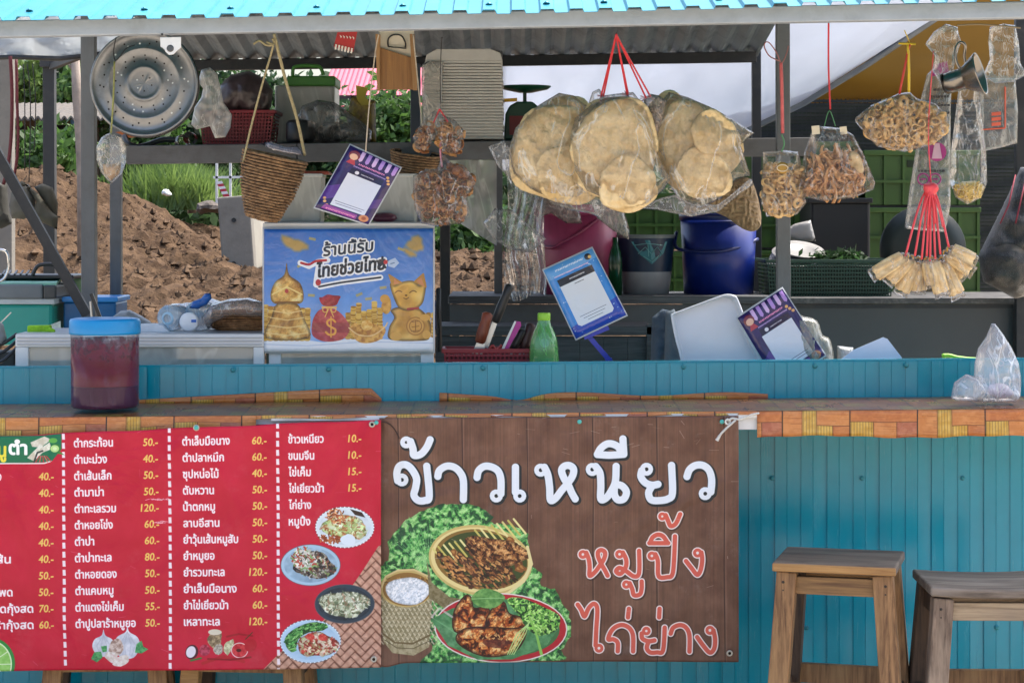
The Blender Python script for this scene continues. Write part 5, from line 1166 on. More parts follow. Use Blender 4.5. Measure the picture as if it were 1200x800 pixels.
mb = MB(); mb.lathe([rz(0, 372.5), rz(36, 372.5), rz(39.5, 373.5), rz(41, 376), rz(41.6, 388), rz(41.2, 391), rz(39, 391)][::-1], base, 48, warp=lambda i, j, a, r, z: .0006 * (j % 2) if .03 < r and 2 < i < 5 else 0)
obj('lid', mb, mat('blue_lid', '0f86c4', rough=.35, var=.05), J, smooth=True)
# plastic bag on the counter
t = thing('plastic_bag', 'empty clear plastic carrier bag standing on the right end of the tablecloth', 'plastic bag', P(1160, 470, 5.75))
BAGF = film('bag_film', 'dfe6f0', clear=.72, rough=.2, ws=18, wk=.5, bump=.5)
mb = MB(); pillow(mb, [(1140, 466), (1142, 425), (1146, 408), (1156, 394), (1162, 379), (1166, 379), (1176, 392), (1186, 408), (1194, 426), (1197, 445), (1196, 466), (1190, 471), (1150, 471)], 5.75, .09, 2.5, .011, .09, 3)
obj('body', mb, BAGF, t, smooth=True)
mb = MB(); pillow(mb, [(1114, 466), (1118, 448), (1132, 438), (1146, 442), (1156, 456), (1152, 470), (1122, 470)], 5.72, .07, 2.5, .014, .12, 5); obj('crumpled_side', mb, BAGF, t, smooth=True)
mb = MB(); pillow(mb, blob(1172, 458, 17, 9, 14, .1, 2), 5.755, .04, 3, .004, .1, 5); obj('wrapped_snack', mb, film('inner_pack', 'd8d4ee', clear=.35, ws=18), t, smooth=True)

# ---------------- glass showcases behind the wall
t = thing('glass_showcase', 'long low white aluminium glass showcase behind the wall at the left', 'showcase', P(160, 440, 6.15))
mb = MB(); px_box(mb, 18, 392, 309, 406.5, 6.08, .012); obj('top_rail', mb, WHITE, t, bevel=.0015)
for i in range(3):
    mb = MB(); px_box(mb, 20, 395 + i * 4, 307, 396.2 + i * 4, 6.076, .004); obj('rail_groove', mb, mat('groove_grey', 'a9abae', rough=.5), t)
for a, b in ((18, 33), (297, 309)):
    mb = MB(); px_box(mb, a, 407, b, 452, 6.08, .035); obj('corner_post', mb, WHITE, t, bevel=.0015)
mb = MB(); px_box(mb, 33, 407, 297, 452, 6.09, .004); obj('glass_pane', mb, GLASS, t)
mb = MB(); px_box(mb, 19, 391, 308, 392.5, 6.082, .34); obj('top_panel', mb, mat('grey_top', 'a7aaae', rough=.35, var=.1, vs=5), t)
mb = MB(); px_box(mb, 20, 392, 308, 440, 6.41, .008); obj('back_panel', mb, mat('case_back', '84877f', rough=.6, var=.15, vs=8), t)
mb = MB(); mb.box(P(165, 436, 6.25), (.7, .3, .01)); obj('bottom_panel', mb, mat('case_back'), t)
mb = MB(); pillow(mb, blob(262, 424, 26, 12, 16, .1, 4), 6.25, .08, 4, .01, .1, 2); tag(obj('food_wrap', mb, MILK, smooth=True), 'milky plastic wrap inside the long glass showcase', 'plastic wrap')
mb = MB(); px_box(mb, 150, 408, 228, 428, 6.2, .12); tag(obj('tray', mb, mat('grey_tray', '777a78', rough=.5), bevel=.004), 'grey tray inside the long glass showcase', 'tray')
t = thing('glass_showcase', 'small white-framed glass showcase with the blue poster taped over its front', 'showcase', P(408, 440, 6.15))
mb = MB(); px_box(mb, 308, 261.5, 509, 268.5, 6.1, .03); obj('top_rail', mb, WHITE, t, bevel=.0015)
mb = MB(); px_box(mb, 310, 260.3, 507, 262, 6.11, .3); obj('top_panel', mb, mat('grey_top'), t)
mb = MB(); px_box(mb, 309, 412, 508, 414, 6.1, .03); obj('bottom_rail', mb, WHITE, t)
for a, b in ((309, 329), (493, 508)):
    mb = MB(); px_box(mb, a + (6 if a < 400 else 0), 268.5, b, 452, 6.1, .03); obj('corner_post', mb, WHITE, t, bevel=.0015)
mb = MB(); px_box(mb, 329, 268, 493, 452, 6.112, .004); obj('glass_pane', mb, GLASS, t)
mb = MB(); px_box(mb, 312, 262, 506, 452, 6.42, .008); obj('back_panel', mb, mat('case_back'), t)
t = thing('poster', 'glossy blue poster with gold coins, a red money bag and a golden lucky cat', 'poster', P(408, 411, 6.08))
banner('sheet', 309.5, 507.5, lambda x: 268.5 - .8 * (x - 309) / 200, lambda x: 411.5, 6.085, M_POST, K, 8, .0035, t, 40, 30, .0006)
mb = MB(); mb.grid(lambda u, v: P(307.6 + 202 * u, 266.6 + 147.2 * v, 6.0885) + V((0, .0022 * mnoise.noise(V((u * 4, v * 4, 1))), 0)), 20, 12); obj('laminate', mb, LAM, t, smooth=True, thick=.0006, fix=False)

# ---------------- things on the long showcase
mb = MB(); mb.bar(P(33, 386.5, 6.2), P(60, 386, 6.2), .03, .026); mb.bar(P(56, 385, 6.18), P(64, 389, 6.18), .02, .012)
tag(obj('sponge', mb, mat('lime_sponge', '8fc42c', rough=.9, var=.25, vs=60, bump=1, bs=120), bevel=.004), 'lime green scouring sponge on the long glass showcase', 'sponge')
mb = MB(); pillow(mb, [(120, 387), (128, 374), (142, 364), (152, 363), (166, 370), (177, 377), (176, 385), (150, 389)], 6.3, .1, 3, .004, .1, 3); tag(obj('pouch', mb, mat('grey_pouch', '84898c', rough=.4, var=.15, vs=8), smooth=True), 'flat grey pouch lying behind the blue jar lid', 'pouch')
mb = MB(); mb.prism([P(163, 391, 6.2), P(200, 391, 6.2), P(190, 381, 6.2), P(163, 380, 6.2)], V((0, .1, 0))); tag(obj('card_sheet', mb, mat('white_card', 'd6d8dc', rough=.6)), 'folded white card beside the blue jar', 'card')
WATER = film('bottle_plastic', 'a9cfe6', clear=.62, rough=.08, ws=28, wk=.35, bump=1)
def lying_bottle(label, c, r_px, Y, ln, extra):
    t = thing('water_bottle', label, 'bottle', P(c[0], c[1] + r_px, Y), 'crumpled water bottles on the showcase'); s = Y / F; r = r_px * s
    mb = MB(); mb.lathe([(0, 0), (r * .55, -.003), (r * .9, 0), (r, .01), (r * .93, .03), (r, .05), (r * .9, .075), (r * .97, .1), (r * .7, ln * .8), (r * .32, ln * .95), (r * .3, ln)], P(*c, Y), 20, (.35, 1, .05), warp=lambda i, j, a, q, z: r * .12 * mnoise.noise(V((a * 2, z * 40, c[0]))))
    obj('body', mb, WATER, t, smooth=True); extra(t, s, r); return t
lying_bottle('crumpled pale blue plastic water bottle lying base outward beside the grey pouch', (197, 373), 16, 6.22, .2, lambda t, s, r: obj('ribbed_base', MB().lathe([(r * .3, -.006), (r * .34, -.008), (r * .5, -.002)], P(197, 373, 6.22), 18, (.35, 1, .05)), mat('base_blue', '9cc3da', rough=.25), t, smooth=True))
def cap_(t, s, r):
    obj('cap', MB().lathe([(0, -.012), (r * .52, -.012), (r * .62, -.008), (r * .62, .004)], P(222, 377, 6.2), 24, (.1, 1, 0)), mat('white_cap', 'dfe2e6', rough=.4), t, smooth=True)
    obj('seal', MB().box(P(227, 376, 6.184), (.014, .002, .008)), mat('seal_blue', '2a63b8', rough=.4), t)
    m = MB(); pillow(m, [(222, 361), (226, 353), (236, 349), (240, 344), (247, 343), (248, 350), (242, 357), (232, 362)], 6.21, .02, 2, .004, .2, 2); obj('label', m, mat('label_blue', '1c5aa8', rough=.35, var=.2), t, smooth=True)
lying_bottle('crumpled clear bottle lying with its white cap outward and a torn blue label on top', (230, 371), 18, 6.24, .2, cap_)
# woven flat basket under film
def coil_basket(t, prof, org, axis, sy, m, n=72, pitch=.0085):
    L_ = sum(math.hypot(a[0] - b[0], a[1] - b[1]) for a, b in zip(prof, prof[1:])); k = max(5, int(L_ / pitch)); pr = densify(prof, k)
    q = V((0, 0, 1)).rotation_difference(V(axis).normalized()); org = V(org); mb = MB()
    for i, (r_, z) in enumerate(pr):
        if r_ < .008: continue
        mb.tube([org + q @ V((rr_ * math.cos(a), rr_ * math.sin(a) * sy, z + .0006 * math.sin(5 * a + i))) for j in range(n) for a, rr_ in [(6.2832 * j / n, r_ + (.0028 if ((j // 2) + i) % 2 else -.0012) + .0008 * math.sin(3 * 6.28 * j / n + i))]], pitch * .4, 5, closed=True)
    tag(obj('strand', mb, m, t), kind='stuff')
    mb = MB(); mb.lathe([(max(1e-4, a - .004), b) for a, b in pr], org, 40, axis, sy=sy); obj('gap_shade', mb, mat('basket_gap', '2a1d14', rough=.9), t, smooth=True)  # added dark shell: paints the shade seen between the strands
def densify(prof, n):
    L_ = [0]
    for a, b in zip(prof, prof[1:]): L_.append(L_[-1] + math.hypot(a[0] - b[0], a[1] - b[1]))
    out = []
    for k in range(n + 1):
        q = L_[-1] * k / n; i = min(len(prof) - 2, max(j for j in range(len(prof) - 1) if L_[j] <= q + 1e-12)); t = (q - L_[i]) / (L_[i + 1] - L_[i] + 1e-12)
        out.append((prof[i][0] * (1 - t) + prof[i + 1][0] * t, prof[i][1] * (1 - t) + prof[i + 1][1] * t))
    return out
WICK = mat('wicker_brown', '8a5f3a', rough=.75, var=.35, vs=60, color2='b98a5c', bump=.6, bs=90)
WICKD = mat('wicker_dark', '6e5038', rough=.8, var=.4, vs=50, color2='a5835e', bump=.6, bs=90)
t = thing('woven_basket', 'shallow brown woven basket covered in cloudy plastic on the long showcase', 'basket', P(285, 390, 6.26))
s = 6.26 / F; coil_basket(t, [(20 * s, 0), (34 * s, 5 * s), (42 * s, 14 * s), (44 * s, 24 * s)], P(285, 389, 6.3), (0, 0, 1), .75, WICK, 90, .0075)
mb = MB(); mb.tube([P(285 + 44.5 * math.cos(a), 364.5, 6.3 + .75 * 44.5 * s * math.sin(a)) for a in np.linspace(0, 6.28, 32, endpoint=False)], .004, 6, closed=True); obj('rim', mb, mat('rim_orange', 'a0602e', rough=.6, var=.2, vs=40), t, smooth=True)
mb = MB(); pillow(mb, [(236, 372), (248, 356), (270, 350), (292, 349), (312, 355), (332, 366), (330, 378), (306, 372), (272, 370), (250, 378), (244, 386)], 6.2, .12, 3, .008, .1, 6); obj('film', mb, film('brown_film', 'a89c94', clear=.62, ws=20, wk=.5), t, smooth=True)

# ---------------- far left things
t = thing('cool_box', 'teal cool box with a dark grey lid band at the far left', 'cool box', P(28, 395, 6.7))
TB = mat('teal_plastic', '1a8f84', rough=.4, var=.08, vs=5)
mb = MB(); px_box(mb, -60, 356, 62, 405, 6.7, .3); obj('body', mb, TB, t, bevel=.012)
mb = MB(); mb.prism([P(62.5, 356, 6.71), P(73, 347, 6.95), P(72, 396, 6.95), P(62.5, 404, 6.71)], V((-.012, .0, 0))); obj('side', mb, mat('teal_light', '6fae9c', rough=.4, var=.15, vs=8), t)
mb = MB(); px_box(mb, -62, 350, 64, 356.5, 6.69, .31); obj('seam_band', mb, mat('pale_band', 'a8b4ba', rough=.4), t, bevel=.003)
mb = MB(); px_box(mb, -62, 333, 50, 350, 6.68, .31); obj('lid', mb, mat('slate_plastic', '5d666c', rough=.5), t, bevel=.006)
mb = MB(); px_box(mb, 50.5, 334, 66, 350, 6.68, .31); obj('latch_side', mb, mat('dark_slate', '343a3e', rough=.4, var=.3), t, bevel=.006)
mb = MB(); mb.grid(lambda u, v: P(-62 + 128 * u + 6 * v, 333 - 6 * v, 6.69 + .3 * v), 4, 3); obj('lid_top', mb, mat('teal_light'), t, thick=.01)
mb = MB(); mb.prism([P(57, 381, 6.675), P(71, 376, 6.675), P(71, 388, 6.675), P(57, 392, 6.675)], V((0, .002, 0))); obj('sticker', mb, mat('pale_sticker', 'b7c4bc', rough=.5, var=.3, vs=80), t)
t = thing('basket_tray', 'black slatted plastic tray with a looped handle lying on the cool box', 'tray', P(40, 327, 6.8))
BLK = mat('black_plastic', '1d1f21', rough=.4, var=.1)
mb = MB(); px_box(mb, -50, 322, 86, 327, 6.8, .2); obj('rim', mb, BLK, t, bevel=.004)
mb = MB(); mb.tube(smooth_path([P(38, 323, 6.79), P(43, 313, 6.79), P(50, 310, 6.79), P(62, 310, 6.79), P(70, 316, 6.79), P(73, 324, 6.79)]), .006, 6); obj('handle', mb, BLK, t, smooth=True)
for i in range(12):
    mb = MB(); mb.bar(P(-46 + i * 7, 321.5, 6.8), P(-43 + i * 7, 317, 6.86), .006, .004); obj('slat', mb, BLK, t)
mb = MB(); px_box(mb, 76, 324, 98, 352, 6.95, .12); tag(obj('lime_box', mb, mat('pale_lime', 'b7cf8a', rough=.4), bevel=.01), 'pale lime plastic box behind the cool box', 'box')
t = thing('blue_box', 'blue plastic box with a lighter rim behind the grey front post', 'box', P(110, 378, 6.75))
mb = MB(); px_box(mb, 74, 354, 136, 392, 6.76, .2); obj('body', mb, mat('deep_blue', '0f5f96', rough=.35), t, bevel=.006)
mb = MB(); px_box(mb, 72, 348, 138, 354, 6.75, .22); obj('rim', mb, mat('bright_blue', '2c86d0', rough=.35), t, bevel=.004)
FELT = mat('grey_felt', '45443f', rough=.9, var=.15, vs=8, bump=.3, bs=150)
t = thing('hat', 'floppy grey bucket hat with a second hat inside it, hung at the left', 'hat', P(30, 275, 6.9))
mb = MB(); pillow(mb, [(-30, 212), (0, 214), (8, 216), (10, 244), (14, 262), (2, 268), (-30, 262)], 6.9, .12, 3, .01, .06, 1); obj('crown', mb, FELT, t, smooth=True)
mb = MB(); pillow(mb, [(11, 240), (13, 226), (20, 215), (34, 216), (42, 232), (40, 252), (28, 257), (14, 256)], 6.86, .1, 3, .008, .08, 3); obj('inner_crown', mb, mat('grey_felt2', '5a5953', rough=.9, var=.15), t, smooth=True)
mb = MB(); pillow(mb, [(20, 216), (26, 212), (44, 226), (58, 246), (68, 254), (67, 269), (52, 262), (38, 255), (42, 236), (34, 222)], 6.84, .05, 3, .008, .08, 4); pillow(mb, [(40, 219), (50, 215), (62, 220), (68, 238), (67, 256), (56, 244), (46, 228)], 6.88, .06, 3, .006, .08, 6); obj('brim', mb, mat('felt_green', '45443a', rough=.9, var=.12), t, smooth=True)
string('maroon_rope', [P(12, 66, 6.85), P(14, 110, 6.85), P(13, 160, 6.85), P(9, 196, 6.85), P(4, 216, 6.86)], .006, mat('maroon_cord', '5a1f26', rough=.7, var=.3, vs=60), 'thick maroon cord hanging at the far left above the hat', 'cord')
string('maroon_rope', [P(19, 70, 6.83), P(20, 120, 6.83), P(21, 170, 6.83), P(17, 205, 6.84)], .005, mat('maroon_cord'), 'thinner maroon cord hanging right of the thick one at the far left', 'cord')
for k, (x, y1) in enumerate(((29, 200), (34, 214), (40, 176))):
    string('wire', [P(x - 2, 75, 6.9), P(x + 2 * math.sin(k), 120, 6.9), P(x, y1, 6.9)], .0018, BLK, ['thin wire hanging left of two others beside the maroon cords', 'longest thin wire hanging down beside the grey hat', 'short thin wire hanging near the dark rear post'][k], 'wire')
mb = MB(); mb.tube(smooth_path([P(-8, 330, 6.5), P(3, 328, 6.5), P(9, 318, 6.5), P(10, 304, 6.5), P(6, 294, 6.5), P(-8, 292, 6.5)]), .0045, 8); tag(obj('steel_ring', mb, mat('chrome', 'c9ccce', rough=.15, metal=1), smooth=True), 'shiny bent steel hoop at the far left edge', 'hoop')
mb = MB(); mb.bar(P(-6, 172, 6.35), P(103, 368, 6.35), .022, .022); mb.bar(P(-8, 176, 6.352), P(101, 370, 6.352), .006, .024)
tag(obj('steel_bar', mb, DARK), 'dark steel bar leaning diagonally across the left opening', 'bar')
t = thing('scissors', 'black handled scissors stuck upright beside the grey front post', 'scissors', P(110, 378, 6.2))
mb = MB(); mb.bar(P(107, 344, 6.2), P(118, 374, 6.2), .01, .01, w2=.006); obj('handle', mb, BLK, t)
mb = MB(); mb.bar(P(106, 353, 6.21), P(108, 378, 6.21), .004, .012); obj('blade', mb, mat('steel', 'b4b8ba', rough=.3, metal=.9), t)
t = thing('cable_heap', 'heap of black cables and a grey box at the lower far left', 'cables', P(8, 430, 6.15))
mb = MB()
for a in range(3): mb.tube(smooth_path([P(-20, 410 + 8 * a, 6.12), P(0, 404 + 10 * a, 6.12), P(12, 397 + 9 * a, 6.13), P(20, 391 + 8 * a, 6.14)]), .005, 6)
obj('cable', mb, BLK, t, smooth=True); tag(t.children[0], kind='stuff')
mb = MB(); px_box(mb, -20, 412, 17, 436, 6.16, .1); obj('box', mb, mat('dark_slate'), t, bevel=.005)
mb = MB(); pillow(mb, [(-14, 388), (-2, 374), (4, 380), (8, 396), (4, 404), (-14, 404)], 6.13, .05, 3, .003, .1, 2); obj('grey_cover', mb, mat('grey_pouch'), t, smooth=True)
mb = MB(); mb.bar(P(1, 378, 6.11), P(13, 366, 6.11), .003, .003); obj('probe', mb, mat('steel'), t)

# ---------------- hanging things, left
t = thing('steamer_tray', 'round perforated aluminium steamer tray hanging behind the eave beam at the left', 'steamer tray', P(169, 160, 5.72))
c0 = P(169, 98, 5.72); s = 5.72 / F; ax = V((.10, -1, .03)).normalized()
STL = mat('worn_aluminium', '85888b', rough=.34, metal=.8, var=.25, vs=8, dirt=.5, dcol='2e2b28', ds=9)
pr = [(0, .004), (14, .004), (17, .006), (19, .010), (21, .006), (23, .002), (38, .002), (40, .006), (42, .0065), (44, .002), (54, .001), (58, .004), (59.5, .010), (60.5, .012), (62, .011), (62.5, .006), (61.5, -.02), (60.8, -.03)]
mb = MB(); mb.lathe([(r_ * s, z) for r_, z in pr], c0, 72, ax); obj('dish', mb, STL, t, smooth=True, thick=.001)
mb = MB()
for rr2 in (1.0, .985): mb.tube([c0 + V((0, .028, 0)) + V((math.cos(a) * 62.5 * s * rr2, .012 * (1 - rr2) * 60, math.sin(a) * 62.5 * s * rr2)) for a in np.linspace(0, 6.283, 48, endpoint=False)], .0022, 6, closed=True)
obj('rolled_rim', mb, mat('dark_rim', '4c4a48', rough=.4, metal=.8), t, smooth=True)
q = V((0, 0, 1)).rotation_difference(ax)
HO = mesh_only('hole', MB().lathe([(0, 0), (.0021, 0), (.0026, -.0004)], (0, 0, 0), 8), mat('hole_dark')); HOL2 = mesh_only('hole_lit', MB().lathe([(0, 0), (.0021, 0), (.0026, -.0004)], (0, 0, 0), 8), mat('hole_light', 'c9d0d2', rough=.9))  # flat discs, dark for shade and pale for background light through the holes
r = random.Random(4)
for rad, n_ in ((9, 6), (28, 14), (33, 16), (47, 20), (51, 10)):
    for k in range(n_):
        a = 6.283 * (k + .3 * r.random()) / n_ + rad; zz = {9: .0046, 28: .0027, 33: .0027, 47: .0026, 51: .0022}[rad]
        o = share('hole', HOL2 if r.random() < .22 else HO, c0 + q @ V((math.cos(a) * rad * s, math.sin(a) * rad * s, zz)), t, q.to_euler())
string('wire_hook', [P(136, 44, 5.68), P(133, 60, 5.68), P(135, 71, 5.68), P(141, 66, 5.68), P(148, 57, 5.68), P(158, 53, 5.7)], .0016, BLK, parent=t)
t = thing('hook_plate', 'white plastic hook plate screwed under the eave beam above the steamer tray', 'bracket', P(199, 64, 5.31))
mb = MB(); mb.prism([P(x, y, 5.31) for x, y in [(187.5, 44), (212, 43.5), (212, 56), (207, 60), (203, 64), (198, 64.5), (194, 61), (192, 57), (188, 55)]], V((0, .006, 0))); obj('plate', mb, mat('white_plastic', 'dadcda', rough=.4), t, bevel=.001)
mb = MB(); mb.lathe([(0, .002), (.006, .002), (.009, 0), (.009, -.003)], P(199.5, 57, 5.309), 16, (0, -1, 0)); obj('eyelet', mb, mat('eyelet', '55585a', rough=.4, metal=.5), t)
mb = MB(); mb.lathe([(0, .003), (.003, .002), (.003, 0)], P(190, 40.5, 5.312), 8, (0, -1, 0)); obj('screw', mb, DARK, t)
t = thing('plastic_bag', 'small cloudy mesh bag hanging on a green string left of the steamer tray', 'plastic bag', P(130, 208, 5.7))
mb = MB(); pillow(mb, [(127, 156), (133, 156), (142, 160), (148, 172), (148, 190), (143, 204), (130, 216), (118, 202), (113, 188), (113, 172), (119, 161)], 5.7, .07, 2.5, .008, .12, 7); obj('film', mb, film('net_film', 'c9c8c0', clear=.82, ws=60, wk=.6), t, smooth=True)
mb = MB(); pillow(mb, [(120, 192), (142, 192), (140, 204), (130, 212), (122, 203)], 5.7, .04, 2.5, .006, .12, 7); obj('crumbs', mb, mat('crumb_brown', 'a9855c', rough=.9, var=.3, vs=60), t, smooth=True)
string('string', [P(134, 72, 5.69), P(133, 110, 5.69), P(130, 158, 5.7)], .0026, mat('green_string', '8b8f57', rough=.8, var=.3, vs=80), parent=t)
t = thing('plastic_bag', 'twisted white plastic carrier bag hanging in front of the red shelf basket', 'plastic bag', P(250, 162, 6.4))
WB = film('white_bag', 'b9bab8', clear=.6, rough=.35, ws=24, wk=.5, bump=.8)
mb = MB(); pillow(mb, [(236, 82), (246, 79), (254, 86), (258, 100), (262, 120), (272, 135), (270, 150), (264, 161), (252, 162), (246, 148), (238, 150), (230, 152), (224, 146), (228, 126), (236, 114), (238, 104), (232, 96)], 6.4, .07, 2.2, .012, .12, 9); obj('film', mb, WB, t, smooth=True)
# things on the upper shelf
YS = 6.76
t = thing('basket', 'dark red plastic slotted basket at the left of the upper shelf', 'basket', P(276, 169, YS))
REDP = mat('dark_red_plastic', '7c1824', rough=.4, var=.12, vs=10)
def slotted(t, x0, x1, y0, y1, Y, d, m, taper, nc, nr, rim=4):
    """tapered basket of crossed strips with open slots"""
    s = Y / F
    def pt(px, py, side, k):
        f = (py - y0) / (y1 - y0); cx = (x0 + x1) / 2; p = P(cx + (px - cx) * (1 - taper * f), py, Y); return p
    mb = MB()
    for i in range(nc + 1):
        px = x0 + (x1 - x0) * i / nc
        for yy in (0, d): mb.bar(pt(px, y0, 0, 0) + V((0, yy, 0)), pt(px, y1, 0, 0) + V((0, yy * (1 - taper), 0)), (x1 - x0) / nc * .42 * s, .003, up=(0, 1, 0))
    for j in range(nr + 1):
        py = y0 + (y1 - y0) * j / nr
        for yy in (-.001, d + .001): mb.bar(pt(x0, py, 0, 0) + V((0, yy, 0)), pt(x1, py, 0, 0) + V((0, yy, 0)), (y1 - y0) / nr * .38 * s, .003, up=(0, 1, 0))
        for px in (x0, x1): mb.bar(pt(px, py, 0, 0), pt(px, py, 0, 0) + V((0, d, 0)), .003, (y1 - y0) / nr * .38 * s)
    tag(obj('lattice', mb, m, t), kind='stuff')
    mb = MB(); a, b = pt(x0 - 2, y0, 0, 0), pt(x1 + 2, y0, 0, 0)
    for p_, q_ in ((a, b), (b, b + V((0, d, 0))), (b + V((0, d, 0)), a + V((0, d, 0))), (a + V((0, d, 0)), a)): mb.bar(p_, q_, .008, rim * s)
    obj('rim', mb, m, t, bevel=.001)
    mb = MB(); mb.box(((pt(x0, y1, 0, 0).x + pt(x1, y1, 0, 0).x) / 2, Y + d / 2, pt(x0, y1, 0, 0).z), ((x1 - x0) * (1 - taper) * s, d, .004)); obj('base', mb, m, t)
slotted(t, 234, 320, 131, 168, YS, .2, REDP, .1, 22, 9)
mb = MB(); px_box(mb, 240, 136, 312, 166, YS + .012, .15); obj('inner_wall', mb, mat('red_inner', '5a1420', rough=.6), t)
mb = MB(); pillow(mb, [(252, 136), (258, 100), (270, 88), (292, 83), (310, 92), (320, 106), (318, 124), (312, 138)], 6.84, .16, 3, .012, .08, 12); tag(obj('dark_bag', mb, mat('dark_bag', '3f3436', rough=.3, var=.35, vs=20, stretch=(.4, 1, 2)), smooth=True), 'dark maroon plastic bag stuffed into the red shelf basket', 'plastic bag')
t = thing('storage_box', 'cloudy plastic storage box with a green handled lid on the upper shelf', 'storage box', P(360, 168, 6.95))
MILKY = film('milky_plastic', 'aaaca6', clear=.18, rough=.35, ws=6, wk=.2, bump=.1)
mb = MB(); px_box(mb, 322, 100, 392, 168, 6.95, .2); obj('body', mb, MILKY, t, bevel=.008)
mb = MB(); px_box(mb, 336, 89, 393, 101, 6.94, .22); obj('lid', mb, mat('lid_green', '3d7a2c', rough=.45), t, bevel=.006)
mb = MB(); mb.tube(smooth_path([P(343, 90, 6.93), P(344, 80, 6.93), P(352, 77.5, 6.93), P(366, 77.5, 6.93), P(375, 79, 6.93), P(379, 88, 6.93)], 4), .006, 8); obj('handle', mb, mat('lid_green'), t, smooth=True)
t = thing('plastic_bag', 'grey translucent plastic bundle on the upper shelf below the green lid', 'plastic bag', P(385, 168, YS))
mb = MB(); pillow(mb, [(352, 166), (346, 140), (354, 124), (372, 117), (392, 120), (408, 130), (424, 142), (436, 154), (434, 167)], YS, .12, 3, .02, .09, 15); obj('film', mb, film('grey_film', '8a8a88', clear=.65, ws=22, wk=.5, bump=1), t, smooth=True)
mb = MB(); pillow(mb, blob(388, 156, 26, 12, 14, .15, 5), YS + .02, .06, 3, .01, .1, 4); obj('dark_goods', mb, mat('black_goods', '242424', rough=.4, var=.3), t, smooth=True)
mb = MB(); s = 6.7 / F; mb.lathe([(0, 0), (16 * s, 0), (17 * s, .01), (17 * s, 22 * s), (14 * s, 26 * s), (13 * s, 26 * s), (12 * s, 8 * s)], P(352, 167, 6.72), 20, (0, 0, 1)); tag(obj('black_pot', mb, BLK, smooth=True), 'small black pot on the upper shelf in front of the green lidded box', 'pot')
t = thing('snack_packet', 'reddish snack packets with a yellow top standing on the upper shelf', 'packet', P(425, 168, 6.85))
mb = MB(); pillow(mb, [(412, 112), (440, 118), (441, 167), (408, 167), (406, 140)], 6.86, .06, 3, .006, .1, 21); obj('packet', mb, mat('maroon_pack', '5c3430', rough=.35, var=.5, vs=30, color2='a9943a'), t, smooth=True)
mb = MB(); mb.prism([P(417, 100, 6.83), P(431, 103, 6.83), P(428, 114, 6.83), P(436, 122, 6.83), P(424, 124, 6.83), P(418, 116, 6.83)], V((0, .01, 0))); obj('yellow_top', mb, mat('pack_yellow', 'a3951f', rough=.4), t)
mb = MB(); mb.lathe([(.022, 0), (.023, .02), (.018, .022), (.017, .002)], P(212, 167, 6.7), 16, (.4, -.6, .1)); mb.lathe([(.016, 0), (.02, .03)], P(226, 163, 6.66), 16, (-.3, -1, .1)); tag(obj('tin', mb, mat('tin', '9a9388', rough=.25, metal=.9, var=.3), smooth=True), 'shiny tin lids lying at the left end of the upper shelf', 'tin')
mb = MB(); mb.tube(smooth_path([P(146, 160, 6.7), P(150, 168, 6.66), P(160, 172, 6.66), P(172, 170, 6.68), P(190, 164, 6.7), P(206, 164, 6.7)]), .009, 8); tag(obj('black_tool', mb, BLK, smooth=True), 'black bent handle lying on the left end of the upper shelf', 'handle')
mb = MB(); mb.prism([P(135, 155, 6.72), P(160, 152, 6.72), P(170, 158, 6.72), P(150, 161, 6.72)], V((0, .05, 0))); tag(obj('orange_scoop', mb, mat('orange_plastic', 'b5622a', rough=.5)), 'orange scoop under the steamer tray on the shelf', 'scoop')
t = thing('scale', 'green kitchen weighing scale on the upper shelf behind the foam boxes', 'scale', P(612, 162, 6.85))
GRN = mat('dark_green_enamel', '0d4530', rough=.3, var=.08); s = 6.85 / F
mb = MB(); mb.lathe([(0, 0), (8 * s, 0), (26 * s, 4 * s), (30 * s, 7 * s), (30 * s, 8 * s), (0, 5 * s)], P(616, 109, 6.9), 28); obj('pan', mb, GRN, t, smooth=True)
mb = MB(); mb.bar(P(615, 120, 6.9), P(615, 107, 6.9), .012, .012); obj('stem', mb, GRN, t)
mb = MB(); mb.prism([P(x, y, 6.82) for x, y in [(590, 164), (592, 134), (597, 124), (606, 119), (624, 119), (632, 126), (634, 136), (636, 164)]], V((0, .14, 0))); obj('housing', mb, GRN, t, bevel=.006)
mb = MB(); px_box(mb, 597, 136, 620, 158, 6.81, .006); obj('dial', mb, mat('dial_red', '7c1f24', rough=.4), t)
mb = MB(); mb.bar(P(588, 118, 6.8), P(606, 117, 6.8), .02, .01); tag(obj('yellow_tool', mb, mat('tool_yellow', 'c8981c', rough=.5)), 'yellow strip poking out behind the foam boxes', 'strip')
# foam boxes
t = thing('foam_box_stack', 'tall stack of nested white foam lunch boxes at the middle of the upper shelf', 'foam boxes', P(542, 164, 6.62))
FOAM = mat('foam', 'bebcb6', rough=.7, var=.06, vs=20, bump=.2, bs=120)
def foam_lid(x0, x1, top, bot, Y, d):
    mb = MB(); a, b = P(x0, bot, Y), P(x1, top, Y); s = Y / F; n = 8
    pr_ = [(x0, bot), (x0 + .6, (top + bot) / 2), (x0 + 1.6, top), (x1 - 1.6, top), (x1 - .6, (top + bot) / 2), (x1, bot)]
    mb.prism([P(x, y, Y) for x, y in pr_], V((0, d, 0))); return mb
n_l = 26
for i in range(n_l):
    y1 = 163 - i * 3.55; w_ = 2.0 * (i / n_l) ** 2 + .6 * math.sin(i * 1.3)
    o = obj('tray', foam_lid(495 + w_, 590.5 - w_ + .5 * math.sin(i * 2.1), y1 - 2.9, y1, 6.62 + .002 * math.sin(i), .2), FOAM, t, bevel=.0012)
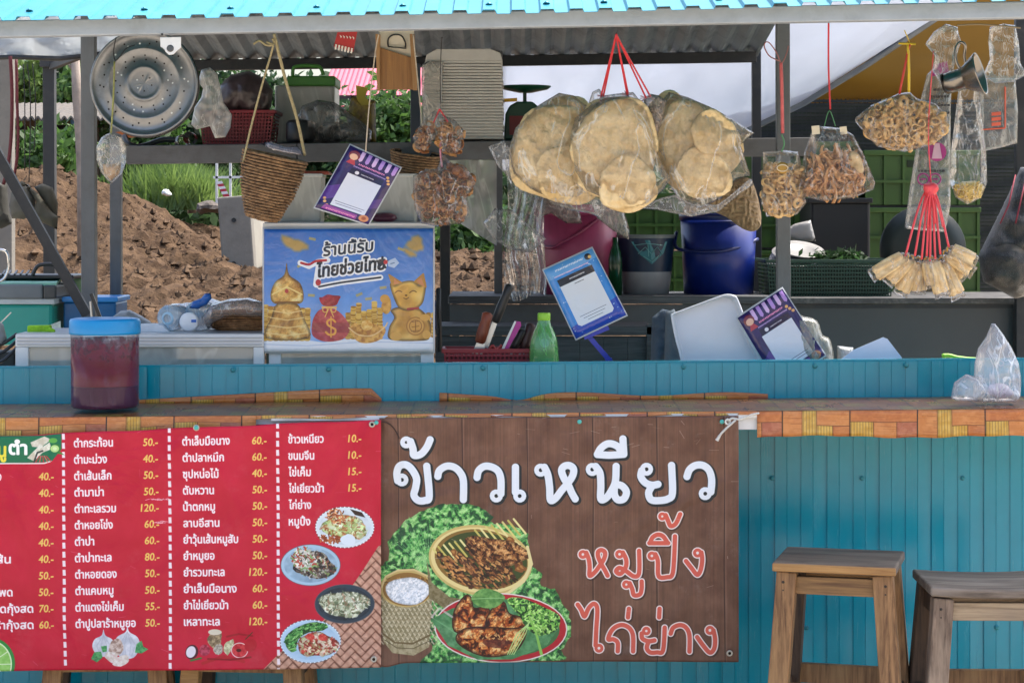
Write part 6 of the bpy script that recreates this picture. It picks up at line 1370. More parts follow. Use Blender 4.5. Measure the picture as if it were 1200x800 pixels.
mb = MB(); mb.prism([P(x, y, 6.62) for x, y in [(498, 71.5), (500, 64), (512, 57.5), (574, 57), (586, 62), (589, 71.5)]], V((0, .2, 0))); obj('top_lid', mb, FOAM, t, bevel=.003)
mb = MB(); pillow(mb, [(494, 76), (502, 72), (520, 72), (518, 120), (512, 150), (506, 163), (495, 163)], 6.605, .02, 3, .004, .1, 3); obj('film', mb, film('thin_cover', 'c0bcb2', clear=.6, ws=12), t, smooth=True)

# ropes from the eave
ROPE = mat('jute_rope', 'a39a78', rough=.85, var=.25, vs=90, bump=1, bs=200)
WSTR = mat('pale_string', 'b7ad9d', rough=.8, var=.2, vs=80)
t = thing('woven_basket', 'deep conical woven basket hung on two jute ropes beside the blue poster', 'basket', P(322, 256, 5.9))
s = 5.9 / F; cbk = P(322, 184, 5.95); axb = V((-.22, .05, -1)).normalized()
prb = densify([(39.5 * s, 0), (38 * s, 14 * s), (33 * s, 40 * s), (20 * s, 74 * s), (0.1 * s, 76 * s)], 46)
coil_basket(t, prb, cbk, axb, .8, WICKD)
mb = MB(); qb = V((0, 0, 1)).rotation_difference(axb); mb.tube([cbk + qb @ V((39.8 * s * math.cos(a), .8 * 39.8 * s * math.sin(a), -.002)) for a in np.linspace(0, 6.283, 40, endpoint=False)], .0038, 6, closed=True); obj('rim', mb, WICKD, t, smooth=True)
string('rope', [P(319, 46, 5.6), P(320, 55, 5.62), P(306, 104, 5.75), P(294, 150, 5.86), P(285, 190, 5.93)], .0032, ROPE, parent=t)
string('rope', [P(321, 40, 5.6), P(334, 92, 5.7), P(348, 140, 5.84), P(357, 182, 5.93)], .0045, ROPE, parent=t)
mb = MB(); mb.tube(smooth_path([P(297, 52, 5.6), P(304, 48, 5.6), P(312, 53, 5.6), P(320, 53, 5.6), P(312, 49, 5.6)]), .003, 6); obj('knot', mb, ROPE, t, smooth=True)
mb = MB(); pillow(mb, [(303, 168), (318, 166), (336, 172), (350, 172), (356, 182), (340, 180), (320, 176)], 6.5, .03, 3, .008, .1, 3); tag(obj('blue_wrapper', mb, film('blue_wrap', '8f96b0', clear=.4, ws=20), smooth=True), 'crumpled bluish wrapper on the shelf rail above the conical basket', 'wrapper')
t = thing('hanging_sign_board', 'cream and brown wooden board hanging from two strings under the eave', 'board', P(463, 106, 5.95))
mb = MB(); mb.prism([P(x, y, 5.97) for x, y in [(444, 34), (485, 34), (485, 105), (444, 105)]], V((0, .008, 0))); obj('back_board', mb, mat('cream_board', 'd8cfbb', rough=.6, dirt=.2), t, bevel=.001)
mb = MB(); mb.prism([P(x, y, 5.955) for x, y in [(443, 55), (486, 69), (487, 105), (443, 105)]], V((0, .012, 0))); obj('front_panel', mb, wood('brown_board', '7d5632', '9c713f', 'z', .5), t, bevel=.001)
mb = MB(); mb.prism([P(x, y, 5.94) for x, y in [(440, 40), (445, 40), (445, 106), (442, 106)]], V((0, .03, 0))); mb.prism([P(x, y, 5.94) for x, y in [(480, 40), (485.5, 40), (489, 106), (484, 106)]], V((0, .012, 0))); obj('edge_batten', mb, wood('batten', '8a6640', 'a88256', 'z', .6), t)
for ch in [c for c in t.children if c.name.startswith('edge_batten')]: ch['kind'] = 'stuff'
mb = MB(); mb.tube(smooth_path([P(455, 55, 5.962), P(455, 46, 5.962), P(461, 41, 5.962), P(470, 42, 5.962), P(475, 50, 5.962), P(475, 56, 5.962)], 4), .0022, 6); mb.bar(P(455, 55, 5.962), P(476, 57, 5.962), .003, .003); obj('handle', mb, BLK, t, smooth=True)
string('string', [P(444, 40, 5.66), P(440, 60, 5.68), P(433, 120, 5.72), P(428.5, 178, 5.76)], .0018, WSTR, 'pale string from the eave to the top of the purple payment card', 'string')
string('string', [P(484, 40, 5.9), P(489, 90, 5.9), P(493, 130, 5.9), P(495, 160, 5.92)], .002, WSTR, 'pale string hanging between the board and the foam boxes', 'string')
mb = MB(); mb.prism([P(x, y, 5.6) for x, y in [(396, 36), (419, 36), (414, 61), (391, 55)]], V((0, .003, 0))); o = tag(obj('red_tag', mb, mat('tag_red', 'a82a2c', rough=.5)), 'small red and white printed tag hanging under the eave', 'tag')
mb = MB()
for i in range(6): mb.prism([P(393 + i * 3.7, 52 + i * .9, 5.597), P(395 + i * 3.7, 52.4 + i * .9, 5.597), P(394 + i * 3.7, 58.5 + i * .9, 5.597), P(392 + i * 3.7, 58 + i * .9, 5.597)], V((0, .002, 0)))
for i in range(5): mb.prism([P(398 + i * 3.7, 41 + .4 * i, 5.597), P(400.5 + i * 3.7, 43 + .4 * i, 5.597), P(399.5 + i * 3.7, 45 + .4 * i, 5.597)], V((0, .002, 0)))
oo = obj('print', mb, mat('tag_white', 'd8d4cc'), o); oo.location = (0, 0, 0); tag(oo, kind='stuff')
# boxes on the small showcase
def tub(label, x0, x1, y0, y1, Y, lid):
    t = thing('plastic_tub', label, 'plastic tub', P((x0 + x1) / 2, y1, Y)); mb = MB()
    n = 9; 
    mb.prism([P(x, y, Y) for x, y in [(x0 + 1.5, y1), (x0, y0), (x1, y0), (x1 - 1.5, y1)]], V((0, .13, 0))); obj('body', mb, MILKY, t, bevel=.006)
    mb = MB(); px_box(mb, x0 - 1, y0 - 1.5, x1 + 1, y0 + 2.5, Y - .003, .136); obj('rim', mb, film('milky_rim', 'b9bbb8', clear=.1, ws=5, wk=.1, bump=.05), t, bevel=.002)
    if lid: mb = MB(); mb.prism([P(x, y, Y + .08) for x, y in lid], V((0, .1, 0))); obj('lid', mb, mat('lid_orange', 'a8462a', rough=.45), t, bevel=.002)
    return t
tub('cloudy plastic tub with an orange-red lid on the small showcase', 325, 377, 205, 261, 6.22, [(348, 204), (349, 200.5), (384, 200.5), (386, 204)])
tub('cloudy plastic tub without lid between the purple card and the pork rinds', 440, 488, 205, 261, 6.24, None)
mb = MB(); pillow(mb, blob(450, 256, 14, 8, 12, .1, 3), 6.2, .04, 3, .004, .1, 3); tag(obj('onion', mb, mat('onion_purple', '5c2438', rough=.35, var=.2), smooth=True), 'dark red onion at the right of the purple card on the showcase', 'onion')
t = thing('woven_basket', 'brown woven basket tilted behind the pork rinds under the shelf', 'basket', P(480, 225, 6.4)); s = 6.4 / F
coil_basket(t, [(44 * s, 0), (36 * s, 26 * s), (22 * s, 44 * s)], P(489, 180, 6.5), V((-.12, .1, -1)), .7, WICKD)
card('purple payment card hanging tilted on a string above the blue poster', [(410, 170), (469, 197), (431.5, 263), (369, 243)], 5.8, M_CP, CP, .01)

# ---------------- middle: knives, bottle, card, buckets
t = thing('cutlery_basket', 'dark red slotted plastic cutlery basket behind the wall in the middle', 'basket', P(572, 440, 6.15))
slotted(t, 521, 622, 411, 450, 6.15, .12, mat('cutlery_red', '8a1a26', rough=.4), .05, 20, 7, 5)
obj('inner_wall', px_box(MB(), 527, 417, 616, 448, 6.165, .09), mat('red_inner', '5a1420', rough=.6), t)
def knife(label, hp0, hp1, hw, hm, bp, Y, cat='knife', nm='knife'):
    t = thing(nm, label, cat, P(*hp1, Y)); mb = MB(); a, b = P(*hp0, Y), P(*hp1, Y)
    mb.tube([a.lerp(b, k) for k in (0, .06, .3, .6, .94, 1)], [hw * .5, hw * .95, hw * .85, hw, hw * .9, hw * .6], 10); obj('handle', mb, hm, t, smooth=True)
    mb = MB(); mb.prism([P(x, y, Y) for x, y in bp], V((0, .0025, 0))); obj('blade', mb, mat('steel'), t)
    return t
WH_ = wood('knife_wood', '5a2414', '8a4426', 'z', .45)
knife('cleaver with a reddish brown wooden handle standing in the cutlery basket', (572, 366), (562, 402), .017, WH_, [(560, 398), (569, 401), (567, 415), (553, 414)], 6.18)
knife('knife with a long black handle leaning behind the brown handled cleaver', (598, 333), (580, 378), .014, BLK, [(578, 374), (583, 378), (572, 408), (566, 406)], 6.22)
t = thing('peeler', 'magenta plastic handled tool with a white edge leaning in the cutlery basket', 'utensil', P(600, 412, 6.17))
mb = MB(); mb.prism([P(x, y, 6.17) for x, y in [(603, 376), (610, 377), (611, 381), (594, 412), (588, 411)]], V((0, .008, 0))); obj('handle', mb, mat('magenta', 'a8208a', rough=.35), t, bevel=.001)
mb = MB(); mb.prism([P(x, y, 6.165) for x, y in [(603, 376), (605, 377), (590, 411), (587, 410)]], V((0, .008, 0))); obj('edge', mb, mat('white_plastic'), t)
knife('black rounded tool handle right of the magenta tool', (613, 386), (600, 411), .013, BLK, [(599, 408), (604, 410), (600, 420), (595, 418)], 6.2, 'utensil', 'utensil')
knife('dark brown thick handle beside the green bottle', (623, 379), (613, 412), .017, mat('dark_brown', '3a2220', rough=.45), [(611, 408), (616, 411), (612, 420), (606, 418)], 6.21, 'utensil', 'utensil')
mb = MB(); mb.tube(smooth_path([P(572, 411, 6.15), P(577, 405, 6.15), P(582, 409, 6.15), P(588, 404, 6.15)]), .004, 6); tag(obj('chopped_chili', mb, mat('chili_red', '8a2420', rough=.35), smooth=True), 'small red chilies lying in the cutlery basket', 'chili')
mb = MB(); mb.tube([P(514, 337, 6.3) + V((0, 0, -.0)), P(514, 338.5, 6.3), P(515, 412, 6.3)], [.004, .0075, .0075], 10)
for i in range(18): mb.tube([P(513.9 - 3 + .02 * i, 340 + i * 4, 6.3), P(514, 341.5 + i * 4, 6.292), P(517, 342 + i * 4, 6.3)], .0012, 4)
tag(obj('sharpening_steel', mb, mat('dark_iron', '35383b', rough=.4, metal=.6), smooth=True), 'dark ribbed iron rod standing upright right of the blue poster', 'rod')
mb = MB(); px_box(mb, 510, 382, 523, 386, 6.4, .05); tag(obj('navy_cloth', pillow(MB(), [(502, 352), (512, 352), (514, 384), (503, 388)], 6.45, .05, 3, .005, .1, 2), mat('navy', '1c2448', rough=.8)), 'navy cloth edge behind the right side of the blue poster', 'cloth')
t = thing('bottle', 'clear green plastic drink bottle with a lime cap behind the wall', 'bottle', P(638, 440, 6.12)); s = 6.12 / F; b0 = P(637.5, 440, 6.12)
def zz(r_, py): return (r_ * s, (440 - py) * s)
obj('body', MB().lathe([zz(0, 440), zz(17, 440), zz(17.5, 425), zz(17, 412), zz(16.4, 404), zz(15, 396), zz(12, 388), zz(9, 382), zz(7.4, 377), zz(7.2, 374)], b0, 32, warp=lambda i, j, a, r, z: .0008 * math.sin(a * 8) if i in (3, 4) else 0), film('green_pet', '5fae62', clear=.45, rough=.08, ws=6, wk=.15, bump=.2), t, smooth=True)
obj('drink', MB().lathe([zz(0, 438), zz(16, 438), zz(16.4, 425), zz(15.6, 408), zz(0, 408)], b0, 28), film('green_drink', '3f8a48', clear=.35, rough=.1, ws=4, wk=.05, bump=.05), t, smooth=True)
obj('cap', MB().lathe([zz(7, 375.5), zz(7.6, 374.5), zz(7.6, 368), zz(7, 366.5), zz(0, 366.5)], b0, 28, warp=lambda i, j, a, r, z: .0004 * (j % 2)), mat('lime_cap', '8cc63a', rough=.4), t, smooth=True)
obj('emblem', MB().lathe([zz(0, 404)] * 0 + [(0, .0), (5.4 * s, .0005)], P(638, 401, 6.12) + V((0, -14.6 * s, 0)), 14, (0, -1, .25)), mat('emblem_pale', '8fc4c8', rough=.3, var=.2, vs=200), t, smooth=True)
t = card('blue payment card on a dark blue stick in front of the pink bucket', [(637, 317), (694, 291), (734, 369), (675, 397)], 6.1, M_CB, CB, .012)
t2_ = t
mb = MB(); mb.bar(P(690, 394, 6.12), P(716, 424, 6.12), .014, .006, up=(0, 1, 0)); mb.bar(P(684, 395, 6.11), P(713, 383, 6.11), .016, .008, up=(0, 1, 0)); mb.bar(P(713, 420, 6.12), P(717, 440, 6.12), .02, .012, up=(0, 1, 0)); obj('stand', mb, mat('royal_blue', '1c2f9c', rough=.35), t)
# buckets
PINK = mat('pink_bucket', '963a60', rough=.4, var=.1, vs=6, dirt=.3, dcol='6e3048', ds=7, streak=True)
t = thing('bucket', 'dark pink plastic bucket with a sloping handle on the grey bench', 'bucket', P(676, 347, 7.08)); Yb = 7.2
frustum(mb := MB(), 676, 252, 347, 96, 84, Yb, 48, cap0=False); obj('body', mb, PINK, t, smooth=True, thick=.003)
frustum(mb := MB(), 676, 240, 252, 102, 99, Yb, 48, cap1=False); obj('rim', mb, PINK, t, smooth=True, thick=.003)
s = Yb / F; ry = 50 * s; mb = MB(); mb.tube(smooth_path([P(630, 287, Yb) + V((0, -ry * .3, 0)), P(645, 290, Yb - ry * .85), P(654, 287, Yb - ry * .95), P(680, 272, Yb - ry * 1.02), P(706, 253, Yb - ry * .75), P(722, 247, Yb)]), .006, 8); obj('handle', mb, mat('pink_dark', '7c2c4e', rough=.4), t, smooth=True)
t = thing('bucket', 'printed bucket with navy and pale bands and a teal emblem between pink and blue buckets', 'bucket', P(757, 347, 7.1)); Yb = 7.2
frustum(mb := MB(), 757, 318, 347, 60, 53, Yb, 44); obj('lower_band', mb, mat('pale_band2', '9a9da2', rough=.4), t, smooth=True)
frustum(mb := MB(), 757, 279, 318, 68, 60, Yb, 44, cap1=False); obj('upper_band', mb, mat('navy_band', '16304c', rough=.4), t, smooth=True)
frustum(mb := MB(), 757, 275, 279, 71, 69, Yb, 44, cap1=False); obj('rim', mb, mat('rim_grey', '747c80', rough=.4), t, smooth=True)
s = Yb / F
def on_b(px, py, off=.0): 
    r_ = (34 - (py - 279) * .1) * s + .0012 + off; x = (px - 757) * s; return V((P(757, 0, Yb).x + x, Yb - math.sqrt(max(1e-6, r_ * r_ - x * x)), P(0, py, Yb).z))
def decal(poly_l, name, m, off): 
    mb = MB(); cx = sum(p[0] for p in poly_l) / len(poly_l); cy = sum(p[1] for p in poly_l) / len(poly_l)
    for i in range(len(poly_l)):
        a, b = poly_l[i], poly_l[(i + 1) % len(poly_l)]; mb.add([on_b(cx, cy, off), on_b(*a, off), on_b(*b, off)], [(0, 1, 2)])
    return obj(name, mb, m, t, fix=False)
decal([(738, 283), (757, 281), (780, 283), (776, 296), (762, 309), (748, 298)], 'emblem', mat('emblem_teal', '2a7a86', rough=.4), .001)
mb = MB()
for l_ in ([(742, 287), (756, 285), (774, 287)], [(746, 297), (754, 289), (761, 297), (768, 289), (774, 297)], [(752, 300), (762, 306), (770, 299)], [(757, 286), (758, 300)]): mb.tube([on_b(x, y, .0025) for x, y in l_], .0012, 4)
tag(obj('emblem_lines', mb, mat('emblem_light', '7cb4b8', rough=.4), t), kind='stuff')
t = thing('bucket', 'dark blue plastic bucket under the woven hat on the grey bench', 'bucket', P(840, 347, 7.1)); Yb = 7.2
frustum(mb := MB(), 842, 258, 347, 88, 80, Yb, 48, cap0=False); obj('body', mb, mat('blue_bucket', '0c2678', rough=.35, var=.12, vs=30, stretch=(1, 1, .1)), t, smooth=True, thick=.003)
frustum(mb := MB(), 842, 250, 258, 92, 91, Yb, 48, cap1=False); obj('rim', mb, mat('blue_bucket_rim', '0a1c58', rough=.35), t, smooth=True, thick=.003)
s = Yb / F; ry = 45 * s; mb = MB(); mb.tube(smooth_path([P(793, 272, Yb), P(791, 286, Yb - .4 * ry), P(800, 293, Yb - .7 * ry), P(835, 295, Yb - 1.05 * ry), P(866, 290, Yb - .8 * ry), P(888, 280, Yb - .2 * ry)]), .006, 8); obj('handle', mb, mat('blue_bucket_rim'), t, smooth=True)
t = thing('bottle', 'dark green glass bottle between the pink and the printed bucket', 'bottle', P(721, 347, 7.05)); s = 7.05 / F
obj('body', MB().lathe([(0, 0), (8 * s, 0), (8 * s, 44 * s), (6 * s, 54 * s), (3.4 * s, 62 * s), (3.4 * s, 70 * s), (0, 70 * s)], P(721, 348, 7.05), 20), mat('bottle_green', '0c3a20', rough=.15), t, smooth=True)
STRAW = mat('straw', '8f7656', rough=.8, var=.3, vs=60, color2='b29a78', bump=.5, bs=90)
t = thing('woven_hat', 'tan woven palm hat lying over the blue bucket', 'hat', P(845, 270, 7.0))
mb = MB(); ol = catmull2([(800, 246), (812, 232), (836, 222), (858, 212), (876, 208), (884, 218), (890, 240), (892, 262), (884, 271), (870, 268), (850, 254), (826, 246), (806, 252)], 3, True)
pillow(mb, ol, 7.02, .09, 2.6, .004, .2, 5)
vs2 = []
for (x, y, z) in mb.v:
    a, b = (x * .8 + z * .6) * 95, (x * .6 - z * .8) * 95
    vs2.append((x, y - .0028 * (1 if (math.floor(a) + math.floor(b)) % 2 else -1), z))
mb.v = vs2; obj('weave', mb, STRAW, t)
# clear hanging sheets
t = thing('plastic_sheet', 'clear plastic sheet hanging in folds from the shelf beside the pink bucket', 'plastic sheet', P(610, 340, 6.9))
mb = MB()
def fs(u, v):
    a = (590 + 56 * u); b = (594 + 42 * u); x = a * (1 - v) + b * v + (4 * math.sin(v * 6 + u * 2)); y = 185 + 163 * v + 5 * math.sin(u * 6)
    return P(x, y, 6.9) + V((0, .018 * math.sin(u * 22 + 3 * mnoise.noise(V((u * 4, v * 3, 1)))) + .02 * mnoise.noise(V((u * 9, v * 6, 2))), 0))
mb.grid(fs, 50, 50); obj('film', mb, film('hung_film', 'aab0b2', clear=.7, rough=.2, ws=34, wk=.5, bump=1), t, smooth=True, fix=False)
mb = MB(); pillow(mb, [(566, 262), (580, 244), (600, 246), (618, 262), (640, 280), (622, 296), (596, 292), (578, 280)], 6.84, .05, 3, .02, .1, 12); obj('knotted_film', mb, FILM2, t, smooth=True)
t = thing('plastic_sheet', 'pale grey plastic sheet stretched behind the pork rinds', 'plastic sheet', P(555, 280, 7.15))
mb = MB(); mb.grid(lambda u, v: P(526 + 56 * u, 188 + (66 + 34 * u) * v, 7.15) + V((0, .02 * mnoise.noise(V((u * 3, v * 3, 5))) + .02 * v, 0)), 30, 30); obj('film', mb, film('grey_sheet', 'b4b8ba', clear=.3, rough=.3, ws=8, wk=.4, bump=.8), t, smooth=True, fix=False)
mb = MB(); pillow(mb, [(690, 232), (730, 240), (738, 270), (737, 281), (718, 270), (700, 256)], 6.6, .05, 3, .012, .1, 4); tag(obj('film_scrap', mb, film('grey_wrap', '9a9894', clear=.5, ws=18), smooth=True), 'greyish plastic wrap hanging below the middle cracker bag', 'plastic wrap')
mb = MB(); pillow(mb, [(624, 232), (640, 230), (664, 236), (680, 250), (682, 262), (664, 262), (646, 250), (634, 254)], 6.95, .03, 3, .01, .1, 4); tag(obj('brown_wrap', mb, film('brownish_wrap', '8a7a78', clear=.35, ws=18), smooth=True), 'brownish plastic wrap covering the pink bucket rim', 'plastic wrap')
# tray, card, cloth, papers behind the wall
WPL = mat('white_tray', 'c9cfda', rough=.35, var=.03)
t = thing('serving_tray', 'white rounded plastic tray leaning behind the wall', 'tray', P(838, 440, 6.1))
TO = catmull2([(788, 373), (790, 368), (800, 364), (835, 351), (850, 346), (860, 347), (866, 354), (880, 395), (892, 440), (812, 440), (796, 410)], 4, True)
def rimmed(ol, Y, d, inset, lean):
    mb = MB(); cx = sum(p[0] for p in ol) / len(ol); cy = sum(p[1] for p in ol) / len(ol); n = len(ol); rings = []
    for k, yy in ((1.0, 0), (1.02, -.006), (.985, -.008), (.96, .004), (.90, d), (.86, d)):
        rings.append([P(cx + (x - cx) * k, cy + (y - cy) * k, Y) + V((0, yy + lean * (440 - y) / 100, 0)) for x, y in ol])
    vs = [p for r_ in rings for p in r_]; fs_ = []
    for i in range(len(rings) - 1):
        for j in range(n): fs_.append((i * n + j, i * n + (j + 1) % n, (i + 1) * n + (j + 1) % n, (i + 1) * n + j))
    fs_.append(tuple((len(rings) - 1) * n + j for j in range(n))); return mb.add(vs, fs_)
obj('shell', rimmed(TO, 6.1, .035, .1, .03), WPL, t, smooth=True, thick=.0015)
mb = MB(); mb.grid(lambda u, v: P(808 + 52 * u + 10 * v, 382 - 14 * u + 44 * v, 6.125) + V((0, .002 * math.sin(v * 30), 0)), 6, 20); 
t = card('purple payment card leaning against the white tray behind the wall', [(865, 373), (918, 338.5), (967, 416), (912, 452)], 6.08, M_CP, CP, .02)
mb = MB(); pillow(mb, catmull2([(930, 374), (944, 371), (958, 376), (964, 392), (974, 400), (976, 440), (940, 440)], 3, True), 6.12, .07, 3, .006, .1, 3); tag(obj('plastic_cup', mb, film('cloudy_cup', '9a9c96', clear=.55, ws=10), smooth=True), 'cloudy plastic cup standing behind the purple card at the wall', 'cup')
DEN = mat('denim', '3f4f60', rough=.85, var=.2, vs=40, bump=.4, bs=200)
t = thing('cloth', 'slate blue denim cloth bunched left of the white tray', 'cloth', P(785, 440, 6.25))
obj('fold', pillow(MB(), [(764, 372), (776, 362), (786, 364), (790, 440), (762, 440)], 6.28, .08, 3, .015, .06, 5), DEN, t, smooth=True)
obj('fold', pillow(MB(), [(780, 366), (790, 362), (800, 380), (822, 440), (778, 440)], 6.2, .06, 3, .012, .06, 8), mat('denim2', '55616c', rough=.85, var=.1, vs=30), t, smooth=True)
t = thing('paper', 'bluish white folded paper sheet sticking up behind the wall', 'paper', P(1022, 440, 6.1))
mb = MB(); mb.prism([P(x, y, 6.1) for x, y in [(984, 422), (1000, 410), (1035, 395), (1040, 397), (1057, 419), (1057, 440), (984, 440)]], V((0, .002, 0))); mb.prism([P(x, y, 6.12) for x, y in [(1000, 412), (1037, 397), (1052, 440), (1002, 440)]], V((.004, .03, 0))); obj('sheet', mb, mat('paper_blue', 'cfd6ee', rough=.6, var=.03), t)
tag(obj('grey_packet', pillow(MB(), [(981, 405), (1000, 407), (1001, 440), (981, 440)], 6.15, .03, 3, .004, .1, 2), film('grey_pack', 'a0a4a4', clear=.3, ws=10), smooth=True), 'grey plastic packet left of the folded paper behind the wall', 'packet')
mb = MB(); mb.tube(smooth_path([P(1104, 417.5, 6.1), P(1112, 416.5, 6.1), P(1125, 419.5, 6.1), P(1150, 421, 6.1)]), [.006, .008, .007, .006, .006, .006, .006, .006, .006, .006, .006, .005, .005, .005, .004, .004], 8); tag(obj('lime_spatula', mb, mat('lime_plastic', '8fcb3a', rough=.4), smooth=True), 'lime green utensil handle lying along the wall top', 'utensil')

# ---------------- crates and baskets at the back right
CG = mat('crate_green', '2c4c0e', rough=.5, var=.15, vs=6, dirt=.35, dcol='1c3010')
def crate(label, x0, x1, y0, y1, Y, m, group=None):
    t = thing('crate', label, 'crate', P((x0 + x1) / 2, y1, Y), group); s = Y / F; d = .35
    mb = MB(); px_box(mb, x0, y0, x1, y0 + 6, Y, d); obj('rim', mb, m, t, bevel=.003)
    mb = MB(); px_box(mb, x0 + 2, y0 + 6.2, x1 - 2, y1, Y + .012, d - .02); obj('body', mb, m, t)
    n = max(3, int((x1 - x0) / 22))
    for i in range(n + 1):
        x = x0 + 2 + (x1 - x0 - 7) * i / n; obj('rib', px_box(MB(), x, y0 + 6.2, x + 3.4, y1, Y, .014), m, t)
    for k in (.5,): obj('band', px_box(MB(), x0 + 1, y0 + 6 + (y1 - y0 - 6) * k, x1 - 1, y0 + 6 + (y1 - y0 - 6) * k + 3.4, Y - .003, .016), m, t)
    obj('slot', px_box(MB(), (x0 + x1) / 2 - 18, y0 + 12, (x0 + x1) / 2 + 18, y0 + 20, Y + .0085, .003), mat('slot_dark', '16240e', rough=.8), t)
    return t
GCR = 'green plastic crates stacked behind the stall'
crate('top green crate right behind the shredded crackers bag, left column', 860, 1006, 166, 226, 8.35, CG, GCR)
crate('lower green crate of the left column behind the ring crackers', 860, 1006, 229, 290, 8.35, CG, GCR)
crate('bottom green crate of the left column behind the dark basket', 860, 1006, 293, 352, 8.35, CG, GCR)
crate('top green crate of the right column behind the printed bag', 1012, 1150, 176, 240, 8.4, CG, GCR)
crate('second green crate of the right column behind the bundle of cracker tubes', 1012, 1150, 243, 304, 8.4, CG, GCR)
crate('bottom green crate of the right column above the metal counter', 1012, 1150, 307, 368, 8.4, CG, GCR)
crate('green crate seen between the middle cracker bag and the printed bucket', 700, 838, 226, 292, 8.3, CG, GCR)
crate('green crate low behind the printed bucket', 700, 838, 295, 352, 8.3, CG, GCR)
t = thing('black_bin', 'black plastic bin standing among the green crates', 'bin', P(990, 350, 7.9))
obj('body', px_box(MB(), 950, 236, 1020, 350, 7.9, .3), mat('bin_black', '0d1015', rough=.5), t, bevel=.01); obj('rim', px_box(MB(), 947, 232, 1023, 238, 7.89, .32), mat('bin_black'), t, bevel=.003)
t = thing('basket', 'low dark green slotted basket holding plates on the metal counter', 'basket', P(975, 348, 7.1))
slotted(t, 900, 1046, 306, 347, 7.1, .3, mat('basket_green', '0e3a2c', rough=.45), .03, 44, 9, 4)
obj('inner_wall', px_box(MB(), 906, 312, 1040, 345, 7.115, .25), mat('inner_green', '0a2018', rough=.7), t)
s = 7.2 / F
for k, (cx, cy, r_, tl) in enumerate(((932, 300, 30, -1), (934, 295, 30, 3), (938, 290, 28, 6), (925, 305, 26, -6))):
    tag(obj('plate', MB().lathe([(0, 0), (r_ * .55 * s, 0), (r_ * .7 * s, .006), (r_ * s, .014), (r_ * 1.01 * s, .012), (r_ * .6 * s, -.003), (0, -.003)], P(cx, cy + 6, 7.22 + .01 * k), 32, (.1 * tl / 6, -.35, 1)), mat('plate_grey', '8d8c8a', rough=.3), smooth=True), ['grey plate lying flat in the dark green basket, lowest of four', 'grey plate resting on the lowest plate in the dark green basket', 'topmost grey plate tilted in the dark green basket', 'smaller grey plate leaning at the left side of the dark green basket'][k], 'plate', 'plates in the dark green basket')
tag(obj('herb_bundle', (lambda m_: (leaves(m_, P(985, 303, 7.2), (.11, .08, .035), 500, .014, 8, 8), m_)[1])(MB()), G2, fix=False), 'dark green herbs lying in the basket beside the plates', 'herbs', kind='stuff')
mb = MB(); pillow(mb, [(932, 262), (950, 258), (956, 282), (940, 284), (908, 276)], 7.4, .02, 3, .002, .1, 2)
tag(obj('tin_plate', mb, mat('plate_grey'), smooth=True), 'grey lid behind the post above the plates', 'lid')
t = thing('round_tray', 'dark round plastic tray standing behind the tube bundle', 'tray', P(1082, 345, 7.6)); s = 7.6 / F
obj('disc', MB().lathe([(0, .01), (34 * s, .008), (50 * s, 0), (51 * s, -.01)], P(1082, 292, 7.6), 40, (0, -1, .05)), mat('lid_dark', '0e1a14', rough=.4), t, smooth=True)
t = thing('mesh_bag', 'black mesh bag bulging with dark goods at the right edge', 'bag', P(1180, 348, 6.8))
NETB = film('black_net', '1c1c1e', clear=.4, rough=.5, ws=160, wk=.6, bump=.5)
mb = MB(); pillow(mb, [(1196, 196), (1206, 196), (1222, 260), (1226, 340), (1190, 350), (1152, 330), (1146, 300), (1160, 272), (1176, 240)], 6.8, .2, 4, .02, .06, 6); obj('net', mb, NETB, t, smooth=True)
mb = MB(); pillow(mb, blob(1178, 312, 26, 30, 16, .1, 3), 6.84, .14, 4, .02, .08, 6); obj('goods', mb, mat('black_goods'), t, smooth=True)
mb = MB(); mb.tube([P(1190, 205, 6.74), P(1182, 240, 6.7), P(1172, 262, 6.7)], .0025, 5); mb.tube([P(1202, 210, 6.74), P(1194, 245, 6.7), P(1190, 262, 6.7)], .0025, 5); tag(obj('red_cord', mb, mat('cord_red', '7c1c30', rough=.7), t, smooth=True), kind='stuff')

# ---------------- snacks: one piece of each sort, then copies
RINDM = [mat('rind_a', 'a8703c', rough=.5, var=.3, vs=60, color2='d6a468', bump=.8, bs=200), mat('rind_b', '80401e', rough=.45, var=.35, vs=60, color2='b57840', bump=.8, bs=200)]
RINGM = mat('ring_cracker', 'cf9c58', rough=.6, var=.25, vs=50, color2='f0cf94', bump=.6, bs=180)
SHM = mat('shred_cracker', 'b8783e', rough=.6, var=.3, vs=50, color2='e2b07a', bump=.5, bs=150)
BIGM = mat('rice_cracker', 'dbb878', rough=.55, var=.1, vs=12, color2='f6e2b4', bump=3, bs=45, dirt=.28, dcol='c49450', ds=14)
TUBM = mat('tube_cracker', 'd6b070', rough=.6, var=.12, vs=40, color2='f2dcae', bump=.7, bs=150)
def curl(seed, L_=.04, W_=.022, turns=.8):
    r = random.Random(seed); mb = MB(); a0 = r.uniform(0, 6)
    mb.grid(lambda u, v: V((math.cos(a0 + u * turns * 6.28) * L_ * (.28 + .1 * u), (v - .5) * W_ * (1 + .3 * math.sin(u * 9 + seed)), math.sin(a0 + u * turns * 6.28) * L_ * .3)) + .003 * V((mnoise.noise(V((u * 5, v * 4, seed))), mnoise.noise(V((u * 5, v * 4, seed + 5))), 0)) * 1.4, 10, 3)
    return mb
def thickmesh(name, mb, m, th=.002):
    o = obj(name, mb, m, origin=(0, 0, 0), smooth=True, fix=False, thick=th); dg = bpy.context.evaluated_depsgraph_get(); me = bpy.data.meshes.new_from_object(o.evaluated_get(dg)); bpy.data.objects.remove(o); return me
